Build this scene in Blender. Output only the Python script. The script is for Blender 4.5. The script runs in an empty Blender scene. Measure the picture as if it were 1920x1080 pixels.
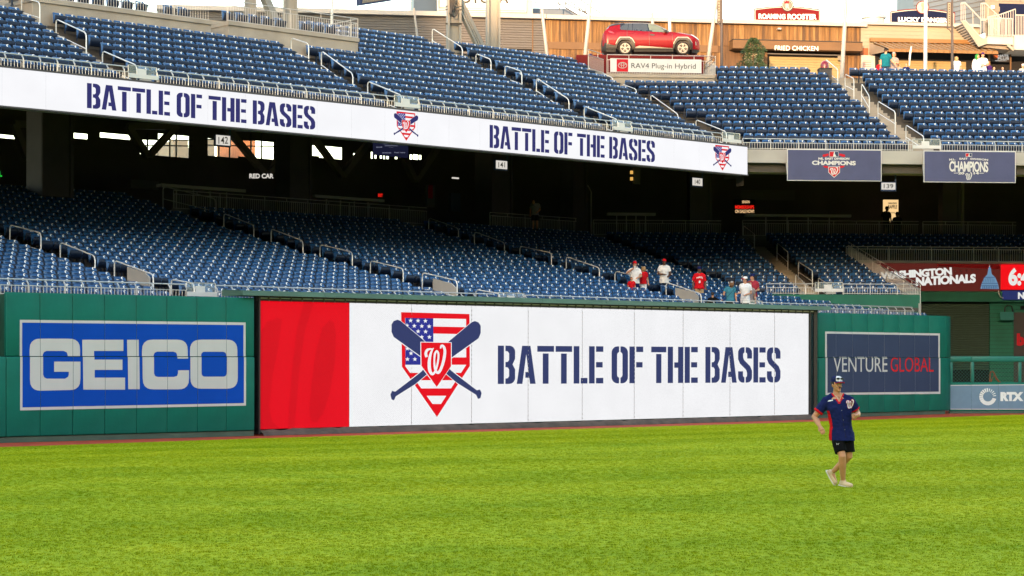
import bpy, bmesh, math, random
import numpy as np
from mathutils import Vector, Matrix
from mathutils.bvhtree import BVHTree
R = math.radians
rnd = random.Random(7)
scene = bpy.context.scene
COL = scene.collection

# ------------------------------------------------------------------ camera, sky, sun, exposure
F, CXP, CZ = 3733.0, 960.0, 2.44          # focal length in photo pixels (1920 wide), eye height
def hor(px): return 668.7 + 0.00146*px    # eye-level line of the photograph (slight roll)
cam = bpy.data.cameras.new('camera'); camo = bpy.data.objects.new('camera', cam); COL.objects.link(camo)
cam.sensor_width = 36; cam.lens = 36*F/1920; cam.clip_start = .5; cam.clip_end = 3000
cam.shift_y = (hor(960)-540)/1920
camo.location = (0, 0, CZ); camo.rotation_euler = (R(90), -math.atan(.00146), 0)
camo.rotation_euler = (Matrix.Rotation(R(90), 3, 'X') @ Matrix.Rotation(math.atan(.00146), 3, 'Z')).to_euler()
scene.camera = camo

SUN_EL, SUN_AZ = R(7.0), math.atan2(-0.25, -1.0)     # low evening sun behind and left of the camera
sdir = Vector((-0.25, -1.0, 0)).normalized()*math.cos(SUN_EL) + Vector((0, 0, math.sin(SUN_EL)))
W = bpy.data.worlds.new('World'); scene.world = W; W.use_nodes = True
nt = W.node_tree; bg = nt.nodes['Background']
sk = nt.nodes.new('ShaderNodeTexSky'); sk.sky_type = 'NISHITA'; sk.sun_disc = False
sk.sun_elevation = SUN_EL; sk.sun_rotation = math.atan2(sdir.x, sdir.y); sk.air_density = 1.0; sk.dust_density = 1.2; sk.ozone_density = 0.3
nt.links.new(sk.outputs[0], bg.inputs[0]); bg.inputs[1].default_value = 0.15
sl = bpy.data.lights.new('sun', 'SUN'); so = bpy.data.objects.new('sun', sl); COL.objects.link(so)
sl.energy = 2.0; sl.angle = R(.6); sl.color = (.85, .50, .26)
so.rotation_euler = sdir.to_track_quat('Z', 'Y').to_euler(); so.location = sdir*200
scene.view_settings.view_transform = 'Standard'; scene.view_settings.look = 'None'
scene.view_settings.exposure = 2.85; scene.view_settings.gamma = 1; scene.view_settings.use_curve_mapping = False
scene.render.engine = 'CYCLES'
scene.cycles.max_bounces = 6; scene.cycles.diffuse_bounces = 3; scene.cycles.glossy_bounces = 3
scene.cycles.transparent_max_bounces = 12; scene.cycles.use_denoising = True

# ------------------------------------------------------------------ materials
def srgb(r, g, b):
    f = lambda c: (c/255/12.92) if c/255 <= .04045 else ((c/255+.055)/1.055)**2.4
    return (f(r), f(g), f(b))
def mat(name, col, rough=.6, metal=0., var=.12, scale=3., bump=0., bscale=40., spec=.5, coat=0., alpha=1., stretch=None):
    m = bpy.data.materials.new(name); m.use_nodes = True
    n = m.node_tree; b = n.nodes['Principled BSDF']
    b.inputs['Roughness'].default_value = rough; b.inputs['Metallic'].default_value = metal
    b.inputs['Specular IOR Level'].default_value = spec; b.inputs['Coat Weight'].default_value = coat
    b.inputs['Coat Roughness'].default_value = .05; b.inputs['Alpha'].default_value = alpha
    tc = n.nodes.new('ShaderNodeTexCoord'); src = tc.outputs['Object']
    if stretch:
        mp = n.nodes.new('ShaderNodeMapping'); mp.inputs['Scale'].default_value = stretch
        n.links.new(src, mp.inputs[0]); src = mp.outputs[0]
    if var > 0:
        no = n.nodes.new('ShaderNodeTexNoise'); no.inputs['Scale'].default_value = scale; no.inputs['Detail'].default_value = 6
        n.links.new(src, no.inputs['Vector'])
        mr = n.nodes.new('ShaderNodeMapRange'); mr.inputs[1].default_value = .25; mr.inputs[2].default_value = .75
        mr.inputs[3].default_value = 1-var; mr.inputs[4].default_value = 1+var
        n.links.new(no.outputs['Fac'], mr.inputs[0])
        mx = n.nodes.new('ShaderNodeVectorMath'); mx.operation = 'SCALE'; mx.inputs[0].default_value = col[:3]
        n.links.new(mr.outputs[0], mx.inputs['Scale']); n.links.new(mx.outputs[0], b.inputs['Base Color'])
    else:
        b.inputs['Base Color'].default_value = (*col[:3], 1)
    if bump > 0:
        nb = n.nodes.new('ShaderNodeTexNoise'); nb.inputs['Scale'].default_value = bscale; nb.inputs['Detail'].default_value = 4
        n.links.new(src, nb.inputs['Vector'])
        bp = n.nodes.new('ShaderNodeBump'); bp.inputs['Strength'].default_value = bump; bp.inputs['Distance'].default_value = .02
        n.links.new(nb.outputs['Fac'], bp.inputs['Height']); n.links.new(bp.outputs[0], b.inputs['Normal'])
    return m
def emit(name, col, strength=1., dots=0., mesh=.0, pitch=.05):
    """a lit screen: its own light, broken into small cells"""
    m = bpy.data.materials.new(name); m.use_nodes = True; n = m.node_tree; b = n.nodes['Principled BSDF']
    b.inputs['Base Color'].default_value = (.006, .006, .006, 1); b.inputs['Roughness'].default_value = .8; b.inputs['Specular IOR Level'].default_value = .08
    b.inputs['Emission Color'].default_value = (*col[:3], 1); b.inputs['Emission Strength'].default_value = strength
    if dots > 0:
        tc = n.nodes.new('ShaderNodeTexCoord'); mp = n.nodes.new('ShaderNodeMapping')
        mp.inputs['Rotation'].default_value = (0, 0, R(38)); n.links.new(tc.outputs['UV'], mp.inputs[0])
        br = n.nodes.new('ShaderNodeTexVoronoi'); br.inputs['Scale'].default_value = 1/pitch; br.inputs['Randomness'].default_value = .25
        n.links.new(mp.outputs[0], br.inputs['Vector'])
        mr = n.nodes.new('ShaderNodeMapRange'); mr.inputs[1].default_value = .35; mr.inputs[2].default_value = .62
        mr.inputs[3].default_value = 1.0; mr.inputs[4].default_value = 1-dots
        n.links.new(br.outputs['Distance'], mr.inputs[0])
        no = n.nodes.new('ShaderNodeTexNoise'); no.inputs['Scale'].default_value = .8; n.links.new(mp.outputs[0], no.inputs['Vector'])
        mr2 = n.nodes.new('ShaderNodeMapRange'); mr2.inputs[3].default_value = .90; mr2.inputs[4].default_value = 1.02
        n.links.new(no.outputs['Fac'], mr2.inputs[0])
        mm = n.nodes.new('ShaderNodeMath'); mm.operation = 'MULTIPLY'; n.links.new(mr.outputs[0], mm.inputs[0]); n.links.new(mr2.outputs[0], mm.inputs[1])
        m2 = n.nodes.new('ShaderNodeMath'); m2.operation = 'MULTIPLY'; m2.inputs[1].default_value = strength
        n.links.new(mm.outputs[0], m2.inputs[0]); n.links.new(m2.outputs[0], b.inputs['Emission Strength'])
    return m
EXPO = 2**-scene.view_settings.exposure
M = {}
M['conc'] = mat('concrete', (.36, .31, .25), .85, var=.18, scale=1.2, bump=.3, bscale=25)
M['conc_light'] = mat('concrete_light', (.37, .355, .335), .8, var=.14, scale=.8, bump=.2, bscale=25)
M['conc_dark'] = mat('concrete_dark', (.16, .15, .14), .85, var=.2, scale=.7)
M['tread'] = mat('stand_tread', (.075, .066, .058), .9, var=.2, scale=.9)  # concrete darkened to deepen the shade between seat rows
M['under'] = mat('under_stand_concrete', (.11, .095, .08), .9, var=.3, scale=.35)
M['steel_dark'] = mat('dark_steel', (.055, .048, .050), .6, .0, var=.25, scale=1.)
M['steel_truss'] = mat('truss_steel', (.18, .155, .13), .6, .0, var=.25, scale=1.)
M['galv'] = mat('galvanised_rail', (.50, .50, .50), .38, .35, var=.06, scale=6)
M['rail'] = mat('pale_hand_rail', (.72, .71, .69), .35, .2, var=.05)
M['galv_dim'] = mat('toned_galvanised_rail', (.44, .42, .40), .5, .2, var=.1, scale=6)  # darker copy of galv, keeps sunlit platform rails from burning out
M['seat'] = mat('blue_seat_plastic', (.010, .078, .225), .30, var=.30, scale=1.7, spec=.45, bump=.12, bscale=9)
M['seat_pan'] = mat('seat_pan_plastic_shaded', (.003, .011, .034), .5, var=.12, scale=2., spec=.4)  # same blue plastic, near black to paint in the shade below the backs
M['seat_arm'] = mat('seat_stand_metal', (.008, .016, .038), .5, var=.1)  # darkened along with the pan for the shaded band
M['disc'] = mat('white_number_disc', (.85, .85, .85), .4, var=0)
M['disc_ink'] = mat('number_disc_ink', (.04, .05, .1), .5, var=0)
M['pad'] = mat('green_wall_pad', (.003, .125, .098), .55, var=.17, scale=.9, bump=.45, bscale=5, spec=.2)
M['pad_top'] = mat('green_wall_pad_cap', (.010, .15, .115), .5, var=.08, scale=3, bump=.1, bscale=60)
M['green_wall'] = mat('green_painted_block', (.006, .115, .070), .7, var=.2, scale=1.1, bump=.2, bscale=30)
M['green_metal'] = mat('green_metal', (.005, .13, .11), .45, var=.08)
M['green_cap'] = mat('weathered_green_ledge', (.055, .125, .095), .5, var=.22, scale=.7, stretch=(1, 1, 3))
M['green_dark'] = mat('dark_green_metal', (.010, .06, .04), .6, var=.15)  # plain dark green for backings, parapet and posts
M['curb'] = mat('grey_green_curb', (.055, .095, .075), .85, var=.2, scale=1.5)
M['fabric'] = mat('grey_brown_ground_cloth', (.075, .058, .05), .9, var=.35, scale=2.5, bump=.8, bscale=7)
M['dirt'] = mat('warning_track_clay', (.38, .040, .010), .95, var=.3, scale=1.5, bump=.5, bscale=18)
M['black'] = mat('black_metal', (.010, .010, .012), .5, var=.1)
M['black_hole'] = mat('black_backing', (.004, .004, .005), .9, var=0)
M['white_paint'] = mat('white_paint', (.60, .60, .60), .45, var=.05, scale=2)
M['beige_steel'] = mat('beige_painted_steel', (.24, .23, .205), .5, var=.09, scale=.8)
M['print_white'] = mat('printed_white', (.50, .50, .54), .6, var=.05, scale=1.2, spec=.15)
M['print_blue'] = mat('printed_blue', (.001, .055, .42), .6, var=.06, scale=1.2, spec=.12)
M['print_navy'] = mat('printed_navy', (.034, .050, .112), .6, var=.07, scale=1.2, spec=.12)
M['print_red'] = mat('printed_red', (.50, .012, .022), .6, var=.05, spec=.15)
M['print_sky'] = mat('printed_steel_blue', (.11, .20, .31), .5, var=.08)
M['white_lit'] = mat('sunlit_white_paint', (.34, .325, .31), .45, var=.05)  # white paint toned down where direct sun strikes it
M['sign_r'] = mat('roof_sign_red', (.105, .004, .006), .6, var=.08, spec=.15); M['sign_n'] = mat('roof_sign_navy', (.003, .006, .030), .6, var=.1, spec=.12)
M['print_pale'] = mat('printed_pale', (.62, .68, .72), .5, var=.05)
M['banner_navy'] = mat('banner_navy', (.052, .060, .145), .6, var=.12, scale=1.2, bump=.3, bscale=4)
M['brown_metal'] = mat('brown_corrugated_metal', (.078, .078, .082), .5, var=.06, scale=.5)
M['wood'] = mat('cedar_board', (.125, .064, .018), .75, var=.45, scale=1.4, stretch=(6, 6, .7))
M['wood_b'] = mat('cedar_board_pale', (.17, .095, .033), .75, var=.45, scale=1.4, stretch=(6, 6, .7))
M['wood_c'] = mat('cedar_board_dark', (.07, .036, .014), .75, var=.45, scale=1.4, stretch=(6, 6, .7))
M['wood_beam'] = mat('tan_header_board', (.105, .056, .022), .7, var=.12, scale=1.)
M['cream'] = mat('cream_siding', (.23, .205, .16), .7, var=.07, scale=.6)
M['shutter'] = mat('pale_roller_shutter', (.22, .165, .07), .5, var=.06)
M['awning'] = mat('tan_awning_metal', (.17, .088, .026), .45, var=.08)
M['blue_metal'] = mat('blue_grey_metal_siding', (.085, .12, .17), .5, var=.08, scale=.5)
M['block'] = mat('pale_block_wall', (.17, .155, .13), .8, var=.12, scale=1.2)
M['slab'] = mat('dark_slab', (.17, .16, .155), .9, var=.15)
M['glass_dark'] = mat('dark_glass', (.01, .012, .016), .08, var=0, spec=.6)
M['glass_pane'] = mat('clear_panel', (.75, .85, .82), .08, var=0, alpha=.22)
M['orange_paint'] = mat('orange_paint', (.22, .05, .008), .6, var=.05)
def lv(name, c, s=1., dots=.45, pitch=.06): M[name] = emit(name, c, s*EXPO, dots, pitch=pitch)
lv('led_white', (.94, .94, .96), 1.06, .22, .05); lv('led_red', (.93, .0, .012), .95, .22); lv('led_red2', (.80, .0, .010), .95, .22)
lv('led_navy', (.036, .050, .165), 1., .3); lv('led_blue', (.028, .035, .32), 1., .25)
lv('rib_white', (.97, .97, 1.0), 1.02, .03, .05); lv('rib_navy', (.030, .030, .165), 1., .1); lv('rib_red', (.80, .01, .02), 1., .1); lv('rib_blue', (.04, .04, .30), 1., .1)
lv('screen_maroon', (.105, .016, .012), 1., 0); lv('screen_red', (.9, .005, .01), 1., 0); lv('screen_navy', (.02, .03, .13), 1., 0)
lv('screen_white', (.8, .8, .76), 1., 0); lv('screen_lblue', (.14, .27, .42), 1., 0); lv('screen_dblue', (.03, .06, .16), 1., 0)
lv('warm_glow', (1., .55, .12), .8, 0); lv('sign_red', (1., .02, .01), 1.0, 0); lv('sign_white', (.8, .75, .68), .9, 0)
lv('sign_amber', (1., .62, .30), .9, 0); lv('raffle', (1., .66, .30), 1., 0); lv('tv_blue', (.016, .018, .05), .6, 0); lv('tv_text', (.30, .32, .42), .7, 0); lv('exit_green', (.02, .9, .06), .8, 0)
lv('dim_white', (.62, .60, .62), .8, 0)

# ------------------------------------------------------------------ object helpers
def tag(o, label=None, cat=None, group=None, kind=None):
    if label: o['label'] = label
    if cat: o['category'] = cat
    if group: o['group'] = group
    if kind: o['kind'] = kind
    return o
def empty(name, loc=(0, 0, 0), rz=0., label=None, cat=None, group=None):
    o = bpy.data.objects.new(name, None); COL.objects.link(o); o.location = loc; o.rotation_euler = (0, 0, rz)
    o.empty_display_size = .2
    return tag(o, label, cat, group)
def link(name, me, parent=None, loc=None, rz=0.):
    o = bpy.data.objects.new(name, me); COL.objects.link(o)
    if parent is not None: o.parent = parent
    if loc is not None: o.location = loc
    if rz: o.rotation_euler = (0, 0, rz)
    return o
class MB:
    def __init__(s): s.v = []; s.f = []; s.m = []; s.mats = []; s.uv = None
    def mi(s, m):
        if m not in s.mats: s.mats.append(m)
        return s.mats.index(m)
    def add(s, vs, fs, m='conc'):
        b = len(s.v); i = s.mi(m); s.v += [tuple(v) for v in vs]
        s.f += [tuple(a+b for a in f) for f in fs]; s.m += [i]*len(fs)
    def quad(s, a, b, c, d, m='conc'): s.add([a, b, c, d], [(0, 1, 2, 3)], m)
    def hexa(s, lo, hi, m='conc'):
        """lo, hi: four corners each (counter-clockwise seen from above)"""
        s.add(list(lo)+list(hi), [(3, 2, 1, 0), (4, 5, 6, 7), (0, 1, 5, 4), (1, 2, 6, 5), (2, 3, 7, 6), (3, 0, 4, 7)], m)
    def box(s, c, d, m='conc', rz=0.):
        x, y, z = (a/2 for a in d); cs, sn = math.cos(rz), math.sin(rz)
        q = [(-x, -y), (x, -y), (x, y), (-x, y)]; q = [(c[0]+a*cs-b*sn, c[1]+a*sn+b*cs) for a, b in q]
        s.hexa([(a, b, c[2]-z) for a, b in q], [(a, b, c[2]+z) for a, b in q], m)
    def beam(s, p, q, w, h=None, m='conc', up=(0, 0, 1)):
        p, q = Vector(p), Vector(q); h = h or w; d = (q-p)
        if d.length < 1e-6: return
        d.normalize(); u = Vector(up)
        if abs(d.dot(u)) > .99: u = Vector((1, 0, 0))
        sd = d.cross(u).normalized()*w/2; u2 = sd.cross(d).normalized()*h/2
        A = [p-sd-u2, p+sd-u2, p+sd+u2, p-sd+u2]; B = [a+(q-p) for a in A]
        s.add(A+B, [(0, 1, 2, 3), (7, 6, 5, 4), (0, 4, 5, 1), (1, 5, 6, 2), (2, 6, 7, 3), (3, 7, 4, 0)], m)
    def tube(s, pts, r, m='conc', n=8, caps=True):
        pts = [Vector(p) for p in pts]; rr = r if isinstance(r, (list, tuple)) else [r]*len(pts)
        base = len(s.v); prev = None; i = s.mi(m)
        for k, p in enumerate(pts):
            t = (pts[min(k+1, len(pts)-1)]-pts[max(k-1, 0)]).normalized()
            a = prev if prev is not None else (Vector((0, 0, 1)) if abs(t.z) < .9 else Vector((1, 0, 0)))
            u = (a-t*a.dot(t))
            if u.length < 1e-4: u = t.orthogonal()
            u.normalize(); w = t.cross(u); prev = u
            for j in range(n):
                an = 2*math.pi*j/n; s.v.append(tuple(p+(u*math.cos(an)+w*math.sin(an))*rr[k]))
        for k in range(len(pts)-1):
            for j in range(n):
                a = base+k*n+j; b = base+k*n+(j+1) % n; s.f.append((a, b, b+n, a+n)); s.m.append(i)
        if caps:
            s.f.append(tuple(base+j for j in range(n))[::-1]); s.m.append(i)
            e = base+(len(pts)-1)*n; s.f.append(tuple(e+j for j in range(n))); s.m.append(i)
    def prism(s, poly, d, m='conc'):
        """poly: list of 3D points (planar, convex or simple), d: offset vector"""
        n = len(poly); P0 = [Vector(p) for p in poly]; P1 = [p+Vector(d) for p in P0]
        s.add(P0+P1, [tuple(range(n))[::-1], tuple(range(n, 2*n))]+[(i, (i+1) % n, (i+1) % n+n, i+n) for i in range(n)], m)
    def mesh(s, name):
        me = bpy.data.meshes.new(name); me.from_pydata(s.v, [], s.f)
        for k in s.mats: me.materials.append(M[k])
        me.polygons.foreach_set('material_index', s.m); me.update(); return me
    def build(s, name, parent=None, label=None, cat=None, group=None, kind=None, smooth=None, loc=None, rz=0.):
        me = s.mesh(name)
        if smooth: me.shade_smooth() if smooth is True else smooth_angle(me, smooth)
        return tag(link(name, me, parent, loc, rz), label, cat, group, kind)
def smooth_angle(me, ang):
    bm = bmesh.new(); bm.from_mesh(me)
    for f in bm.faces: f.smooth = True
    for e in bm.edges:
        e.smooth = len(e.link_faces) == 2 and e.calc_face_angle(0) < ang
    bm.to_mesh(me); bm.free()
def bevel_mesh(me, w, seg=1, ang=.6):
    bm = bmesh.new(); bm.from_mesh(me)
    es = [e for e in bm.edges if len(e.link_faces) == 2 and e.calc_face_angle(0) > ang]
    bmesh.ops.bevel(bm, geom=es, offset=w, segments=seg, profile=.5, affect='EDGES'); bm.to_mesh(me); bm.free()
def copy_tree(o, parent=None):
    c = o.copy(); COL.objects.link(c)
    if parent is not None: c.parent = parent
    for ch in list(o.children): copy_tree(ch, c)
    return c

# plan lines: a vertical plane seen from above, addressed by photo pixels of the real surface
class Line:
    def __init__(s, a, b):
        s.a = Vector(a); s.b = Vector(b); s.u = (s.b-s.a).normalized(); s.n = Vector((s.u.y, -s.u.x))   # n points to the field
    def off(s, d): return Line(s.a-s.n*d, s.b-s.n*d)      # d > 0 goes back, away from the field
    def hit(s, px):
        k = (px-CXP)/F; t = (k*s.a.y-s.a.x)/(s.u.x-k*s.u.y); return s.a+s.u*t
    def t(s, px): return (s.hit(px)-s.a).dot(s.u)
    def z(s, px, py): return CZ+(hor(px)-py)*s.hit(px).y/F
    def pt(s, px, py, fwd=0.):
        o = s.off(-fwd) if fwd else s; p = o.hit(px); return Vector((p.x, p.y, CZ+(hor(px)-py)*p.y/F))
    def at(s, t, z, fwd=0.): q = s.a+s.u*t+s.n*fwd; return Vector((q.x, q.y, z))
    def rz(s): return math.atan2(s.u.y, s.u.x)
    def isect(s, o):
        d = s.u.x*o.u.y-s.u.y*o.u.x; w = o.a-s.a; return s.a+s.u*((w.x*o.u.y-w.y*o.u.x)/d)
def pxline(x0, Y0, x1, Y1): return Line(((x0-CXP)*Y0/F, Y0), ((x1-CXP)*Y1/F, Y1))

def curve_mesh(polys):
    cu = bpy.data.curves.new('c', 'CURVE'); cu.dimensions = '2D'; cu.fill_mode = 'BOTH'
    for p in polys:
        sp = cu.splines.new('POLY'); sp.points.add(len(p)-1); sp.use_cyclic_u = True
        for i, (x, y) in enumerate(p): sp.points[i].co = (x, y, 0, 1)
    o = bpy.data.objects.new('c', cu); COL.objects.link(o); dg = bpy.context.evaluated_depsgraph_get()
    me = bpy.data.meshes.new_from_object(o.evaluated_get(dg)); r = ([tuple(v.co) for v in me.vertices], [tuple(f.vertices) for f in me.polygons])
    bpy.data.objects.remove(o); bpy.data.curves.remove(cu); bpy.data.meshes.remove(me); return r
_tc = {}
def text_geo(body, bold=0., spacing=1.):
    k = (body, bold, spacing)
    if k in _tc: return _tc[k]
    cu = bpy.data.curves.new('t', 'FONT'); cu.body = body; cu.offset = bold; cu.space_character = spacing; cu.resolution_u = 4
    o = bpy.data.objects.new('t', cu); COL.objects.link(o); dg = bpy.context.evaluated_depsgraph_get()
    me = bpy.data.meshes.new_from_object(o.evaluated_get(dg)); v = np.array([tuple(x.co)[:2] for x in me.vertices])
    f = [tuple(p.vertices) for p in me.polygons]; bpy.data.objects.remove(o); bpy.data.curves.remove(cu); bpy.data.meshes.remove(me)
    lo, hi = v.min(0), v.max(0); v = (v-lo)/(hi-lo)
    _tc[k] = (v, f); return _tc[k]
class Decal(MB):
    """flat shapes laid on a plan line; coordinates are pixels of the photograph, turned into places on that wall"""
    def __init__(s, line, fwd): super().__init__(); s.line = line; s.fwd = fwd; s.lay = 0
    def poly(s, polys, m, dz=0.):
        s.lay += 1; v, f = curve_mesh([[(x, -y) for x, y in p] for p in polys])
        s.add([s.line.pt(x, -y, s.fwd+dz) for x, y, _ in v], f, m)
    def raw(s, v, f, m, dz=0.): s.add([s.line.pt(x, y, s.fwd+dz) for x, y in v], f, m)
    def text(s, body, bl, br, tl, m, bold=.02, dz=0., spacing=1., arch=0.):
        v, f = text_geo(body, bold, spacing)
        s.raw([(bl[0]+(br[0]-bl[0])*a+(tl[0]-bl[0])*b, bl[1]+(br[1]-bl[1])*a+(tl[1]-bl[1])*b-arch*math.sin(math.pi*a)) for a, b in v], f, m, dz)
    def flatuv(s, me):
        uv = me.uv_layers.new(name='UVMap'); a = s.line.a; u = s.line.u
        co = np.empty(len(me.vertices)*3, np.float32); me.vertices.foreach_get('co', co); co = co.reshape(-1, 3)
        tt = (co[:, 0]-a.x)*u.x+(co[:, 1]-a.y)*u.y
        li = np.empty(len(me.loops), np.int32); me.loops.foreach_get('vertex_index', li)
        uv.data.foreach_set('uv', np.stack([tt[li], co[li, 2]], 1).astype(np.float32).ravel())
    def build(s, name, parent=None, seams=None, gap=.006, **kw):
        o = super().build(name, parent, **kw)
        if seams:
            bm = bmesh.new(); bm.from_mesh(o.data); n = Vector((s.line.u.x, s.line.u.y, 0))
            for t in seams:
                for g in (-gap, gap):
                    q = s.line.at(t+g, 0); bmesh.ops.bisect_plane(bm, geom=bm.verts[:]+bm.edges[:]+bm.faces[:], plane_co=q, plane_no=n)
                q = s.line.at(t, 0)
                kill = [f for f in bm.faces if abs((f.calc_center_median()-q).dot(n)) < gap]
                bmesh.ops.delete(bm, geom=kill, context='FACES')
            bm.to_mesh(o.data); bm.free()
        s.flatuv(o.data); return o
def stroke(pts, w, closed=False):
    """a thick line as quads in 2D; w a number or a list"""
    P = [Vector(p) for p in pts]; n = len(P); ws = w if isinstance(w, (list, tuple)) else [w]*n; L = []; Rr = []
    for i in range(n):
        a = P[(i-1) % n] if (closed or i > 0) else P[0]; b = P[(i+1) % n] if (closed or i < n-1) else P[-1]
        t = (b-a).normalized(); nn = Vector((-t.y, t.x))*ws[i]/2; L.append(P[i]+nn); Rr.append(P[i]-nn)
    v = [tuple(x) for x in L+Rr]; f = [(i, (i+1) % n, (i+1) % n+n, i+n) for i in range(n if closed else n-1)]
    return v, f
def catmull(pts, k=6, closed=False):
    P = [Vector(p) for p in pts]; n = len(P); out = []
    rng = range(n) if closed else range(n-1)
    for i in rng:
        p0 = P[(i-1) % n] if closed or i > 0 else P[0]; p1 = P[i]; p2 = P[(i+1) % n]; p3 = P[(i+2) % n] if closed or i < n-2 else P[-1]
        for j in range(k):
            t = j/k; out.append(.5*((2*p1)+(-p0+p2)*t+(2*p0-5*p1+4*p2-p3)*t*t+(-p0+3*p1-3*p2+p3)*t**3))
    if not closed: out.append(P[-1])
    return out
# the script W, in a unit box (x right, y up)
W_STROKES = [([(.08, .60), (.03, .72), (.12, .84), (.34, .87)], [.13, .13, .12, .05]),
             ([(.40, .90), (.27, .72), (.20, .45), (.22, .18), (.33, .045), (.46, .10), (.57, .30), (.63, .52), (.64, .70), (.56, .80), (.47, .70), (.44, .50)], [.04, .11, .15, .16, .13, .10, .09, .09, .09, .09, .10, .08]),
             ([(.44, .50), (.46, .28), (.54, .12), (.66, .10), (.80, .28), (.91, .55), (.95, .80), (.88, .95), (.78, .97), (.74, .88)], [.08, .10, .12, .13, .13, .14, .13, .12, .10, .06])]
def w_logo(x0, y0, x1, y1, grow=0.):
    vs, fs = [], []
    for pts, ws in W_STROKES:
        p = catmull([(a, b) for a, b in pts], 5); wi = []
        for i in range(len(ws)-1):
            for j in range(5): wi.append(ws[i]+(ws[i+1]-ws[i])*j/5+grow)
        wi.append(ws[-1]+grow)
        q = [(x0+(x1-x0)*a.x, y0+(y1-y0)*(a.y)) for a in p]
        v, f = stroke(q, [w*abs(x1-x0) for w in wi]); b = len(vs); vs += v; fs += [tuple(i+b for i in ff) for ff in f]
    return vs, fs
# stencil capitals, unit height
def _r(x0, y0, x1, y1): return [(x0, y0), (x1, y0), (x1, y1), (x0, y1)]
def _arc(cx, cy, rx, ry, a0, a1, n=6): return [(cx+rx*math.cos(R(a0+(a1-a0)*i/n)), cy+ry*math.sin(R(a0+(a1-a0)*i/n))) for i in range(n+1)]
T_ = .165
G = {}
G['B'] = (.47, [_r(0, 0, T_, 1), [(.205, 1)]+_arc(.31, .84, .16, .16, 90, 0)+[(.47, .66), (.40, .51), (.47, .38)]+_arc(.31, .16, .16, .16, 0, -90)+[(.205, 0), (.205, .14), (.27, .15), (.305, .2), (.305, .38), (.27, .43), (.205, .44), (.205, .57), (.27, .58), (.305, .63), (.305, .80), (.27, .85), (.205, .86)]])
G['A'] = (.52, [[(0, 0), (.155, 0), (.26, .78), (.365, 0), (.52, 0), (.375, 1), (.145, 1)], [(.235, .16), (.343, .16), (.323, .31), (.235, .31)]])
G['T'] = (.47, [_r(0, .845, .47, 1), _r(.153, 0, .317, .80)])
G['L'] = (.40, [_r(0, 0, T_, 1), _r(.205, 0, .40, .15)])
G['E'] = (.42, [_r(0, 0, T_, 1), _r(.205, 0, .42, .15), _r(.205, .43, .40, .575), _r(.205, .85, .42, 1)])
G['F'] = (.42, [_r(0, 0, T_, 1), _r(.205, .43, .40, .575), _r(.205, .85, .42, 1)])
G['H'] = (.49, [_r(0, 0, T_, 1), _r(.325, 0, .49, 1), _r(.205, .42, .325, .57)])
G['O'] = (.49, [[(.225, 1)]+_arc(.17, .83, .17, .17, 90, 180)+_arc(.17, .17, .17, .17, 180, 270)+[(.225, 0), (.225, .15), (.18, .18), (.165, .22), (.165, .78), (.18, .82), (.225, .85)],
               [(.265, 0)]+_arc(.32, .17, .17, .17, 270, 360)+_arc(.32, .83, .17, .17, 0, 90)+[(.265, 1), (.265, .85), (.31, .82), (.325, .78), (.325, .22), (.31, .18), (.265, .15)]])
G['S'] = (.47, [[(.215, 1)]+_arc(.16, .84, .16, .16, 90, 180)+[(0, .66), (.06, .54), (.27, .36), (.30, .28), (.30, .2), (.28, .16), (.255, .15), (.255, 0)]+_arc(.31, .16, .16, .16, 270, 360)+[(.47, .33), (.41, .46), (.20, .64), (.17, .71), (.17, .8), (.185, .84), (.215, .85)],
               [(.255, 1)]+_arc(.31, .84, .16, .16, 90, 0)+[(.47, .68), (.305, .68), (.305, .8), (.285, .84), (.255, .85)],
               [(.215, 0)]+_arc(.16, .16, .16, .16, 270, 180)+[(0, .32), (.165, .32), (.165, .2), (.185, .16), (.215, .15)]])
def stencil(txt, gap=.045, space=.20):
    out = []; x = 0
    for ch in txt:
        if ch == ' ': x += space; continue
        w, ps = G[ch]; out += [[(a+x, b) for a, b in p] for p in ps]; x += w+gap
    x -= gap; return [[(a/x, b) for a, b in p] for p in out]
def rrect(x0, y0, x1, y1, r, n=6, e=2.6):
    def c(cx, cy, a0):
        o = []
        for i in range(n+1):
            a = R(a0+90*i/n); ca, sa = math.cos(a), math.sin(a)
            o.append((cx+r*math.copysign(abs(ca)**(2/e), ca), cy+r*math.copysign(abs(sa)**(2/e), sa)))
        return o
    return c(x1-r, y1-r, 0)+c(x0+r, y1-r, 90)+c(x0+r, y0+r, 180)+c(x1-r, y0+r, 270)
M['louvre'] = mat('dull_green_louvre', (.055, .085, .06), .6, var=.1)
M['brown_dark'] = mat('dark_brown_panel', (.040, .032, .030), .7, var=.1)
M['brick_warm'] = mat('orange_brick', (.45, .17, .07), .8, var=.2)
# ------------------------------------------------------------------ plan of the park
WL = pxline(0, 56.2, 478, 61.6)               # padded wall left of the screen
WS = pxline(483, 61.8, 1516, 78.8)            # big screen
WR = pxline(1533, 80.4, 1773, 86.6)           # padded wall right of the screen
WF = pxline(1781, 87.6, 2060, 88.4)           # low fence wall at far right
LA = Line((-14.66, 57.0), (17.3, 87.5))      # lower deck, left rows: front line
LB = Line((0, 82.7), (10, 83.5))              # lower deck, right rows: front line at row 0
UA = pxline(0, 62.6, 1401, 86.0)              # upper deck, left rows: ribbon screen line
UB = Line((10.16, 86.05), (20.16, 86.95))     # upper deck, right rows
TR = .84
LZ0 = 3.63
def lz(k): return LZ0+.172*k+.0007*k*k
UZ0 = 11.1
def uz(k): return UZ0+.37*k
NL, NU = 28, 13
NLS = 25; PLZ = 8.86          # seat rows of the lower deck, height of the concourse platform behind them
def lcorner(k): return LA.off(k*TR).isect(LB.off(max(k, 6)*TR))
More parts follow.
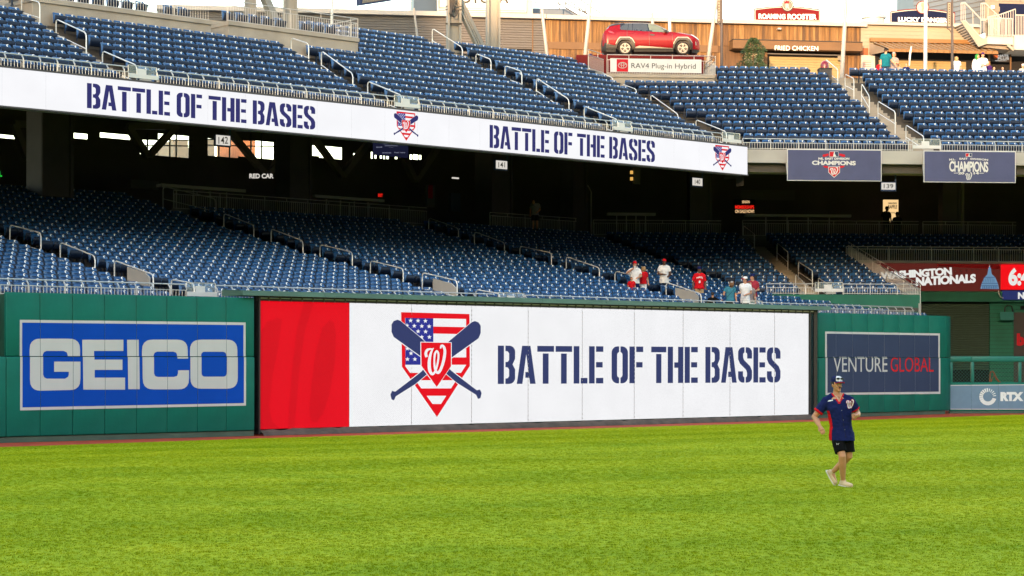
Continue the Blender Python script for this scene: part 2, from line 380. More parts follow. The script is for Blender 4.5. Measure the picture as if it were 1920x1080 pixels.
UBD = Line((10.2, 86.05), (5.05, 94.3))       # the corner aisle of the upper deck
def ucorner(k): return UB.off(k*TR).isect(UBD)
def ucornerA(k): return UA.off(k*TR).isect(UBD)
SB0 = (LB.off(6*TR).hit(1722)-LB.a).dot(LB.u)     # right edge of the lower right section
SB1 = (LB.off(19.8*TR).hit(1587)-LB.a).dot(LB.u)
def sbk(k): return SB0+(SB1-SB0)*(k-6)/13.8
ACONC = LA.off(NL*TR+9.5); BCONC = LB.off(NL*TR+9.5)
BUILD = pxline(570, 106.5, 1440, 110.0)           # concourse shops

# ground: clay sheet, warning track, lawn that rises a little from the fence
mb = MB(); mb.quad((-600, -500, -.02), (600, -500, -.02), (600, 900, -.02), (-600, 900, -.02), 'slab')
mb.build('ground', kind='structure')
mb = MB(); mb.quad((-90, -60, -.005), (60, -60, -.005), (60, 92, -.005), (-90, 92, -.005), 'dirt')
mb.build('warning_track', kind='structure')
edge = [(-60, 12.5), ((0-960)*53.6/F, 53.6), ((480-960)*59.6/F, 59.6), ((1440-960)*74.2/F, 74.2), ((1920-960)*86/F, 86), (60, 88)]
def edge_y(x):
    for (a, b), (c, d) in zip(edge, edge[1:]):
        if x <= c: return b+(d-b)*(x-a)/(c-a)
    return edge[-1][1]
def grass_z(x, y):
    t = max(0., min(1., (edge_y(x)-y)/22)); return .3*t*t*(3-2*t)+.004
nx, ny = 120, 90; vs = []; fs = []
for i in range(nx+1):
    x = -45+85*i/nx; ye = edge_y(x)
    for j in range(ny+1):
        y = ye-(ye+45)*(j/ny)**1.3; vs.append((x, y, grass_z(x, y) if j else .0))
for i in range(nx):
    for j in range(ny):
        a = i*(ny+1)+j; fs.append((a, a+1, a+ny+2, a+ny+1))
m = bpy.data.materials.new('lawn'); m.use_nodes = True; n = m.node_tree; b = n.nodes['Principled BSDF']
b.inputs['Roughness'].default_value = .85; b.inputs['Specular IOR Level'].default_value = .04
tc = n.nodes.new('ShaderNodeNewGeometry')
def _noise(scale, detail=6, st=(1, 1, 1), rot=0.):
    mp = n.nodes.new('ShaderNodeMapping'); mp.inputs['Scale'].default_value = st; mp.inputs['Rotation'].default_value = (0, 0, rot)
    n.links.new(tc.outputs['Position'], mp.inputs[0])
    no = n.nodes.new('ShaderNodeTexNoise'); no.inputs['Scale'].default_value = scale; no.inputs['Detail'].default_value = detail
    no.inputs['Roughness'].default_value = .65; n.links.new(mp.outputs[0], no.inputs['Vector']); return no
def _ramp(fac, stops):
    r = n.nodes.new('ShaderNodeValToRGB'); el = r.color_ramp.elements
    while len(el) < len(stops): el.new(.5)
    for e, (p, c) in zip(el, stops): e.position = p; e.color = (*c, 1)
    n.links.new(fac, r.inputs[0]); return r
def _mix(f, a, bb, mode='MIX'):
    x = n.nodes.new('ShaderNodeMix'); x.data_type = 'RGBA'; x.blend_type = mode
    if isinstance(f, float): x.inputs[0].default_value = f
    else: n.links.new(f, x.inputs[0])
    n.links.new(a, x.inputs[6]); n.links.new(bb, x.inputs[7]); return x.outputs[2]
fine = _noise(20, 9, (1, .22, 1)); mid = _noise(.55, 5, (1, 1.6, 1)); big = _noise(.10, 4, (.6, 1.3, 1))
wv = n.nodes.new('ShaderNodeTexWave'); wv.wave_profile = 'SIN'; wv.inputs['Scale'].default_value = .055; wv.inputs['Distortion'].default_value = 3.5
wv.inputs['Detail'].default_value = 2; wv.inputs['Detail Scale'].default_value = .35
mpw = n.nodes.new('ShaderNodeMapping'); mpw.inputs['Rotation'].default_value = (0, 0, R(57)); n.links.new(tc.outputs['Position'], mpw.inputs[0]); n.links.new(mpw.outputs[0], wv.inputs[0])
c1 = _ramp(fine.outputs['Fac'], [(.28, (.20, .275, .003)), (.5, (.295, .365, .006)), (.72, (.40, .46, .018))])
c2 = _ramp(mid.outputs['Fac'], [(.3, (.80, .90, .7)), (.7, (1.22, 1.12, 1.25))])
c3 = _ramp(wv.outputs['Fac'], [(.25, (.90, .93, .85)), (.75, (1.07, 1.05, 1.5))])
c4 = _ramp(big.outputs['Fac'], [(.35, (1.08, 1.02, .9)), (.65, (.90, .96, 1.1))])
o1 = _mix(1., c1.outputs[0], c2.outputs[0], 'MULTIPLY'); o2 = _mix(1., o1, c3.outputs[0], 'MULTIPLY'); o3 = _mix(1., o2, c4.outputs[0], 'MULTIPLY')
n.links.new(o3, b.inputs['Base Color'])
bn = _noise(30, 6, (1, .3, 1)); bp = n.nodes.new('ShaderNodeBump'); bp.inputs['Strength'].default_value = .9; bp.inputs['Distance'].default_value = .03
n.links.new(bn.outputs['Fac'], bp.inputs['Height']); n.links.new(bp.outputs[0], b.inputs['Normal'])
M['lawn'] = m
mb = MB(); mb.add(vs, fs, 'lawn'); mb.build('lawn', kind='structure', smooth=True)

# ------------------------------------------------------------------ padded walls
def pad_mesh(w, h, d=.16, m='pad'):
    mb = MB(); mb.box((w/2, d/2, h/2), (w, d, h), m); me = mb.mesh('wall_pad'); bevel_mesh(me, .030, 2); smooth_angle(me, .9); return me
def padded_wall(line, seams_px, z0, zj, z1, label, t_end=None, t_start=None, base_to=None):
    o = empty('padded_wall', line.at(0, 0), line.rz(), label, 'padded wall')
    ts = [line.t(p) for p in seams_px]
    for a, c in zip(ts, ts[1:]):
        for lo, hi in ((z0, zj), (zj+.012, z1)):
            link('wall_pad', pad_mesh(c-a-.006, hi-lo), o, (a+.003, 0 if lo > 1 else -.025, lo))
    # backing wall and curb
    mb = MB(); L = ts[-1]-ts[0]; mb.box((ts[0]+L/2, .29, (z1-.05)/2), (L-.02, .24, z1-.05), 'green_dark'); mb.build('backing', o)
    mb = MB(); mb.box((ts[0]+L/2, .09, z0/2-.005), (L, .14, z0-.012), 'curb'); mb.build('curb', o)
    return o, ts
PZ0, PZJ, PZ1 = .17, 2.44, 4.27
wl, tl = padded_wall(WL, [11.5, 75, 136, 196, 255.5, 313, 369.5, 424, 477], PZ0, PZJ, PZ1, 'tall green padded outfield wall carrying the blue and white sign')
# far-left: the lower pads run on, the upper wall is set back
o = empty('padded_wall', WL.at(0, 0), WL.rz(), 'short green padded wall at the left edge, lower than its neighbour', 'padded wall')
tA_, tM_, tB_ = WL.t(-75), WL.t(-48), WL.t(11.2)
for a_, c_ in ((tA_, tM_), (tM_, tB_)): link('wall_pad', pad_mesh(c_-a_-.006, PZJ-PZ0), o, (a_+.003, -.025, PZ0))
mb = MB(); mb.box(((tA_+tB_)/2, .09, .075), (tB_-tA_, .14, .15), 'curb'); mb.build('curb', o)
mb = MB(); mb.box(((tA_+tB_)/2-.3, 1.3, 1.7), (tB_-tA_+.6, .3, 3.4), 'green_wall'); mb.build('backing', o)
wr, tr = padded_wall(WR, [1534, 1567, 1598, 1628, 1657.5, 1686, 1714.5, 1742.5, 1773], .16, PZJ, 4.27, 'green padded outfield wall carrying the navy sign right of the big screen')
# end pad turned towards the right-hand gap
we = Line(WR.hit(1773.4), WF.hit(1782.5))
o = empty('wall_return', we.at(0, 0), we.rz(), 'narrow dark green end pad closing the right end of the tall padded wall', 'padded wall')
wlen = (we.b-we.a).length
for lo, hi in ((.16, PZJ), (PZJ+.012, 4.27)): link('wall_pad', pad_mesh(wlen, hi-lo), o, (0, 0, lo))

def sign_on_pads(line, seams, rect, items, name, label, cat='sign', fwd=.2):
    """rect = (x0,y0t,x1,y1t,y1b,y0b) outer border in photo pixels"""
    return None
# blue sign
ds = Decal(WL, .010)     # upper pads are .16 thick; the lower ones stand 2.5 cm prouder
def quadband(x0, x1, yt0, yt1, yb0, yb1): return [(x0, yt0), (x1, yt1), (x1, yb1), (x0, yb0)]
def sp(x, y): return (x/4., 600+y/4.)
jy = 668.6
def geico(d, clip):
    base = quadband(37, 460.5, 599.5, 604.5, 769.5, 760.5); inner = quadband(41.5, 456.5, 604.8, 609.5, 763.8, 755.8)
    G_ = [(600, 275)]+[(600-85+85*math.copysign(abs(math.cos(R(a)))**.77, 1), 140+85-85*abs(math.sin(R(a)))**.77) for a in (0, 20, 40, 60, 75, 90)]
    G_ += [(307-85*abs(math.cos(R(a)))**.77, 225-85*abs(math.sin(R(a)))**.77) for a in (90, 75, 60, 40, 20, 0)]
    G_ += [(307-85*abs(math.cos(R(a)))**.77, 445+85*abs(math.sin(R(a)))**.77) for a in (0, 20, 40, 60, 75, 90)]
    G_ += [(515+85*abs(math.cos(R(a)))**.77, 440+85*abs(math.sin(R(a)))**.77) for a in (90, 75, 60, 40, 20, 0)]
    G_ += [(600, 312), (403, 312), (403, 388), (513, 388), (513, 410), (508, 425), (485, 440), (350, 440), (328, 430), (320, 410), (320, 262), (330, 240), (350, 232), (478, 232), (500, 242), (508, 262), (508, 275)]
    E_ = [(617, 148), (925, 148), (925, 232), (705, 232), (705, 297), (915, 297), (915, 374), (707, 374), (707, 432), (935, 432), (935, 522), (622, 522)]
    I_ = [(953, 148), (1040, 148), (1045, 519), (959, 519)]
    def ro(x0, x1, y0, y1, r): return rrect(x0, y0, x1, y1, r)
    Co = [(1408, 290)]+[(1323+85*abs(math.cos(R(a)))**.77, 232-85*abs(math.sin(R(a)))**.77) for a in (0, 20, 40, 60, 75, 90)]
    Co += [(1150-85*abs(math.cos(R(a)))**.77, 232-85*abs(math.sin(R(a)))**.77) for a in (90, 75, 60, 40, 20, 0)]
    Co += [(1152-85*abs(math.cos(R(a)))**.77, 435+85*abs(math.sin(R(a)))**.77) for a in (0, 20, 40, 60, 75, 90)]
    Co += [(1330+85*abs(math.cos(R(a)))**.77, 435+85*abs(math.sin(R(a)))**.77) for a in (90, 75, 60, 40, 20, 0)]
    Co += [(1415, 377), (1332, 377), (1332, 400), (1325, 420), (1300, 427), (1180, 427), (1160, 420), (1152, 400), (1152, 265), (1160, 245), (1180, 237), (1300, 237), (1322, 245), (1328, 262), (1328, 290)]
    d.poly([base], 'print_white'); d.poly([inner], 'print_blue', .004)
    for pl in ([G_], [E_], [I_], [Co], [ro(1425, 1780, 147, 515, 85), ro(1508, 1697, 238, 425, 32)]):
        d.poly([[sp(*c) for c in p] for p in pl], 'print_white', .008)
def split_rows(obj, line, zj, fw=.027):
    """cut a print at the joint between upper and lower pads and push the lower part out with its pads"""
    bm = bmesh.new(); bm.from_mesh(obj.data)
    for z in (zj-.004, zj+.018):
        bmesh.ops.bisect_plane(bm, geom=bm.verts[:]+bm.edges[:]+bm.faces[:], plane_co=(0, 0, z), plane_no=(0, 0, 1))
    bmesh.ops.delete(bm, geom=[f for f in bm.faces if zj-.004 < f.calc_center_median().z < zj+.018], context='FACES')
    for v in bm.verts:
        if v.co.z < zj: v.co.x += line.n.x*fw; v.co.y += line.n.y*fw
    bm.to_mesh(obj.data); bm.free()
geico(ds, None)
o = ds.build('printed_sign', None, seams=tl[1:-1], label='big blue sign with pale GEICO lettering and pale border', cat='sign'); split_rows(o, WL, PZJ)
dv = Decal(WR, .010)
dv.poly([quadband(1547, 1762.2, 621.5, 625.3, 740.5, 738.5)], 'print_white'); dv.poly([quadband(1550.5, 1759.3, 625.5, 629, 736.5, 734.3)], 'print_navy', .004)
dv.text('VENTURE', (1562, 697.5), (1663, 697.5), (1562, 669.2), 'print_white', .0, .008); dv.text('GLOBAL', (1669, 697.3), (1749.5, 697.3), (1669, 669.4), 'print_red', .0, .008)
o = dv.build('printed_sign', None, seams=tr[1:-1], gap=.004, label='navy sign reading VENTURE GLOBAL in white and red with white border', cat='sign'); split_rows(o, WR, PZJ)

# grass blades standing on the lawn
def blades(name, y0, y1, dens, hgt, seed, n=9):
    vs, fs = [], []; ny_ = 30; nx_ = 24
    for j in range(ny_+1):
        for i in range(nx_+1):
            px = -70+2060*i/nx_; k = (px-960)/F; ya = y0+(y1-y0)*j/ny_
            y = ya
            for _ in range(3):
                x = k*y; lim = edge_y(x)-.12; y = min(ya, lim) if ya > lim-.001 or y1 > 60 and j == ny_ else ya
            x = k*y; vs.append((x, y, grass_z(x, y)))
    for j in range(ny_):
        for i in range(nx_): a = j*(nx_+1)+i; fs.append((a, a+1, a+nx_+2, a+nx_+1))
    rs = random.Random(seed); tb = MB()
    for b_ in range(n):
        a = rs.uniform(0, 6.28); r_ = rs.uniform(0, .05); c = Vector((r_*math.cos(a), r_*math.sin(a), 0)); h = hgt*rs.uniform(.6, 1.1); a2 = rs.uniform(0, 6.28); w = Vector((math.cos(a2), math.sin(a2), 0))*.0030
        ln = Vector((rs.gauss(0, .5), rs.gauss(0, .5), 0))*h; tb.add([c-w, c+w, c+ln*.4+w*.7+Vector((0, 0, h*.65)), c+ln*.4-w*.7+Vector((0, 0, h*.65)), c+ln+Vector((0, 0, h))], [(0, 1, 2, 3), (3, 2, 4)], 'lawn')
    tm = tb.mesh('grass_tuft'); tuft = bpy.data.objects.new('grass_tuft', tm)
    q = MB(); q.add(vs, fs, 'lawn'); o = q.build(name, kind='stuff', label='short mown grass blades of the outfield lawn')
    ng = bpy.data.node_groups.new('grass_scatter', 'GeometryNodeTree'); ng.interface.new_socket('Geometry', in_out='INPUT', socket_type='NodeSocketGeometry'); ng.interface.new_socket('Geometry', in_out='OUTPUT', socket_type='NodeSocketGeometry')
    N = ng.nodes; gi, go = N.new('NodeGroupInput'), N.new('NodeGroupOutput'); dp = N.new('GeometryNodeDistributePointsOnFaces'); dp.inputs['Density'].default_value = dens; dp.inputs['Seed'].default_value = seed
    oi = N.new('GeometryNodeObjectInfo'); oi.inputs['Object'].default_value = tuft; ip = N.new('GeometryNodeInstanceOnPoints')
    rv = N.new('FunctionNodeRandomValue'); rv.data_type = 'FLOAT_VECTOR'; rv.inputs[0].default_value = (-.15, -.15, 0); rv.inputs[1].default_value = (.15, .15, 6.28)
    rs_ = N.new('FunctionNodeRandomValue'); rs_.data_type = 'FLOAT'; rs_.inputs[2].default_value = .7; rs_.inputs[3].default_value = 1.25
    L = ng.links; L.new(gi.outputs[0], dp.inputs['Mesh']); L.new(dp.outputs['Points'], ip.inputs['Points']); L.new(oi.outputs['Geometry'], ip.inputs['Instance']); L.new(rv.outputs[0], ip.inputs['Rotation']); L.new(rs_.outputs[1], ip.inputs['Scale']); L.new(ip.outputs[0], go.inputs[0])
    md = o.modifiers.new('scatter', 'NODES'); md.node_group = ng
blades('grass', 17.5, 28, 230, .014, 1, 10); blades('grass', 28, 42, 190, .013, 3, 10); blades('grass', 42, 92, 140, .012, 2, 10)
# ------------------------------------------------------------------ the big screen
ZB, ZT = .20, 4.19
scr = empty('video_screen', WS.at(0, 0), 0, 'long white LED outfield screen reading BATTLE OF THE BASES with a red left end', 'video screen')
inv = Matrix.Translation(-scr.location)
def child(o, par): o.parent = par; o.matrix_parent_inverse = Matrix.Translation(-par.location); return o
seampx = [483, 655, 771.5, 884, 990, 1091.5, 1189, 1280.5, 1368.5, 1452, 1516]
ts = [WS.t(p) for p in seampx]
for i, (a, c) in enumerate(zip(ts, ts[1:])):
    mt = 'led_red' if i == 0 else 'led_white'
    # cabinets: each a slab with its own front
    d = Decal(WS, 0); P0, P1 = WS.at(a+.004, ZB), WS.at(c-.004, ZB); n3 = Vector((WS.n.x, WS.n.y, 0))
    d.add([P0, P1, P1+Vector((0, 0, ZT-ZB)), P0+Vector((0, 0, ZT-ZB))], [(0, 1, 2, 3)], mt)
    back = [v-n3*.15 for v in (P0, P1, P1+Vector((0, 0, ZT-ZB)), P0+Vector((0, 0, ZT-ZB)))]
    d.add([P0, P1, P1+Vector((0, 0, ZT-ZB)), P0+Vector((0, 0, ZT-ZB))]+back, [(0, 4, 5, 1), (1, 5, 6, 2), (2, 6, 7, 3), (3, 7, 4, 0), (4, 7, 6, 5)], 'black')
    child(d.build('screen_panel'), scr)
# dotted seams: bolts and gaps between cabinets
for t in ts[2:-1]:
    mb = MB()
    for k in range(26):
        z = ZB+.08+k*(ZT-ZB-.1)/26; p = WS.at(t, z, .012); mb.box(p, (.016, .02, .05), 'conc_dark', WS.rz())
    child(mb.build('panel_seam', kind='stuff'), scr)
# big pale shape of the W on the red end
d = Decal(WS, .012)
d.poly([[(488, 625), (500, 604), (520, 596), (529, 598), (522, 650), (512, 700), (505, 760), (510, 790), (526, 804), (500, 804.6), (485, 805)]], 'led_red2')
d.poly([[(570, 566.5), (588, 567), (572, 620), (562, 690), (556, 760), (552, 803.8), (540, 804.2), (542, 760), (548, 690), (556, 620)]], 'led_red2')
d.poly([[(618, 600), (626, 604), (630, 625), (628, 680), (618, 740), (606, 775), (594, 792), (584, 790), (580, 770), (584, 720), (592, 660), (604, 615)]], 'led_red2')
child(d.build('screen_mark'), scr)
# emblem: shield with stars and stripes, crossed bats, small shield with W
def cp(x, y): return (720+x/4.695, 570+y/4.695)       # pixels of the enlarged crop
def badge(line, fwd, X, red, white, navy, blue, parent, name='emblem', glow=True, full=True):
    d = Decal(line, fwd); C = lambda p: X(*cp(*p))
    pl = lambda pts, m, dz: d.poly([[C(p) for p in q] for q in pts], m, dz)
    pl([[(150, 72), (752, 88), (756, 545), (467, 995), (158, 552)]], red, 0)
    pl([[(185, 122), (722, 132), (724, 535), (467, 935), (188, 548)]], white, .004)
    # stripes
    pl([[(430, 198), (722, 204), (722, 266), (430, 260)]], red, .008)
    pl([[(590, 330), (722, 333), (723, 395), (590, 393)]], red, .008)
    pl([[(590, 470), (724, 470), (724, 535), (590, 535)]], red, .008)
    pl([[(218, 606), (688, 606), (646, 671), (266, 671)]], red, .008)
    pl([[(312, 743), (600, 743), (556, 808), (362, 808)]], red, .008)
    pl([[(410, 880), (516, 880), (467, 952)]], red, .008)
    pl([[(187, 122), (433, 126), (436, 535), (188, 535)]], blue, .012)
    if full:
        def star(cx, cy, r): return [(cx+(r if i % 2 == 0 else r*.42)*math.sin(math.pi*i/5), cy-(r if i % 2 == 0 else r*.42)*math.cos(math.pi*i/5)) for i in range(10)]
        for cx, cy in [(234, 146), (299, 147), (364, 149), (202, 190), (266, 193), (332, 195), (397, 197), (300, 241), (366, 243), (332, 291), (399, 291), (206, 392), (238, 434), (206, 486), (272, 486)]:
            pl([star(cx, cy, 21)], white, .016)
    for s in (0, 1):
        f = (lambda q: [(917-x, y+12) for x, y in q]) if s else (lambda q: q)
        bat = [(66, 180), (85, 150), (118, 138), (145, 148), (352, 322), (590, 585), (640, 625), (818, 760), (845, 752), (860, 785), (850, 828), (828, 836), (812, 800), (640, 692), (545, 612), (325, 462), (85, 290), (66, 245)]
        rim = [(x+(6 if y > x*.9-10 else -2)*0, y) for x, y in bat]
        cx, cy = 460, 460
        big = [(cx+(x-cx)*1.012, y+(7 if (y-138) > (x-66)*.82+60 else -7)) for x, y in bat]
        pl([f(big)], white, .020+.008*s); pl([f(bat)], navy, .024+.008*s)
    pl([[(320, 332), (596, 337), (596, 545), (465, 737), (322, 548)]], white, .036)
    pl([[(326, 338), (590, 342), (590, 548), (465, 730), (330, 545)]], red, .040)
    v, f = w_logo(362, 628, 545, 360)
    d.raw([C(p) for p in v], f, white, .044)
    o = d.build(name); return child(o, parent)
badge(WS, .010, lambda x, y: (x, y), 'led_red', 'led_white', 'led_navy', 'led_blue', scr)
# lettering
d = Decal(WS, .012)
def tline(px): return None
def persp_text(d, polys, line, x0, x1, ytop0, ytop1, ybot0, ybot1, m, dz=0.):
    """text set evenly along the wall itself between two photo columns"""
    t0, t1 = line.t(x0), line.t(x1); z0 = line.z(x0, ybot0); z1 = line.z(x0, ytop0)
    z2 = line.z(x1, ybot1); z3 = line.z(x1, ytop1)
    v, f = curve_mesh(polys)
    out = []
    for a, b, _ in v:
        lo = z0+(z2-z0)*a; hi = z1+(z3-z1)*a; out.append(line.at(t0+(t1-t0)*a, lo+(hi-lo)*b, d.fwd+dz))
    d.add(out, f, m)
ST = stencil('BATTLE OF THE BASES')
persp_text(d, ST, WS, 933, 1463, 648, 651.5, 720, 717, 'led_navy')
child(d.build('lettering'), scr)
# frame: dark net posts at the right end, dark trim, truss of cables along the top, ground cloth at the foot
mb = MB(); tl_, tr_ = WS.t(481), WS.t(1532)
mb.box(WS.at((tl_+ts[0])/2, 2.2), (ts[0]-tl_+.02, .3, 4.3), 'black', WS.rz())
child(mb.build('end_post'), scr)
mb = MB(); ta = WS.t(1517); mb.box(WS.at((ta+tr_)/2, 2.2, -.35), (tr_-ta, .1, 4.3), 'black_hole', WS.rz())
mb.beam(WS.at(ta+.05, .1), WS.at(ta+.05, 4.3), .06, .06, 'black'); mb.beam(WS.at(WS.t(1527), .1, .05), WS.at(WS.t(1527), 4.35, .05), .11, .14, 'black')
for k in range(44):
    z = .1+k*.094; mb.beam(WS.at(ta, z), WS.at(WS.t(1526), z+.22), .014, .014, 'seat_arm'); mb.beam(WS.at(ta, z+.22), WS.at(WS.t(1526), z), .014, .014, 'seat_arm')
child(mb.build('net_post'), scr)
mb = MB()
for dz, r, m_ in ((.03, .035, 'black'), (.085, .022, 'galv'), (.13, .022, 'black')):
    mb.tube([WS.at(tl_, ZT+dz, .02), WS.at(tr_, ZT+dz, .02)], r, m_, 6)
k = tl_
while k < tr_: mb.box(WS.at(k, ZT+.07, .04), (.03, .05, .16), 'brown_metal', WS.rz()); k += .42
child(mb.build('cable_truss'), scr)
# sloping green ledge over the screen
mb = MB(); c0, c1 = WS.t(446), WS.t(1548)
nseg = 9
for i in range(nseg):
    a = c0+(c1-c0)*i/nseg; e = c0+(c1-c0)*(i+1)/nseg-.008
    zt, zb_ = 4.49, 4.335
    def pr(t, z, f): return WS.at(t, z, f)
    lo = [pr(a, zb_, .30), pr(e, zb_, .30), pr(e, zb_, -.9), pr(a, zb_, -.9)]; hi = [pr(a, zt, .27), pr(e, zt, .27), pr(e, zt+.05, -.9), pr(a, zt+.05, -.9)]
    q = MB(); q.hexa(lo, hi, 'green_cap'); child(q.build('ledge_panel'), scr)
mb = MB(); rs = random.Random(3); t = tl_+.1; pts = []
while t < WS.t(1530):
    pts.append((t, .15+rs.uniform(-.03, .03), rs.uniform(-.02, .04))); t += .25
vs = []; fs = []
for i, (t, h, o_) in enumerate(pts):
    vs += [WS.at(t, 0, .26+o_), WS.at(t, h*.55, .2+o_), WS.at(t, h+.03, .03)]
for i in range(len(pts)-1):
    a = i*3; fs += [(a, a+3, a+4, a+1), (a+1, a+4, a+5, a+2)]
mb.add(vs, fs, 'fabric'); child(mb.build('ground_cloth', smooth=True), scr)

# ------------------------------------------------------------------ ribbon screen on the upper deck
rb = empty('ribbon_screen', UA.at(0, 10.3), 0, 'long white LED ribbon across the upper deck front reading BATTLE OF THE BASES twice', 'video screen')
RZT, RZB = CZ+9.10, CZ+7.90
e0 = UA.t(-260); e1 = UA.t(1401); npan = 26
for i in range(npan):
    a = e0+(e1-e0)*i/npan; c = e0+(e1-e0)*(i+1)/npan-.002
    d = Decal(UA, 0); P0, P1 = UA.at(a, RZB), UA.at(c, RZB); up = Vector((0, 0, RZT-RZB)); n3 = Vector((UA.n.x, UA.n.y, 0))*.3
    d.add([P0, P1, P1+up, P0+up], [(0, 1, 2, 3)], 'rib_white')
    d.add([P0, P1, P1+up, P0+up, P0-n3, P1-n3, P1+up-n3, P0+up-n3], [(0, 4, 5, 1), (1, 5, 6, 2), (2, 6, 7, 3), (3, 7, 4, 0), (4, 7, 6, 5)], 'black')
    child(d.build('screen_panel'), rb)
d = Decal(UA, .012)
persp_text(d, ST, UA, 162, 590, 155.5, 200, 202.5, 243.5, 'rib_navy'); child(d.build('lettering'), rb); d = Decal(UA, .012)
persp_text(d, ST, UA, 917, 1227, 234, 264.5, 277, 304.5, 'rib_navy')
child(d.build('lettering'), rb)
mb = MB(); mb.beam(UA.at(e0, RZB-.03, .02), UA.at(e1, RZB-.03, .02), .10, .05, 'rib_red' if 0 else 'steel_dark'); mb.beam(UA.at(e0, RZT+.03, .02), UA.at(e1, RZT+.03, .02), .10, .05, 'steel_dark')
child(mb.build('trim'), rb)
# emblems (crop pixel 151..860 x 72..995 -> box on the ribbon)
for (xa, xb, ya, yb_, skew) in ((738, 784, 210, 264, .10), (1337, 1371, 272.5, 320, .09)):
    x0c, x1c = 720+66/4.695, 720+860/4.695; y0c, y1c = 570+72/4.695, 570+995/4.695
    def X(x, y, xa=xa, xb=xb, ya=ya, yb_=yb_, skew=skew):
        a = (x-x0c)/(x1c-x0c); b_ = (y-y0c)/(y1c-y0c); return (xa+(xb-xa)*a, ya+(yb_-ya)*b_+skew*(xb-xa)*(a-.5)*.9)
    badge(UA, .012, X, 'rib_red', 'rib_white', 'rib_navy', 'rib_blue', rb, full=True)

# ------------------------------------------------------------------ seating decks (concrete steps)
def terrace(name, k0, k1, A, B, corner, zf, t, aleft, bright, m='tread', front_drop=.6):
    mb = MB()
    for k in range(k0, k1):
        for d0, d1 in ((k*t if k or name == 'lower_stand' else .33, (k+1)*t),):
            c0, c1 = corner(k if k or name == 'lower_stand' else .33/t), corner(k+1); e0_, e1_ = (c0, c1) if name == 'lower_stand' else (ucornerA(k if k else .33/t), ucornerA(k+1)); la0, la1 = A.off(d0), A.off(d1); lb0, lb1 = B.off(d0), B.off(d1); z = zf(k)
            zp = zf(k-1) if k > k0 else z-front_drop
            a0 = la0.at(la0.t(aleft), z); a1 = la1.at(la1.t(aleft), z)
            pass
            E0 = Vector((*e0_, z)); E1 = Vector((*e1_, z)); C0 = Vector((*c0, z)); C1 = Vector((*c1, z))
            mb.quad(a0, E0, E1, a1, m); mb.quad((a0.x, a0.y, zp), (E0.x, E0.y, zp), E0, a0, m)
            if name != 'lower_stand': mb.quad((E0.x, E0.y, z-1.2), (E1.x, E1.y, z-1.2), E1, E0, m)
            if bright is not None and (name != 'lower_stand' or k >= 6):
                br = bright(k); br1 = sbk(k+1) if br < 30 and name == 'lower_stand' else br; b0 = Vector((*(B.a+B.u*br-B.n*d0), z)); b1 = Vector((*(B.a+B.u*br1-B.n*d1), z))
                mb.quad(C0, b0, b1, C1, m); mb.quad((C0.x, C0.y, zp), (b0.x, b0.y, zp), b0, C0, m)
    return mb
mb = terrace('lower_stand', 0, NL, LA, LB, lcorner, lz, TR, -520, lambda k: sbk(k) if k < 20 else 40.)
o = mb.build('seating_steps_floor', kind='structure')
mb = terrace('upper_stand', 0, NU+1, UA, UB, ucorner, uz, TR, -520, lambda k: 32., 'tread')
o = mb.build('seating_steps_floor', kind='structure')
# deck front beams, soffit and rakers of the upper deck
def soff(d): return min(RZB-.02+.40*d, 15.2)
mb = MB(); aL = UA.t(-520)
st = [0.35, 4, 8, 11.7, 24, 32.2]
for d0, d1 in zip(st, st[1:]):
    A0, A1, B0, B1 = UA.off(d0), UA.off(d1), UB.off(d0), UB.off(d1); c0, c1 = A0.isect(B0), A1.isect(B1)
    z0, z1 = soff(d0), soff(d1)
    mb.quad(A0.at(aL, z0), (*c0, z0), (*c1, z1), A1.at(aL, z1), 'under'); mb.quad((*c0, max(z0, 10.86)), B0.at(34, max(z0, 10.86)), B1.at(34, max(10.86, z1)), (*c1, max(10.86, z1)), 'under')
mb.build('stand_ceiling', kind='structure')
fb = empty('fascia_beam', UB.at(0, 10.4), 0, 'pale concrete beam along the upper deck front behind the two navy banners', 'concrete beam')
mb = MB(); q = UB
for a, c in ((-.0, 4.2), (4.22, 8.4), (8.42, 12.6), (12.62, 16.8), (16.82, 34)):
    m2 = MB(); lo = [UB.at(a, 10.88, .0), UB.at(c, 10.88, .0), UB.at(c, 10.88, -.3), UB.at(a, 10.88, -.3)]; m2.hexa(lo, [p+Vector((0, 0, .57)) for p in lo], 'conc_light')
    child(m2.build('beam_segment'), fb)
m2 = MB(); lo = [UB.at(0, 10.5, -.9), UB.at(34, 10.5, -.9), UB.at(34, 10.5, -1.3), UB.at(0, 10.5, -1.3)]; m2.hexa(lo, [p+Vector((0, 0, .34)) for p in lo], 'conc'); child(m2.build('inner_beam'), fb)
mb = MB(); lo = [UA.at(aL, RZB-.0, -.35), UA.at(e1+.2, RZB-.0, -.35), UA.at(e1+.2, RZB-.0, -.7), UA.at(aL, RZB, -.7)]; mb.hexa(lo, [p+Vector((0, 0, 1.1)) for p in lo], 'conc_light'); mb.build('edge_beam', label='concrete edge beam behind the white ribbon screen', cat='concrete beam')
rk0 = None
for L, ts_ in ((UA, [UA.t(p) for p in (-60, 20, 130, 280, 400, 520, 610, 720, 830, 935, 1035, 1140, 1235, 1330)]), (UB, [2.5, 9., 15.5, 22])):
    for t_ in ts_:
        mb = MB(); w = .30
        prof = [(.7, 0), (.7, -.05), (1.6, -.45), (4.5, -.2), (11.5, -.9), (11.5, 0)]
        pts = [L.at(t_, soff(d)+z, -d) for d, z in prof]; pts = [p-Vector((L.u.x, L.u.y, 0))*w/2 for p in pts]
        mb.prism(pts, Vector((L.u.x, L.u.y, 0))*w, 'conc'); mb.build('raker_beam', label='dark sloping beam under the upper deck', cat='beam', group='sloping beams under the upper deck')
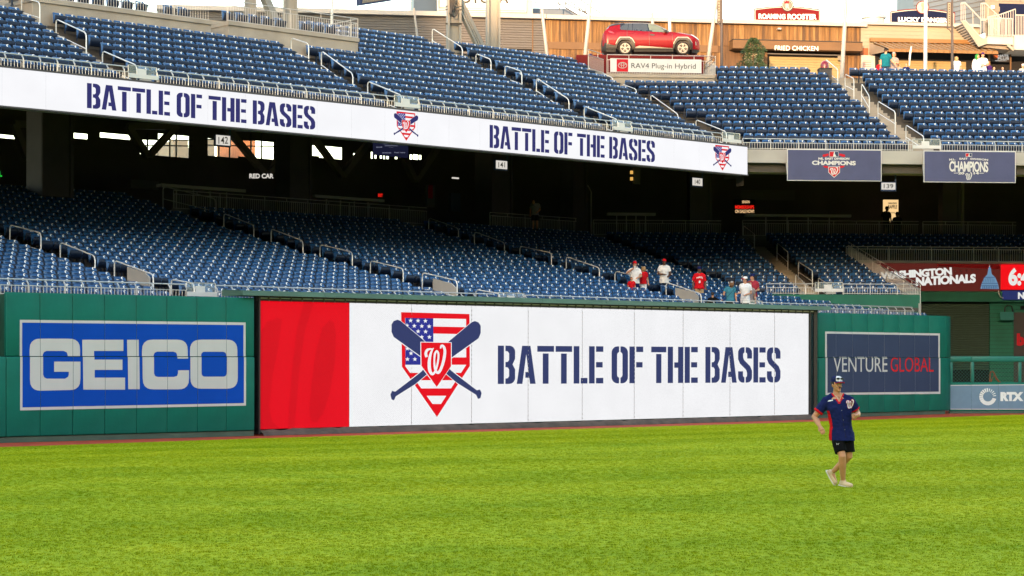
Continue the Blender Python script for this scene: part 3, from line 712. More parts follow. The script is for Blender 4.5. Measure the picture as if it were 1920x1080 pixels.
# concourse slab, back walls
mb = MB(); d0 = NL*TR
A0, A1, B0, B1 = LA.off(d0), LA.off(d0+10), LB.off(d0), LB.off(d0+10); c0, c1 = A0.isect(B0), A1.isect(B1); z = PLZ-.01
mb.quad(A0.at(LA.t(-520), z), (*c0, z), (*c1, z), A1.at(LA.t(-520), z), 'slab'); mb.quad((*c0, z), B0.at(42, z), B1.at(42, z), (*c1, z), 'slab')
mb.build('lower_concourse_floor', kind='structure')
mb = MB(); A0, A1, B0, B1 = LA.off(NLS*TR), LA.off(NL*TR+.6), LB.off(NLS*TR), LB.off(NL*TR+.6); c0, c1 = A0.isect(B0), A1.isect(B1); z = PLZ; tP0, tP1 = A0.t(322), A1.t(318)
for a_, b_, c_, d_ in ((A0.at(tP0, 0), Vector((*c0, 0)), Vector((*c1, 0)), A1.at(tP1, 0)), (Vector((*c0, 0)), B0.at(42, 0), B1.at(42, 0), Vector((*c1, 0)))):
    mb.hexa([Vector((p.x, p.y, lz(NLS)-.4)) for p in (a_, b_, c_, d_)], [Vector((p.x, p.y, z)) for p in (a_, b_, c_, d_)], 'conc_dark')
mb.build('platform_floor', kind='structure')
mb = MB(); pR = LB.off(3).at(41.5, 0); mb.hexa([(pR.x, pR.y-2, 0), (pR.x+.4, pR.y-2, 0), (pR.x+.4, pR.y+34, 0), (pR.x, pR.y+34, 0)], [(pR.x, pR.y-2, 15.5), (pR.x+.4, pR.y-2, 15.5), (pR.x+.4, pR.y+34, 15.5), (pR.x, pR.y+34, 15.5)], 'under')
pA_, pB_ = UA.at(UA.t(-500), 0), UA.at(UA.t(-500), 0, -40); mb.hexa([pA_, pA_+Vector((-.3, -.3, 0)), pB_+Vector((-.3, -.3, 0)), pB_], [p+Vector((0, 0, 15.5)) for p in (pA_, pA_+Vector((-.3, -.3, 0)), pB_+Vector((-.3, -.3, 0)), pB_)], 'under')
mb.build('stand_end_blocker', kind='structure')  # unseen end walls, added to keep light out from under the deck
d0 = (NU+1)*TR; A0, B0 = UA.off(d0), UB.off(d0); c0 = A0.isect(B0); z = uz(NU+1)-.01
mb = MB(); far = BUILD.off(9)
P = [A0.at(aL, z), Vector((*c0, z)), B0.at(34, z), far.at(far.t(2300), z), far.at(far.t(-700), z)]
mb.add(P+[p-Vector((0, 0, .5)) for p in P], [(0, 1, 2, 3, 4), (9, 8, 7, 6, 5), (0, 5, 6, 1), (1, 6, 7, 2)], 'conc')
mb.build('upper_concourse_floor', kind='structure')
# back wall of the lower concourse with the openings to daylight
AC, BC = ACONC, BCONC; cc = AC.isect(BC)
bw = empty('back_wall', AC.at(0, 9), 0, 'dark rear wall of the lower concourse with a row of openings to daylight', 'wall')
z0, z1 = PLZ-.1, 15.4; tL = AC.t(-300); tC = (cc-AC.a).dot(AC.u)
ops = [(-40, 36, 252, 258), (129, 163, 250, 259.5), (187, 243, 251, 259.5), (262, 295, 262, 290), (296, 353, 253, 294), (389, 446, 262, 294), (446, 512, 264, 296), (582, 597, 273, 292), (598, 640, 275, 297), (662, 676, 288, 297), (695, 698, 285, 297), (702, 705, 285, 297), (712, 715, 287, 297), (718, 721, 288, 298), (724, 728, 288, 298), (740, 744, 290, 298), (768, 772, 290, 299), (774, 783, 290, 299), (785, 789, 291, 299)]
xs = sorted({tL, tC+.0}|{AC.t(p) for o_ in ops for p in o_[:2]})
mb = MB()
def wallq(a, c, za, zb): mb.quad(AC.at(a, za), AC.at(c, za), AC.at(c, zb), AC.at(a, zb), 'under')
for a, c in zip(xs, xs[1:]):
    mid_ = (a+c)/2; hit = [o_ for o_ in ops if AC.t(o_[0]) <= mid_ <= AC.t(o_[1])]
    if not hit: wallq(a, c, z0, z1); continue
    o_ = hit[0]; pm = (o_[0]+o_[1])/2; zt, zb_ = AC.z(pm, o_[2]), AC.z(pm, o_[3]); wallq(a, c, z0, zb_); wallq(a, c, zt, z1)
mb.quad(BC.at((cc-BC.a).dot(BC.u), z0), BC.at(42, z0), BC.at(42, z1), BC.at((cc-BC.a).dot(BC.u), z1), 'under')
child(mb.build('wall_face'), bw)
mb = MB()
for pxm in (276, 318, 330, 410, 430, 470, 490): mb.beam(AC.pt(pxm, 250, .08), AC.pt(pxm, 297, .08), .08, .08, 'black')
for y in (261, 272): mb.beam(AC.pt(255, y, .08), AC.pt(360, y+2, .08), .05, .06, 'black'); mb.beam(AC.pt(385, y, .08), AC.pt(520, y+3, .08), .05, .06, 'black')
child(mb.build('mullions'), bw)
# V braces just in front of the back wall
VL = LA.off(NL*TR+7.5)
for vi, (xl, xb, xr, yb_, ym) in enumerate( ((25, 52, 78, 300, 232), (238, 277, 330, 294, 236), (425, 500, 560, 332, 240), (585, 641, 700, 330, 255), (740, 778, 830, 340, 262))):
    mb = MB(); mb.beam(VL.pt(xl, ym), VL.pt(xb, yb_), .34, .3, 'steel_truss'); mb.beam(VL.pt(xr, ym), VL.pt(xb, yb_), .34, .3, 'steel_truss')
    mb.beam(VL.pt(xl, ym), VL.pt(xr, ym+2), .3, .3, 'steel_truss')
    mb.build('brace', label='dark V shaped steel brace, '+['leftmost, beside the first column', 'left of the 142 sign', 'right of the 142 sign', 'left of the information screen', 'under the information screen'][vi], cat='steel brace', group='V braces along the lower concourse')
# columns
CLn = LA.off(26.2*TR); CBn = LB.off(26.5*TR)
def column(L, px, w, lab, m='steel_dark'):
    p = L.hit(px); mb = MB(); z0 = lz(24)-.1; mb.box((0, 0, (14.9-z0)/2), (w, w*.8, 14.9-z0), m)
    for s in (-1, 1): mb.box((s*(w/2-.09), -w*.4-.03, (14.9-z0)/2), (.16, .06, 14.9-z0), m)
    mb.build('column', label=lab, cat='column', group='thick dark columns under the upper deck', loc=(p.x, p.y, z0), rz=L.rz())
for L, px, w, lab in ((CLn, 93, 1.5, 'thick dark column left of the 142 sign'), (CLn, 550, 1.3, 'thick dark column right of the lit RED CAR letters'), (CLn, 925, 1.5, 'thick dark column behind the 141 sign'), (CLn, 1075, 1.1, 'thick dark column between the 141 and 140 signs'), (CBn, 1311, 1.2, 'thick dark column behind the 140 sign'), (CBn, 1780, 1.0, 'thick dark column under the right hand navy banner')): column(L, px, w, lab)
def pipe(L, px, y0, y1, r, lab, bend=0):
    mb = MB(); a = L.pt(px, y1); c = L.pt(px, y0); pts = [a, c]
    if bend: pts += [c+Vector((bend*.3, 0, .25)), c+Vector((bend, .1, .6))]
    mb.tube(pts, r, 'beige_steel' if r > .08 else 'galv_dim', 10); mb.build('drain_pipe', label=lab, cat='pipe', smooth=.9)
PL_ = LA.off(26.8*TR)
pipe(PL_, 577, 298, 408, .085, 'grey vertical drain pipe beside the dark column near the red exit sign', .0)
pipe(PL_, 1097, 342, 440, .075, 'vertical grey pipe at the corner of the lower concourse', -.5); pipe(LB.off(26.8*TR), 1108, 360, 440, .035, 'thin pipe next to the grey pipe at the concourse corner', -.4)
pipe(LB.off(26.8*TR), 1804, 340, 442, .10, 'thick grey pipe under the right hand navy banner')
# ------------------------------------------------------------------ railings
def railing(L, t0, t1, z, label, hp=.28, ht=.46, back=.10, pitch=.115, post=.61, m='galv', group=None, fwd=-.06, zfun=None, bracket=True):
    if t1 < t0: t0, t1 = t1, t0
    o = empty('railing', L.at((t0+t1)/2, z, fwd), 0, label, 'railing', group)
    Z = (lambda t: z) if zfun is None else zfun
    def seg(name, fn, **kw):
        q = MB(); fn(q); return child(q.build(name, **kw), o)
    n = max(2, int((t1-t0)/1.22))
    seg('top_rail', lambda q: q.tube([L.at(t0+(t1-t0)*i/n, Z(t0+(t1-t0)*i/n)+ht, fwd-back) for i in range(n+1)], .021, m, 8), smooth=.9)
    seg('lower_rail', lambda q: [q.beam(L.at(t0+(t1-t0)*i/n, Z(t0+(t1-t0)*i/n)+hp, fwd), L.at(t0+(t1-t0)*(i+1)/n, Z(t0+(t1-t0)*(i+1)/n)+hp, fwd), .03, .025, m) for i in range(n)])
    def picks(q):
        t = t0+pitch/2
        while t < t1: q.beam(L.at(t, Z(t), fwd), L.at(t, Z(t)+hp, fwd), .016, .016, m); t += pitch
        q.beam(L.at(t0, Z(t0)+.03, fwd), L.at(t1, Z(t1)+.03, fwd), .03, .025, m)
    seg('pickets', picks, kind='stuff')
    k = 0; t = t0
    pm = None
    while t <= t1+.01:
        q = MB(); zz = Z(t)
        if k % 2 == 0:
            q.beam(L.at(t, zz-.02, fwd), L.at(t, zz+hp+.07, fwd), .045, .03, m)
        else: q.beam(L.at(t, zz+hp, fwd), L.at(t, zz+hp+.07, fwd), .035, .025, m)
        if bracket: q.beam(L.at(t, zz+hp+.05, fwd), L.at(t, zz+ht-.02, fwd-back), .035, .03, m)
        else: q.beam(L.at(t, zz+hp, fwd), L.at(t, zz+ht, fwd-back), .03, .03, m)
        child(q.build('post'), o); t += post; k += 1
    return o
def gate(L, t0, t1, z, label, group, hf=.52, lo=.12):
    o = empty('aisle_gate', L.at((t0+t1)/2, z, -.1), 0, label, 'aisle barrier', group)
    q = MB()
    for a, c in (((t0, .0), (t0, hf)), ((t1, .0), (t1, hf)), ((t0, hf), (t1, hf))): q.beam(L.at(a[0], z+a[1], -.1), L.at(c[0], z+c[1], -.1), .022, .022, 'galv')
    child(q.build('frame'), o)
    q = MB(); q.quad(L.at(t0, z+lo, -.1), L.at(t1, z+lo, -.1), L.at(t1, z+hf, -.1), L.at(t0, z+hf, -.1), 'glass_pane'); child(q.build('pane'), o)
    q = MB(); a, b_ = L.at(t0-.02, z, -.02), L.at(t1+.02, z, -.02); q.prism([a+Vector((0, 0, .10)), b_+Vector((0, 0, .10)), b_+Vector((0, 0, .24)), a+Vector((0, 0, .24))], Vector((L.n.x, L.n.y, 0))*-.05, 'white_paint'); child(q.build('board'), o)
    q = MB(); m_ = (t0+t1)/2; a, b_ = L.at(m_-.15, z, -.03), L.at(m_+.3, z, -.03); q.prism([a+Vector((0, 0, .0)), b_+Vector((0, 0, .0)), b_+Vector((0, 0, .09)), a+Vector((0, 0, .09))], Vector((L.n.x, L.n.y, 0))*-.04, 'conc_light')
    a, b_ = L.at(m_-.22, z, -.05), L.at(m_+.12, z, -.05)
    if hf > .45: q.prism([a+Vector((0, 0, .24)), b_+Vector((0, 0, .24)), b_+Vector((0, 0, .42)), a+Vector((0, 0, .42))], Vector((L.n.x, L.n.y, 0))*-.04, 'white_paint')
    child(q.build('notice_plate'), o); return o
# aisles: (line, px at the front, half width, k range)
def tpx(L, px): return L.t(px)
UGR = 'railings along the upper deck front'
ug = [(242.5, 296), (742, 787), (1151, 1186), (1357, 1390)]
cuts = [UA.t(-90)]+[UA.t(p) for g in ug for p in g]
labs = ['railing above the ribbon screen at the left edge of the frame', 'railing above the ribbon screen left of its first emblem', 'railing above the ribbon screen right of its first emblem', 'railing above the ribbon screen over the second BASES', 'short railing']
for i in range(4): railing(UA, cuts[2*i], cuts[2*i+1], RZT+.03, 'pale picket '+labs[i], group=UGR)
for i, (a, c) in enumerate(ug): gate(UA, UA.t(a), UA.t(c), RZT+.03, 'clear panel gate with white board closing the '+['first', 'second', 'third', 'fourth'][i]+' upper deck aisle from the left', 'clear gates on the upper deck front')
FZ = 11.47
railing(UB, UB.t(1393), UB.t(1711), FZ, 'pale picket railing above the red and white champions banner', group=UGR)
gate(UB, UB.t(1712), UB.t(1763), FZ, 'clear panel gate with white board right of the 139 sign on the upper deck', 'clear gates on the upper deck front')
railing(UB, UB.t(1764), UB.t(2010), FZ, 'pale picket railing above the 2014 champions banner', group=UGR)
LGR = 'railings along the lower deck front'
LZR = LA.z(0, 548)+.0
LZR = CZ+2.24-.46
railing(LA, LA.t(-90), LA.t(352), LZR, 'pale picket railing above the blue sign wall', group=LGR)
gate(LA, LA.t(353), LA.t(407), LZR, 'clear panel gate above the blue sign wall', 'clear gates on the lower deck front')
railing(LA, LA.t(409), LA.t(929), LZR, 'pale picket railing above the left half of the big screen', group=LGR)
gate(LA, LA.t(938), LA.t(986), LZR, 'clear panel gate behind the middle of the big screen', 'clear gates on the lower deck front')
railing(LA, LA.t(990), LA.t(1390), LZR, 'pale picket railing over the right half of the big screen', group=LGR)
gate(LA, LA.t(1396), LA.t(1432), LZR, 'clear panel gate beside the group of fans', 'clear gates on the lower deck front')
railing(LA, LA.t(1434), LA.t(1716), LZR, 'pale picket railing over the navy sign wall', group=LGR, hp=.30)
LBF = LB.off(6*TR); bz = LBF.z(1600, 551.5)
railing(LBF, LBF.t(1438), LBF.t(1527), bz, 'short pale picket railing above the green wall behind the fans', group=LGR)
gate(LBF, LBF.t(1529), LBF.t(1581), bz, 'clear panel gate above the green wall at the right hand stairs', 'clear gates on the lower deck front')
railing(LBF, LBF.t(1582), SB0, bz, 'pale picket railing above the green wall right of the stairs', group=LGR)
# green wall under the right rows
mb = MB(); a = LBF.at(LBF.t(1395), 0); c = LBF.at(SB0+.12, 0); zt = bz-.02
a.z = c.z = 2.2; mb.prism([a, c, Vector((c.x, c.y, zt)), Vector((a.x, a.y, zt))], Vector((-LBF.n.x, -LBF.n.y, 0))*.3, 'green_wall')
mb.build('green_wall', label='smooth green wall under the seats right of the group of fans', cat='wall')
# concrete behind the pads under the lower deck front
mb = MB(); a0 = LA.at(LA.t(-520), LZ0-.02, .0); a1 = LA.at(LA.t(1722), LZ0-.02, .0)
mb.prism([Vector((a0.x, a0.y, 0)), Vector((a1.x, a1.y, 0)), Vector((a1.x, a1.y, LZR)), Vector((a0.x, a0.y, LZR))], Vector((-LA.n.x, -LA.n.y, 0))*.12, 'green_dark')
mb.build('front_parapet_wall', kind='structure')
# side edge of the right rows: sloping rail down to the corner; railing behind the LED board
SLn = Line(LB.a+LB.u*SB0-LB.n*(6*TR), LB.a+LB.u*SB1-LB.n*(19.8*TR))
zf_ = lambda t: lz(6+t/TR)+.22
SLn2 = Line(SLn.a, SLn.b)
railing(SLn2, 0, (SLn2.b-SLn2.a).length, 0, 'sloping picket railing stepping down beside the seats left of the maroon board', hp=.62, ht=.80, back=0, group='railings beside the maroon board', zfun=zf_, fwd=.08, post=1.22, bracket=False)
mb = MB(); n = Vector((LB.u.x, LB.u.y, 0)); A_ = []
L_ = (SLn2.b-SLn2.a).length
mb.prism([SLn2.at(0, lz(6)-.9), SLn2.at(0, lz(6)+.2), SLn2.at(L_, lz(19.8)+.2), SLn2.at(L_, lz(19.8)-.9)], n*.12, 'conc_light'); mb.build('side_curb_wall', kind='structure')
LBM = LB.off(19.8*TR); rz_ = LBM.z(1700, 490)
railing(LBM, LBM.t(1587), LBM.t(1870), rz_, 'tall picket railing above the maroon board', hp=.62, ht=.74, back=0, group='railings beside the maroon board', post=1.1, bracket=False)
railing(LBM, LBM.t(1872), LBM.t(1990), rz_, 'tall picket railing above the red clock board', hp=.62, ht=.74, back=0, group='railings beside the maroon board', post=1.1, bracket=False)
mb = MB(); p, q = LBM.at(LBM.t(1610), rz_-.05, .12), LBM.at(LBM.t(2000), rz_-.05, .12); mb.beam(p, q, .3, .10, 'conc_light'); mb.build('edge_curb', label='thin pale concrete edge over the maroon board', cat='concrete edge')
# concourse railings at the back of the lower deck
LAB = LA.off(NLS*TR+.12); LBB = LB.off(NLS*TR+.12); zb0 = PLZ
cg = 'concourse railings behind the lower seats'
railing(LAB, LAB.t(325), LAB.t(800), zb0, 'long dim railing behind the lower seats between the 142 and 141 signs', hp=.64, ht=.80, back=0, m='galv_dim', group=cg, bracket=False, fwd=0, post=1.22, zfun=lambda t: zb0)
railing(LAB, LAB.t(918), LAB.t(1080), zb0, 'dim railing behind the lower seats right of the 141 sign', hp=.64, ht=.80, back=0, m='galv_dim', group=cg, bracket=False, fwd=0, post=1.22, zfun=lambda t: zb0)
railing(LBB, LBB.t(1112), LBB.t(1352), zb0, 'dim railing behind the lower seats under the 140 sign', hp=.62, ht=.78, back=0, m='galv_dim', group=cg, bracket=False, fwd=0, post=1.22)
railing(LBB, LBB.t(1392), LBB.t(1722), zb0, 'dim railing behind the lower seats left of the raffle poster people', hp=.66, ht=.82, back=0, m='galv_dim', group=cg, bracket=False, fwd=0, post=1.22)
railing(LBB, LBB.t(1730), LBB.t(1905), zb0, 'dim railing behind the lower seats at the far right', hp=.66, ht=.82, back=0, m='galv_dim', group=cg, bracket=False, fwd=0, post=1.22)

# ------------------------------------------------------------------ aisle hand rails
def handrail(p, q, label, group, h=1.0, m='rail', dims=None):
    """p lower foot, q upper foot"""
    p, q = Vector(p), Vector(q); o = empty('handrail', p, 0, label, 'handrail', group); d = (q-p)
    up = Vector((0, 0, h)); e = .14; u = d.normalized(); q_ = MB()
    a = p+up; b = q+up
    pts = [p, a-Vector((0, 0, e)), a-Vector((0, 0, e*.3))+u*e*.25, a+u*e*.9, b-u*e*.9, b-Vector((0, 0, e*.3))-u*e*.25, b-Vector((0, 0, e)), q]
    q_.tube(pts, .023, m, 8); child(q_.build('rail_loop', smooth=1.), o)
    q_ = MB(); q_.tube([p+Vector((0, 0, h*.45)), q+Vector((0, 0, h*.45))], .020, m, 8); child(q_.build('mid_rail', smooth=1.), o)
    return o
def a_pt(L, t, k, zf): return L.at(t, zf(int(k)), -k*TR)
PAT = [(.15, 2.6), (3.7, 6.1), (7.1, 8.5), (9.6, 10.9), (12.0, 13.6)]
uaisle = [(242.5+296)/2, (742+787)/2, (1151+1186)/2]
AISU = [UA.t(p) for p in uaisle]
ordn = ['first', 'second', 'third', 'fourth', 'fifth', 'sixth']
for i, t in enumerate(AISU):
    pat = [(.15, 2.8), (4.1, 6.6), (8.0, 9.6)] if i == 0 else PAT[:4] if i == 1 else [(.15, 2.5), (3.6, 6.0), (7.1, 8.4), (9.5, 10.7), (11.8, 14.3)]
    for j, (k0, k1) in enumerate(pat):
        handrail(a_pt(UA, t-.2, k0, uz), a_pt(UA, t-.2, k1, uz), 'looped steel handrail, %s from the bottom of the %s upper deck aisle from the left' % (ordn[j], ordn[i]), 'looped handrails on the upper deck aisles')
for j, (k0, k1) in enumerate([(.2, 2.5), (3.9, 6.1), (7.3, 8.5), (9.3, 10.3)]):
    P_ = []
    for k in (k0, k1):
        c = ucorner(k); P_.append((c.x-.85, c.y-.2, uz(int(k))+.1))
    handrail(P_[0], P_[1], 'looped steel handrail, %s from the bottom of the corner aisle below the red car' % ordn[j], 'looped handrails on the upper deck aisles')
TUB = UB.t(1737)
for j, (k0, k1) in enumerate([(.1, 2.5), (4.0, 6.5), (7.8, 9.0), (10.2, 11.6), (12.8, 14.8)]):
    handrail(a_pt(UB, TUB-.1-.085*k0, k0, uz), a_pt(UB, TUB-.1-.085*k1, k1, uz), 'looped steel handrail, %s from the bottom of the right hand upper deck stairs' % ordn[j], 'looped handrails on the upper deck aisles')
AISL = [LA.t(372), LA.t(950), LA.t(1404)]
for i, t in enumerate(AISL):
    pat = [(.1, 1.6), (2.8, 5.5), (6.9, 9.5), (11, 13.5)] if i == 0 else [(.3, 1.8), (3, 5.3), (6.6, 8.9), (10.2, 12.6), (13.9, 16.4), (17.8, 20.3)] if i == 1 else [(2.9, 5.2), (7.4, 8.7), (9.8, 12.2), (13.3, 15.7), (16.9, 19.3), (20.6, 23.1)]
    for j, (k0, k1) in enumerate(pat):
        handrail(a_pt(LA, t-.1, k0, lz), a_pt(LA, t-.1, k1, lz), 'looped steel handrail, %s from the bottom of the %s lower deck aisle from the left' % (ordn[j], ordn[i]), 'looped handrails on the lower deck aisles', h=1.08)
    kk = 3.1
    mb = MB(); A_, B_ = a_pt(LA, t-.1, kk, lz), a_pt(LA, t-.1, kk+1.5, lz); n = Vector((LA.u.x, LA.u.y, 0))*.06
    mb.prism([A_+Vector((0, 0, .05)), A_+Vector((0, 0, .82)), A_*.8+B_*.2+Vector((0, 0, .96)), B_+Vector((0, 0, 1.02)), B_+Vector((0, 0, .05))], n, 'conc_light')
    mb.build('aisle_screen', label='grey solid panel on the handrail of the %s lower deck aisle from the left' % ordn[i], cat='panel', group='grey panels on the lower aisles')
TLB = (LB.off(6*TR).hit(1543)-LB.a).dot(LB.u)
for j, (k0, k1, s) in enumerate([(6.3, 9.6, .5), (7.8, 10.2, -.45), (11., 14.5, .5), (17.0, 20., .45), (23.0, 26.5, -.2)]):
    handrail(a_pt(LB, TLB+s, k0, lz), a_pt(LB, TLB+s, k1, lz), 'steel handrail, %s up the right hand lower deck stairs' % ordn[j], 'looped handrails on the lower deck aisles', h=.9)
handrail(LAB.at(LAB.t(382), zb0-.55, .9), LAB.at(LAB.t(320), zb0, -.6), 'dim handrail at the left end of the long concourse railing', 'looped handrails on the lower deck aisles', m='galv_dim')
# steps of the aisles: half-height steps between the rows
def steps(L, t00, w, k0, k1, zf, lab, m='conc', dr=0.):
    mb = MB()
    for k in range(k0, k1):
        t = t00-dr*k
        z = zf(k); h = (zf(k+1)-z)/2
        P_ = [L.at(t-w/2, z, -(k*TR+.42)), L.at(t+w/2, z, -(k*TR+.42)), L.at(t+w/2, z, -(k+1)*TR), L.at(t-w/2, z, -(k+1)*TR)]
        mb.hexa(P_, [p+Vector((0, 0, h)) for p in P_], m)
        P_ = [L.at(t-w/2, z-.01, -(k*TR-.01)), L.at(t+w/2, z-.01, -(k*TR-.01)), L.at(t+w/2, z-.01, -(k*TR+.06)), L.at(t-w/2, z-.01, -(k*TR+.06))]
        if k > k0: mb.hexa([p-Vector((0, 0, .16)) for p in P_], [p+Vector((0, 0, .014)) for p in P_], m)
    mb.build('stair_steps', label=lab, cat='steps', group='concrete aisle steps')
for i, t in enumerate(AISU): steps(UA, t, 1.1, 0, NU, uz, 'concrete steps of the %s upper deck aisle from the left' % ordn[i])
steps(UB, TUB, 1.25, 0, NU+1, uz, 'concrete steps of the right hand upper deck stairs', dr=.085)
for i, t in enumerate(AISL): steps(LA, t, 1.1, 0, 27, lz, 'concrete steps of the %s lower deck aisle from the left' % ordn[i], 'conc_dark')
steps(LB, TLB, 1.25, 6, NLS, lz, 'concrete steps of the right hand lower deck stairs')

# ------------------------------------------------------------------ seats
def seat_parts():
    xs = [-.232, -.205, -.14, -.02, .085, .205, .232]; zs = [.43, .56, .735, .760, .79, .82, .845]
    v = []; f = []; m_ = []
    for j, z in enumerate(zs):
        for i, x in enumerate(xs):
            t = (z-.43)/.415; y = .02+.13*t+(.05 if j == 6 else 0)-.05*(abs(x)/.232)**2+.03*(1-t)*(1-t)
            zz = z
            if j == 6: zz = .845-(.045 if abs(x) > .22 else .012 if abs(x) > .2 else 0)
            if j == 5 and abs(x) > .22: zz = .792
            v.append((x*(1-.15*t*t), y, zz))
    w = len(xs)
    for j in range(len(zs)-1):
        for i in range(w-1):
            if j == 2 and i in (2, 3): continue
            a = j*w+i; f.append((a, a+1, a+w+1, a+w))
    rim = [i for i in range(w)]+[j*w+w-1 for j in range(1, 7)]+[6*w+i for i in range(w-2, -1, -1)]+[j*w for j in range(5, 0, -1)]
    b = len(v)
    for r_ in rim: x, y, z = v[r_]; v.append((x*.96, y+.03, z-.004))
    n = len(rim)
    for i in range(n): f.append((rim[(i+1) % n], rim[i], b+i, b+(i+1) % n))
    back = (v, f)
    # tipped-up seat pan
    P = [(.0, .41, .03), (-.07, .44, .05), (-.14, .56, .06), (-.15, .68, .035)]
    v = []; f = []
    for x, sc in ((-.225, .8), (-.17, 1), (.17, 1), (.225, .8)):
        for y, z, th in P: v.append((x, y, z)); v.append((x, y+th*.75*sc+.005, z+th*.65*sc+.005))
    k = len(P)*2
    for i in range(3):
        for j in range(len(P)-1):
            a = i*k+2*j; c = a+k; f.append((a, a+2, c+2, c)); f.append((a+1, c+1, c+3, a+3))
        a = i*k+2*(len(P)-1); f.append((a, a+1, a+k+1, a+k))
    for i in (0, 3):
        for j in range(len(P)-1):
            a = i*k+2*j; q = (a, a+1, a+3, a+2); f.append(q if i == 0 else q[::-1])
    pan = (v, f)
    mb = MB(); mb.box((.25, -.02, .655), (.045, .30, .03)); mb.box((.25, .04, .32), (.04, .07, .64)); mb.box((.25, .03, .02), (.06, .16, .04)); mb.box((.25, .085, .70), (.03, .05, .09))
    arm = (mb.v, mb.f)
    n = 10; v = [(.112, .0, .800)]+[(.112+.043*math.cos(2*math.pi*i/n), 0, .800+.043*math.sin(2*math.pi*i/n)) for i in range(n)]
    # lay the disc on the back's slope, 4 mm proud
    def yb(x, z): t = (z-.43)/.415; return .02+.13*t-.05*(abs(x)/.232)**2+.03*(1-t)**2
    v = [(x, yb(x, z)-.006, z) for x, y, z in v]; f = [(0, i, i % n+1)[::-1] if False else (0, i % n+1, i)[::-1] for i in range(1, n+1)]
    f = [(0, i, i % n+1) for i in range(1, n+1)]
    disc = (v, f)
    v2 = [(.112+a, yb(.112, .80+b)-.009, .80+b) for a, b in ((-.009, -.007), (.009, -.007), (.009, .007), (-.009, .007))]
    return back, pan, arm, disc, (v2, [(0, 1, 2, 3)])
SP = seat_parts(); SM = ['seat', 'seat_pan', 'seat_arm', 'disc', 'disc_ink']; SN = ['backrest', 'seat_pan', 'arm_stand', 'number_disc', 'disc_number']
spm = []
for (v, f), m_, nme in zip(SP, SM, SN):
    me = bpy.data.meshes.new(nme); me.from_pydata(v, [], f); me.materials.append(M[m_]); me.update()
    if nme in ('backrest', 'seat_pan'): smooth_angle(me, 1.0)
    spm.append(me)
PITCH = .50
spots = []       # (x, y, z, rz, region, k, apparent size)
def in_view(x, y, z, mgn=40):
    px = CXP+F*x/y; py = 669-F*(z-CZ)/y; return -mgn < px < 1920+mgn and -60 < py < 1100
def seat_row(L, k, ta, tb, zf, region, skips, seed):
    off = (k*TR+.50); rs = random.Random(seed*100+k); t = ta+PITCH/2+(0 if k % 2 else PITCH/2)*0
    segs = []; cuts = sorted(skips); s = ta
    for a, c in cuts:
        if c < ta or a > tb: continue
        if a > s: segs.append((s, a))
        s = max(s, c)
    if s < tb: segs.append((s, tb))
    for a, c in segs:
        n = int((c-a)/PITCH+.02)
        if n < 1: continue
        slack = (c-a)-n*PITCH; st0 = a+slack*((k*.37+seed*.2) % 1)
        for i in range(n):
            t = st0+PITCH*(i+.5); p = L.at(t, zf(k), -off)
            if in_view(p.x, p.y, p.z): spots.append((p.x+rs.uniform(-.008, .008), p.y, p.z, L.rz()+rs.uniform(-.03, .03), region, k))
AW = .60
# platforms in the upper deck occupy these spans (from row, t range)
P1 = (9, UA.t(-300), UA.off(9*TR).t(395)); P2 = (9, UA.off(9*TR).t(428), UA.off(9*TR).t(671))
def rel(L, off, px): return L.off(off).t(px)
for k in range(NU+1):
    c = ucorner(k); tc_ = (ucornerA(k)-UA.a).dot(UA.u); sk_ = [(t-AW, t+AW) for t in AISU]
    if k >= 9: sk_ += [(-99, rel(UA, k*TR, 397)-(k-9)*.0), (rel(UA, 9*TR, 397), rel(UA, 9*TR, 672)+.2)]
    seat_row(UA, k, UA.t(-110), tc_-1.15, uz, 'upper', sk_, 1)
    tb_ = (c-UB.a).dot(UB.u); sk_ = [(TUB-.65-.085*k, TUB+.65-.085*k)]
    if k >= 11: sk_ += [(-9, rel(UB, 11*TR, 1342))]
    if k == 13: sk_ += [(rel(UB, k*TR, 1532), rel(UB, k*TR, 1560))]
    if k < 13 or True: seat_row(UB, k, tb_+.15, 26, uz, 'upper_right', sk_, 2)
for k in range(NL):
    c = lcorner(k); tc_ = (c-LA.a).dot(LA.u); sk_ = [(t-AW, t+AW) for t in AISL]
    if k >= NLS: sk_ += [(LA.off(k*TR).t(312), 99)]
    seat_row(LA, k, LA.t(-110), tc_-.12, lz, 'lower', sk_, 3)
    if 6 <= k < NLS:
        tb_ = (c-LB.a).dot(LB.u); end = sbk(k)-.3 if k < 20 else 30.
        seat_row(LB, k, tb_+.12, end, lz, 'lower_right', [(TLB-.68, TLB+.68)], 4)
spots.sort(key=lambda s: s[1])
def hide_under(s): return False
near = [s for s in spots if 0 < CXP+F*s[0]/s[1] < 1920 and 669-F*(s[2]+.8-CZ)/s[1] > 4 and not (s[4] == 'lower' and s[5] > 14)]
indiv = near[:300]; ind_set = set(id(s) for s in indiv); rest = [s for s in spots if id(s) not in ind_set]
ORD = ['front', 'second', 'third', 'fourth', 'fifth', 'sixth', 'seventh', 'eighth', 'ninth', 'tenth', 'eleventh', 'twelfth', 'thirteenth', 'fourteenth', 'fifteenth', 'sixteenth']
LAB_ = {'upper': 'blue seat with white disc at the left end of the upper deck',
        'lower': 'blue seat with white disc in the lower deck above the green wall'}
for x, y, z, rz, reg, k in indiv:
    g = reg if reg in LAB_ else 'upper'
    o = empty('stadium_seat', (x, y, z), rz, 'blue seat in the %s row%s of the %s deck, near the left edge' % (ORD[min(k, 15)], '' if k == 0 else ' up', g), 'seat', 'blue stadium seats at the left end of the %s deck' % g)
    for me in spm: link(me.name.split('.')[0], me, o)
V = []; Fq = []; MI = []; base = 0
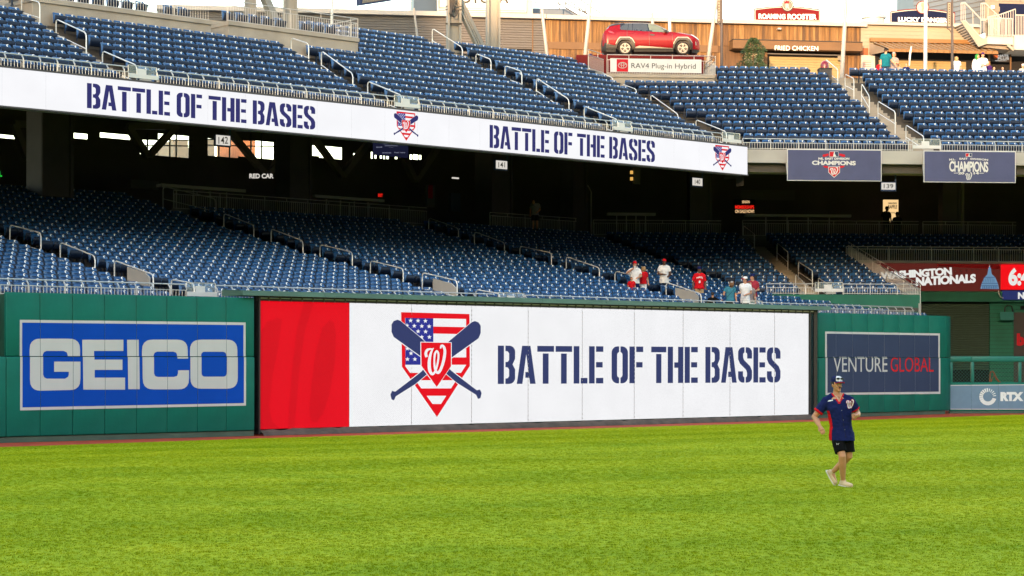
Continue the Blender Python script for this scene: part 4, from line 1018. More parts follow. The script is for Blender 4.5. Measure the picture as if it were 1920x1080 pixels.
allv = np.concatenate([np.array(p[0]) for p in SP]); nv = len(allv)
fl = []; fm = []; b = 0
for i, (v, f) in enumerate(SP):
    for q in f: fl.append([a+b for a in q]); fm.append(i)
    b += len(v)
S = np.array([s[:4] for s in rest]); cs, sn = np.cos(S[:, 3]), np.sin(S[:, 3])
X = allv[None, :, 0]*cs[:, None]-allv[None, :, 1]*sn[:, None]+S[:, 0:1]; Y = allv[None, :, 0]*sn[:, None]+allv[None, :, 1]*cs[:, None]+S[:, 1:2]; Z = allv[None, :, 2]+S[:, 2:3]
VV = np.stack([X, Y, Z], 2).reshape(-1, 3).astype(np.float32)
sizes = np.array([len(q) for q in fl]); flat = np.array([a for q in fl for a in q]); N = len(S)
LV = (flat[None, :]+np.arange(N)[:, None]*nv).ravel().astype(np.int32); tot = np.tile(sizes, N); start = np.concatenate([[0], np.cumsum(tot)[:-1]]).astype(np.int32)
me = bpy.data.meshes.new('stadium_seats'); me.vertices.add(len(VV)); me.vertices.foreach_set('co', VV.ravel()); me.loops.add(len(LV)); me.loops.foreach_set('vertex_index', LV)
me.polygons.add(len(tot)); me.polygons.foreach_set('loop_start', start); me.polygons.foreach_set('material_index', np.tile(np.array(fm, np.int32), N))
for k_ in SM: me.materials.append(M[k_])
me.update(calc_edges=True); me.validate()
sm = np.tile(np.array([i < 2 for i in fm]), N); me.polygons.foreach_set('use_smooth', sm)
tag(link('stadium_seats', me), 'rows of blue folding stadium seats with white number discs', None, None, 'stuff')
print('SEATS', len(spots), 'individual', len(indiv), 'rest', N)
# ------------------------------------------------------------------ shops behind the upper deck
def Z_(L, px, py): return L.z(px, py)
def wall_box(mb, L, x0, x1, y0, y1, fwd, dep, m):
    """box on a plan line: photo columns x0..x1, photo rows y0 (top) .. y1 (bottom), front face fwd metres before the line"""
    L = L.off(-fwd) if fwd else L; z1 = L.z((x0+x1)/2, y0); z0 = L.z((x0+x1)/2, y1)
    a, b = L.t(x0), L.t(x1); P = [L.at(a, z0, 0), L.at(b, z0, 0), L.at(b, z0, -dep), L.at(a, z0, -dep)]
    mb.hexa(P, [Vector((p.x, p.y, z1)) for p in P], m)
FLZ = uz(NU+1)
BL = BUILD
def roofz(px): return BL.z(px, 25+(px-570)*.0265)
# brown corrugated hall
hall = empty('concession_hall', BL.at(0, FLZ), 0, 'long flat roofed hall clad in ribbed metal, left of the cedar boarded shop', 'building')
zt = roofz(800)
mb = MB(); t0, t1 = BL.t(300), BL.t(1021)
mb.prism([BL.at(t0, FLZ), BL.at(t1, FLZ), BL.at(t1, zt), BL.at(t0, zt)], Vector((-BL.n.x, -BL.n.y, 0))*8, 'brown_metal'); child(mb.build('wall'), hall)
mb = MB(); z = FLZ
while z < zt-.15:
    for a, c in ((300, 766), (766.6, 941), (942, 997), (998, 1020)):
        if a == 942 and z < BL.z(970, 91): continue
        p, q = BL.at(BL.t(a)+.01, z, 0), BL.at(BL.t(c), z, 0); P = [p, q]
        nn = Vector((BL.n.x, BL.n.y, 0))
        mb.add([p, q, q+nn*.045+Vector((0, 0, .03)), p+nn*.045+Vector((0, 0, .03)), q+nn*.045+Vector((0, 0, .07)), p+nn*.045+Vector((0, 0, .07)), q+Vector((0, 0, .10)), p+Vector((0, 0, .10))], [(0, 1, 2, 3), (3, 2, 4, 5), (5, 4, 6, 7)], 'brown_metal')
    z += .135
child(mb.build('cladding', kind='stuff'), hall)
mb = MB(); wall_box(mb, BL, 942, 996, 91, 104, .05, .04, 'black_hole'); child(mb.build('dark_opening'), hall)  # black slab on the wall stands in for the shaded inside
mb = MB(); wall_box(mb, BL, 997, 999, 32, 104, .07, .07, 'wood_beam'); child(mb.build('corner_trim'), hall)
mb = MB(); P = [BL.at(t0-.2, zt, .35), BL.at(t1+.0, zt, .35), BL.at(t1, zt, -8.3), BL.at(t0-.2, zt, -8.3)]; mb.hexa(P, [p+Vector((0, 0, .24)) for p in P], 'white_lit'); child(mb.build('roof_edge'), hall)
# cedar shop
shop = empty('cedar_shop', BL.at(10, FLZ), 0, 'flat roofed shop faced with vertical cedar boards and a FRIED CHICKEN header', 'building')
t0, t1 = BL.t(1021.5), BL.t(1612)
mb = MB(); mb.prism([BL.at(t0, FLZ), BL.at(t1, FLZ), BL.at(t1, zt), BL.at(t0, zt)], Vector((-BL.n.x, -BL.n.y, 0))*8, 'wood_c'); child(mb.build('wall'), shop)
mb = MB(); P = [BL.at(t0+.02, zt, .35), BL.at(t1+.3, zt, .35), BL.at(t1+.3, zt, -8.3), BL.at(t0+.02, zt, -8.3)]; mb.hexa(P, [p+Vector((0, 0, .22)) for p in P], 'white_lit'); child(mb.build('roof_edge'), shop)
rs = random.Random(5); bm_ = [MB(), MB(), MB()]
zu, zl = BL.z(1300, 86-1.2), BL.z(1300, 98)
t = t0+.03
while t < t1-.1:
    w = rs.choice((.09, .12, .15, .18)); kk = rs.random(); q = bm_[0 if kk < .55 else 1 if kk < .85 else 2]; m_ = ('wood', 'wood_b', 'wood_c')[0 if kk < .55 else 1 if kk < .85 else 2]
    dpt = rs.uniform(.02, .055); px = None
    P = [BL.at(t, zu, dpt), BL.at(t+w-.012, zu, dpt), BL.at(t+w-.012, zu, 0), BL.at(t, zu, 0)]; q.hexa(P, [Vector((p.x, p.y, zt)) for p in P], m_)
    if t < BL.t(1362) or t > BL.t(1586):
        P = [BL.at(t, FLZ, dpt), BL.at(t+w-.012, FLZ, dpt), BL.at(t+w-.012, FLZ, 0), BL.at(t, FLZ, 0)]; q.hexa(P, [Vector((p.x, p.y, zl)) for p in P], m_)
    t += w
for q in bm_: child(q.build('cedar_boards', kind='stuff'), shop)
mb = MB(); P = [BL.at(t0, zl, .10), BL.at(BL.t(1345), zl, .10), BL.at(BL.t(1345), zl, 0), BL.at(t0, zl, 0)]; mb.hexa(P, [Vector((p.x, p.y, zu)) for p in P], 'wood_beam'); child(mb.build('header_board'), shop)
mb = MB(); a, c = BL.t(1366), BL.t(1607); zz0, zz1 = BL.z(1480, 97.5), BL.z(1480, 82)
P = [BL.at(a, zz0, .9), BL.at(c, zz0, .9), BL.at(c, zz0, 0), BL.at(a, zz0, 0)]; mb.hexa(P, [Vector((p.x, p.y, zz1)) for p in P], 'wood_beam'); child(mb.build('canopy_header'), shop)
mb = MB(); P = [BL.at(a, zz1+.01, .93), BL.at(c, zz1+.01, .93), BL.at(c, zz1+.01, 0), BL.at(a, zz1+.01, 0)]; mb.hexa(P, [p+Vector((0, 0, .04)) for p in P], 'black'); child(mb.build('header_flashing'), shop)
mb = MB(); wall_box(mb, BL, 1437, 1578, 96, 150, .05, .04, 'black_hole'); child(mb.build('serving_opening'), shop)  # flat black slab, shade of the inside put into its colour
mb = MB(); z = FLZ; zs1 = BL.z(1500, 108)
while z < zs1-.05:
    P = [BL.at(BL.t(1441), z, .10), BL.at(BL.t(1575), z, .10), BL.at(BL.t(1575), z, .07), BL.at(BL.t(1441), z, .07)]; mb.hexa(P, [p+Vector((0, 0, .13)) for p in P], 'shutter'); z += .14
child(mb.build('roller_shutter'), shop)
mb = MB(); wall_box(mb, BL, 1432, 1438, 97, 150, .2, .2, 'wood_beam'); wall_box(mb, BL, 1395, 1432, 97, 118, .08, .06, 'cream'); child(mb.build('door_frame'), shop)
mb = MB(); wall_box(mb, BL, 1439, 1576, 101, 103, .35, .3, 'brown_metal'); child(mb.build('shutter_box'), shop)
mb = MB(); wall_box(mb, BL, 1571, 1577, 105, 112, .5, .12, 'sign_amber'); child(mb.build('wall_lamp'), shop)
FRL = Line((BL.a+BL.n*.9), (BL.b+BL.n*.9)); d = Decal(FRL, .03); d.text('FRIED CHICKEN', (1452, 94.2), (1533.2, 95.2), (1452, 85.6), 'disc', .0); child(d.build('lettering'), shop)
mb = MB(); wall_box(mb, BL, 1126, 1140, 93, 108, .12, .08, 'print_red'); child(mb.build('poster'), shop)
mb = MB(); wall_box(mb, BL, 1458, 1464, 52, 55, .35, .35, 'white_lit'); child(mb.build('camera_bracket'), shop)
# cream building with awning
cre = empty('cream_shop', BL.at(28, FLZ), 0, 'cream sided flat roofed shop with a tan ribbed awning at the right', 'building')
t0, t1 = BL.t(1612.5), BL.t(1835)
zc = BL.z(1700, 49)
mb = MB(); mb.prism([BL.at(t0, FLZ, .05), BL.at(t1, FLZ, .05), BL.at(t1, zc, .05), BL.at(t0, zc, .05)], Vector((-BL.n.x, -BL.n.y, 0))*8, 'cream'); child(mb.build('wall'), cre)
mb = MB(); z = BL.z(1700, 88)
while z < zc-.1:
    P = [BL.at(t0, z, .075), BL.at(t1, z, .075), BL.at(t1, z, .04), BL.at(t0, z, .04)]; mb.hexa(P, [p+Vector((0, 0, .20)) for p in P], 'cream'); z += .215
child(mb.build('siding', kind='stuff'), cre)
mb = MB(); P = [BL.at(t0-.05, zc, .3), BL.at(t1, zc, .3), BL.at(t1, zc, -8), BL.at(t0-.05, zc, -8)]; mb.hexa(P, [p+Vector((0, 0, .16)) for p in P], 'white_lit'); child(mb.build('roof_edge'), cre)
mb = MB(); wall_box(mb, BL, 1612, 1627, 90, 103, .12, .1, 'orange_paint'); child(mb.build('orange_panel'), cre)
mb = MB(); wall_box(mb, BL, 1614, 1640, 103.5, 135, .12, .1, 'white_lit'); child(mb.build('poster'), cre)
d = Decal(BL, .13)
for y in (114, 117, 121, 124): d.poly([[(1618, y), (1633, y), (1633, y+.7), (1618, y+.7)]], 'print_red')
child(d.build('poster_print'), cre)
mb = MB(); wall_box(mb, BL, 1640, 1850, 96, 140, .14, .12, 'black_hole'); child(mb.build('serving_opening'), cre)  # black slab painted for the shade under the awning
mb = MB(); z = FLZ; zs1 = BL.z(1700, 114)
while z < zs1-.05:
    P = [BL.at(BL.t(1645), z, .20), BL.at(BL.t(1808), z, .20), BL.at(BL.t(1808), z, .16), BL.at(BL.t(1645), z, .16)]; mb.hexa(P, [p+Vector((0, 0, .12)) for p in P], 'shutter'); z += .13
child(mb.build('roller_shutter'), cre)
AWF = BL.off(-1.5); zA, zB2, zM = BL.z(1700, 81), AWF.z(1700, 97.5), AWF.z(1700, 92); a, c = BL.t(1628), BL.t(1838)
mb = MB(); nseg = 18
mb.prism([BL.at(a, zA+.22, .1), BL.at(a, zA-.0, .1), BL.at(a, zA, .3), BL.at(a, zA+.22, .3)], Vector((BL.u.x, BL.u.y, 0))*(c-a), 'awning'); child(mb.build('awning_cap'), cre)
for i in range(nseg):
    p, q = a+.2+(c-a-.2)*i/nseg, a+.2+(c-a-.2)*(i+1)/nseg-.02
    mb = MB(); z1, z2 = zA, zM
    mb.add([BL.at(p-.5*0, z1, .12), BL.at(q, z1, .12), BL.at(q+.45, z2, 1.5), BL.at(p+.45, z2, 1.5), BL.at(q+.45, zB2, 1.5), BL.at(p+.45, zB2, 1.5), BL.at(p, z1-.06, .12), BL.at(q, z1-.06, .12)], [(0, 3, 2, 1), (3, 5, 4, 2), (5, 6, 7, 4)], 'awning')
    mb.beam(BL.at(p, z1+.02, .12), BL.at(p+.45, z2+.02, 1.5), .03, .05, 'steel_truss'); child(mb.build('awning_panel'), cre)
mb = MB(); mb.add([BL.at(a+.0, zA-.05, .1), BL.at(a+.5, zM, 1.5), BL.at(a+.5, zB2, 1.5), BL.at(a, zB2, .1)], [(0, 1, 2, 3)], 'steel_truss'); child(mb.build('awning_end'), cre)
# roof signs
def arch_sign(x0, x1, ytop_l, ytop_c, ytop_r, ybase, cx, cy, cr, label, outer, inner, textf):
    SL = BL.off(1.2); o = empty('roof_sign', SL.pt((x0+x1)/2, ybase), 0, label, 'sign')
    def shape(g, b_=0):
        top = [(x0+g+(x1-x0-2*g)*i/12, (ytop_l*(1-i/12)+ytop_r*i/12)-(((ytop_l+ytop_r)/2-ytop_c)*math.sin(math.pi*i/12))+g) for i in range(13)]
        return [(x0+g, ybase-b_)]+top+[(x1-g, ybase-b_)]
    mb = Decal(SL, 0); v, f = curve_mesh([[(x, -y) for x, y in shape(0)]])
    mb.add([SL.pt(x, -y, .25) for x, y, _ in v], f, outer)
    S_ = shape(0); F1 = [SL.pt(x, y, .25) for x, y in S_]; B1 = [SL.pt(x, y, -.05) for x, y in S_]; k = len(S_)
    mb.add(F1+B1, [(i, (i+1) % k, (i+1) % k+k, i+k) for i in range(k)], outer); child(mb.build('sign_box'), o)
    mb = Decal(SL, .26); mb.poly([shape(1.6, 1.3)], 'white_lit'); mb.poly([shape(3.2, 2.6)], inner, .01); child(mb.build('sign_face'), o)
    def circ(r, n=24): return [(cx+r*math.cos(2*math.pi*i/n), cy+r*math.sin(2*math.pi*i/n)) for i in range(n)]
    mb = Decal(SL, .28); c0 = circ(cr); F1 = [SL.pt(x, y, .30) for x, y in c0]; B1 = [SL.pt(x, y, -.02) for x, y in c0]; k = len(c0)
    mb.add(F1+B1, [tuple(range(k)), tuple(range(k, 2*k))[::-1]]+[(i, (i+1) % k, (i+1) % k+k, i+k) for i in range(k)], outer)
    mb.poly([circ(cr-1.6)], 'white_lit', .03); textf(mb, o, circ); child(mb.build('round_badge'), o)
    mb = MB()
    for px in (x0+12, x1-12): mb.beam(SL.pt(px, ybase+2, -.05), SL.pt(px, ytop_c+8, -.05), .06, .06, 'black'); mb.beam(SL.pt(px, ybase+2, -1.2), SL.pt(px, ytop_c+12, -.1), .05, .05, 'black')
    child(mb.build('brackets'), o); return o, SL
def rr_badge(mb, o, circ):
    mb.poly([circ(8.3)], 'green_dark', .04); mb.poly([circ(7.4)], 'block', .045)
    mb.text('R', (1472.0, 16.5), (1480.0, 16.5), (1472.0, 7), 'white_lit', .07, .05)
    mb.poly([[(1470, 6.5), (1469.5, 1.5), (1472, 3.5), (1473.5, .5), (1475.5, 3), (1478, 1), (1479, 6)]], 'print_red', .05)
o, SL = arch_sign(1412.5, 1538, 15.5, 11, 17.5, 40.5, 1475.8, 9.8, 11.6, 'red arched roof sign reading ROAMING ROOSTER with a round badge on top', 'black', 'sign_r', rr_badge)
mb = Decal(SL, .28)
mb.text('ROAMING', (1421.5, 35.2), (1471.5, 36), (1421.5, 25.5), 'disc', .035, .01, 1.02); mb.text('ROOSTER', (1476, 36.2), (1530, 36.6), (1476, 26), 'disc', .035, .01, 1.02)
child(mb.build('lettering'), o)
def ld_badge(mb, o, circ):
    mb.poly([[(1727, 5), (1732, 4.5), (1734, 8), (1731, 11), (1733, 15), (1730, 19), (1729, 23), (1727, 20), (1728, 14), (1726, 10)]], 'cream', .05)
o, SL = arch_sign(1667.5, 1790, 21, 16.2, 23.3, 46.5, 1729, 13.8, 12.4, 'navy arched roof sign reading LUCKY DANGER with a red ringed badge', 'sign_r', 'sign_n', ld_badge)
mb = Decal(SL, .28); mb.text('LUCKY', (1683, 40.5), (1724, 41), (1683, 32), 'disc', .045, .01, .97); mb.text('DANGER', (1727, 41.3), (1775.5, 42.6), (1727, 32.6), 'disc', .045, .01, .97); child(mb.build('lettering'), o)
mb = MB()
for k, (r, h0, h1) in enumerate(((.62, 0, .35), (.72, .35, .5), (.5, .5, .62))):
    p = BL.off(3).pt(1637, 45); mb.tube([p+Vector((0, 0, h0-.05)), p+Vector((0, 0, h1-.05))], r, 'galv', 16)
mb.build('roof_vent', label='round silver roof vent left of the navy roof sign', cat='roof vent', smooth=.7)
# white sponsor box on the roof with partly hidden lettering
TL = BL.off(2.5); o = empty('rooftop_sign', TL.pt(900, 24), 0, 'white rooftop sign box cut by the top edge, bottoms of dark TOYOTA letters showing', 'sign')
mb = MB(); wall_box(mb, TL, 819, 998, -60, 23.5, .1, .4, 'white_lit'); child(mb.build('sign_box'), o)
mb = MB(); wall_box(mb, TL, 824, 982, -50, 15, .14, .03, 'print_pale'); child(mb.build('sign_face'), o)
mb = Decal(TL, .15); mb.text('TOYOTA', (846, 6.4), (953, 6.8), (846, -14), 'black', .03); child(mb.build('lettering'), o)
mb = MB()
for y in (17.5, 21): mb.tube([TL.pt(820, y, .3), TL.pt(985, y+1.6, .3)], .035, 'galv', 6)
mb.tube([TL.pt(820, -20, .3), TL.pt(820, 20, .3)], .03, 'galv', 6); mb.tube([TL.pt(985, -20, .3), TL.pt(985, 22, .3)], .03, 'galv', 6); child(mb.build('service_rail', smooth=.8), o)
# tower base left of the box, roof shed and roof stair rails right of it
mb = MB(); wall_box(mb, BL.off(3.2), 775, 818, -60, 25, 0, 2, 'blue_metal'); wall_box(mb, BL.off(3.2), 766, 770, -60, 26, .2, .2, 'galv'); mb.build('stair_tower', label='blue grey metal stair tower left of the white rooftop sign', cat='tower')
mb = MB(); SH = BL.off(4); P = [SH.pt(998, 15), SH.pt(1062, 16), SH.pt(1088, 30), SH.pt(998, 30)]; mb.prism(P, Vector((-SH.n.x, -SH.n.y, 0))*3, 'blue_metal'); mb.build('roof_shed', label='low blue grey roof shed right of the white rooftop sign', cat='shed')
o = empty('roof_stair_rail', SH.pt(1060, 30), 0, 'thin dark pipe railings of a roof stair above the cedar shop', 'railing')
mb = MB()
for a, c in (((1000, 5), (1046, 6)), ((1046, 6), (1086, 30)), ((1058, -4), (1100, 25)), ((1082, -4), (1135, 31)), ((1046, -5), (1048, 18)), ((1058, -5), (1060, 12)), ((1086, 15), (1086, 30)), ((1096, 8), (1097, 24)), ((1060, 6), (1107, 30))): mb.tube([SH.pt(*a, 1.), SH.pt(*c, 1.)], .035, 'steel_dark', 6)
child(mb.build('rails', smooth=.8), o)

# ------------------------------------------------------------------ steel columns of the light towers, poles
def steel_col(L, x0, x1, yt, lab, z0):
    p = L.hit((x0+x1)/2); w = (x1-x0)/F*p.y; zt_ = CZ+(669-yt)*p.y/F; o = empty('tower_column', (p.x, p.y, z0), R(8), lab, 'steel column', 'pale steel columns of the light towers')
    H_ = zt_-z0
    for nme, c, d, m_ in (('flange', (-w*.42, 0), (w*.16, w*1.0), 'beige_steel'), ('flange', (w*.42, 0), (w*.16, w*1.0), 'beige_steel'), ('web', (0, .05), (w*.72, w*.5), 'beige_steel')):
        mb = MB(); mb.box((c[0], c[1], H_/2), (d[0], d[1], H_), m_); link(nme, mb.mesh(nme), o)
    return o
CLU = UA.off(14.6*TR)
steel_col(CLU, 837, 863, -60, 'pale steel column wrapped with black cable bundles behind the upper seats', FLZ)
mb = MB(); p = CLU.hit(850)
for z in (CLU.z(850, 14), CLU.z(850, 20), CLU.z(850, 47), CLU.z(850, 46)): mb.box((p.x, p.y-.28, z), (.75, .06, .05), 'black')
for k in range(5): mb.tube([(p.x-.2+k*.05, p.y-.42, CLU.z(850, -60)), (p.x-.16+k*.06, p.y-.42, CLU.z(850, 8)), (p.x-.15+.05*math.sin(k*2), p.y-.5, CLU.z(850, 30))], .028, 'black', 6)
for k in range(4): mb.tube([(p.x+.12*math.cos(a/8*6.28)+.02*k, p.y-.45-.03*k, CLU.z(850, 28)+.18*math.sin(a/8*6.28)) for a in range(9)], .014, 'black', 5)
mb.build('cable_bundle', label='bundle of black cables strapped to the pale steel column', cat='cables')
steel_col(CLU, 911, 936, -60, 'pale steel column right of the slanting brace behind the upper seats', FLZ)
mb = MB(); mb.beam(CLU.pt(853, -10), CLU.pt(905, 100), .36, .30, 'beige_steel'); mb.beam(CLU.pt(849, -10, .17), CLU.pt(900.5, 100, .17), .07, .1, 'beige_steel'); mb.beam(CLU.pt(857.5, -10, .17), CLU.pt(909.5, 100, .17), .07, .1, 'beige_steel'); mb.build('tower_brace', label='slanting pale steel brace between the two right hand tower columns', cat='steel brace')
CL2 = UA.off(16*TR)
steel_col(CL2, 457, 480, -60, 'pale steel column at the top left behind the seat platform', FLZ); steel_col(CL2, 530, 557, -60, 'pale steel column right of the top left brace, behind the platform', FLZ)
mb = MB(); mb.beam(CL2.pt(492, -12), CL2.pt(530, 75), .34, .3, 'beige_steel'); mb.build('tower_brace', label='slanting pale steel brace at the top left behind the platform', cat='steel brace')
def pole(p, q, w, L, lab, m_='white_lit', grp='flag poles and lamp posts along the concourse'):
    a, b_ = L.pt(*q), L.pt(*p); r = w/2/F*a.y; d = (b_-a); d /= max(.01, d.z); a = a-d*(a.z-FLZ) if a.z > FLZ else a
    mb = MB(); mb.tube([(0, 0, 0), tuple((b_-a)*.5), tuple(b_-a)], [r*1.12, r, r*.94], m_, 12); mb.tube([(0, 0, 0), (0, 0, .12)], r*2.0, m_, 12)
    mb.build('flag_pole', label=lab, cat='pole', group=grp, loc=tuple(a), smooth=.7)
PLN = UB.off(14.5*TR)
for p, q, w, lab, m_ in [((1015, 17), (1025.5, 110), 6, 'short white leaning post left of the cedar boards', 'white_lit'), ((1107, -6), (1093, 140), 7, 'tall white leaning pole left of the red car', 'white_lit'),
        ((1221, 24), (1224, 60), 6, 'short white post top showing above the roof of the red car', 'white_lit'), ((1253, -6), (1255, 60), 6, 'grey pole rising behind the bonnet of the red car', 'galv'),
        ((1343, -6), (1326, 118), 7, 'tall white leaning pole right of the red car', 'white_lit'), ((1586, -6), (1577, 152), 7.5, 'tall white leaning pole by the red dome', 'white_lit'), ((1735, -6), (1734, 132), 7, 'grey pole in front of the navy roof sign', 'galv'),
        ((775, 15), (783, 82), 4, 'short white leaning post before the grey hall', 'white_lit'), ((622.5, -6), (620, 66), 5, 'grey pole at the right end of the top left platform', 'galv')]:
    pole(p, q, w, PLN if p[0] > 950 else UA.off(15*TR), lab, m_)
def lamp_post(x, ytop, yb, bx0, bx1, by0, by1, lab):
    L = PLN; o = empty('banner_post', (L.hit(x).x, L.hit(x).y, FLZ), 0, lab, 'post', 'dark banner posts')
    p = L.hit(x); mb = MB(); zt_ = L.z(x, -8); mb.tube([(0, 0, 0), (0, 0, zt_-FLZ)], [.075, .05], 'steel_dark', 10); link('post_shaft', mb.mesh('post_shaft'), o)
    mb = MB(); k = p.y/F; a, c = (bx0-x)*k, (bx1-x)*k; z0, z1 = L.z(x, by1)-FLZ, L.z(x, by0)-FLZ
    mb.box(((a+c)/2, 0, (z0+z1)/2), (c-a, .12, z1-z0), 'steel_dark'); link('banner_frame', mb.mesh('banner_frame'), o)
    mb = MB(); mb.box(((a+c)/2, -.07, (z0+z1)/2), (c-a-.08, .02, z1-z0-.12), 'cream')
    for i in range(9): mb.box(((a+c)/2, -.085, z0+.2+(z1-z0-.35)*i/8), (.05, .006, .07), 'black')
    link('banner', mb.mesh('banner'), o); mb = MB(); mb.tube([(a, 0, z0-.03), (a*.5, 0, z0-.1), (0, 0, z0-.3)], .03, 'steel_dark', 6); link('bracket', mb.mesh('bracket'), o)
lamp_post(1352, -8, 118, 1343.5, 1350, -12, 42, 'dark post with a slim pale banner right of the red car')
lamp_post(1784.5, -8, 127, 1774.5, 1782, 4, 52, 'dark post with a slim pale banner before the navy roof sign')
# corner of a hanging board at the very top
mb = MB(); HL = UA.off(12); mb.prism([HL.pt(675, 10), HL.pt(735, 1), HL.pt(735, -30), HL.pt(675, -30)], Vector((-HL.n.x, -HL.n.y, 0))*.3, 'print_navy'); mb.prism([HL.pt(679, 6, .02), HL.pt(731, -2, .02), HL.pt(731, -30, .02), HL.pt(679, -30, .02)], Vector((-HL.n.x, -HL.n.y, 0))*.02, 'block'); mb.build('hanging_board', label='bottom edge of a navy framed board at the top of the frame', cat='board')

# ------------------------------------------------------------------ platforms with railings
def platform(L, k, x0, x1, ytop, xref, lab, depth=4., retl=0.):
    Lp = L.off(k*TR); z1 = Lp.z(xref, ytop); z0 = uz(k)-.3; a, c = Lp.t(x0), Lp.t(x1)
    o = empty('viewing_platform', Lp.at((a+c)/2, z0), 0, lab, 'platform', 'concrete platforms in the upper deck')
    mb = MB(); P = [Lp.at(a, z0, -.02), Lp.at(c, z0, -.02), Lp.at(c, z0, -depth), Lp.at(a, z0, -depth)]; mb.hexa(P, [Vector((p.x, p.y, z1-.16)) for p in P], 'conc'); child(mb.build('base'), o)
    mb = MB(); P = [Lp.at(a-.03, z1-.155, .04), Lp.at(c+.03, z1-.155, .04), Lp.at(c+.03, z1-.155, -depth), Lp.at(a-.03, z1-.155, -depth)]; mb.hexa(P, [Vector((p.x, p.y, z1)) for p in P], 'conc'); child(mb.build('coping'), o)
    return Lp, a, c, z1
gq = 'railings on the upper deck platforms'
Lp, a, c, z1 = platform(UA, 9, 60, 395, 39, 394, 'long tan concrete platform at the top left of the upper deck')
railing(Lp, a, c, z1+.02, 'grey picket railing on the top left platform', hp=.62, ht=.80, back=0, fwd=-.12, post=1.5, m='galv_dim', group=gq, bracket=False)
P1z = z1
Lp2, a2, c2, z2 = platform(UA, 9, 428, 671, 72, 671, 'tan concrete platform in the upper deck below the pale steel columns')
railing(Lp2, a2, c2, z2+.02, 'grey picket railing on the platform below the pale steel columns', hp=.62, ht=.80, back=0, fwd=-.12, post=1.5, m='galv_dim', group=gq, bracket=False)
RT = Line(Lp2.at(c2, 0, -.1).xy, Lp2.at(c2, 0, -3.9).xy); railing(RT, 0, 3.8, z2+.02, 'grey picket railing on the right return of the upper deck platform', hp=.62, ht=.80, back=0, fwd=.05, post=1.5, m='galv_dim', group=gq, bracket=False)
# folding chairs standing on the platforms
def plat_seats(L, a, c, z, lab, cut=0):
    t = a+.5
    i = 0
    while t < c-.4:
        if i % 7 != 5:
            p = L.at(t, z, -.85-.0); o = empty('folding_chair', tuple(p), L.rz(), lab, 'seat', lab.replace('blue seat', 'blue seats'))
            for me in spm: link(me.name.split('.')[0], me, o)
        t += .62; i += 1
plat_seats(Lp2, a2, c2, z2-.25, 'blue seat behind the railing of the upper deck platform'); plat_seats(Lp, UA.t(150), c, z1-.25, 'blue seat behind the railing of the top left platform')
Lp3, a3, c3, z3 = platform(UB, 11, 1136, 1339, 139.5, 1240, 'tan concrete platform carrying the red car display', depth=6)
LW = Line(UA.off(11.6*TR).hit(1105), Lp3.hit(1135)); mb = MB(); mb.prism([LW.at(0, z3-1.3), LW.at((LW.b-LW.a).length, z3-1.3), LW.at((LW.b-LW.a).length, z3), LW.at(0, z3)], Vector((-LW.n.x, -LW.n.y, 0))*2.5, 'conc'); mb.build('platform_wing', label='short tan concrete wing left of the red car platform', cat='platform')
railing(Lp3, a3+.05, c3-.05, z3+.02, 'grey picket railing in front of the red car display', hp=.66, ht=.90, back=0, fwd=-.10, post=1.05, m='galv_dim', group=gq, bracket=False)
railing(LW, .1, (LW.b-LW.a).length, z3+.02, 'grey picket railing left of the red car display', hp=.66, ht=.90, back=0, fwd=-.12, post=1.05, m='galv_dim', group=gq, bracket=False)
RT = Line(Lp3.at(c3, 0, -.1).xy, Lp3.at(c3, 0, -3.9).xy); railing(RT, 0, 3.8, z3+.02, 'grey picket railing on the right return of the car platform', hp=.66, ht=.9, back=0, fwd=.05, post=1.05, m='galv_dim', group=gq, bracket=False)
# display board on the railing
d = Decal(Lp3, -.02); o = empty('display_board', Lp3.pt(1230, 136), 0, 'white board reading RAV4 Plug-in Hybrid on the railing below the red car', 'sign')
mb = MB(); wall_box(mb, Lp3, 1143.5, 1314.5, 110.5, 136, -.02, .04, 'white_paint'); child(mb.build('panel'), o)
d = Decal(Lp3, -.012); d.poly([[(1155.5, 110.8), (1177, 111), (1177, 134.5), (1155.5, 134)]], 'print_red')
def ell(cx, cy, rx, ry, n=24): return [(cx+rx*math.cos(2*math.pi*i/n), cy+ry*math.sin(2*math.pi*i/n)) for i in range(n)]
cx, cy = 1166.4, 122.3
d.poly([ell(cx, cy, 8.6, 6), ell(cx, cy, 7.3, 4.9)], 'white_lit', .006); d.poly([ell(cx, cy+.2, 2.9, 5.4), ell(cx, cy+.2, 1.7, 4.5)], 'white_lit', .008); d.poly([ell(cx, cy-2.2, 6.4, 2.7), ell(cx, cy-2.2, 5.2, 1.8)], 'white_lit', .010)
child(d.build('emblem'), o)
d = Decal(Lp3, -.012); d.text('RAV4 Plug-in Hybrid', (1183, 130.8), (1303.8, 132.2), (1183, 118), 'black', .0); child(d.build('lettering'), o)
# red stand below the car
YC = Lp3.hit(1240).y+2.6; CXc = (1220-960)*(YC-.9)/F; CAR_Z = CZ+(hor(1224)-103.2)*(YC-.9)/F
mb = MB(); hw = 3.15; mb.box((CXc-.55, YC, (z3+CAR_Z)/2-.02), (2*hw-.1, 2.4, CAR_Z-z3-.04), 'sign_r'); mb.build('display_stand', label='red painted display stand under the red car', cat='display stand')
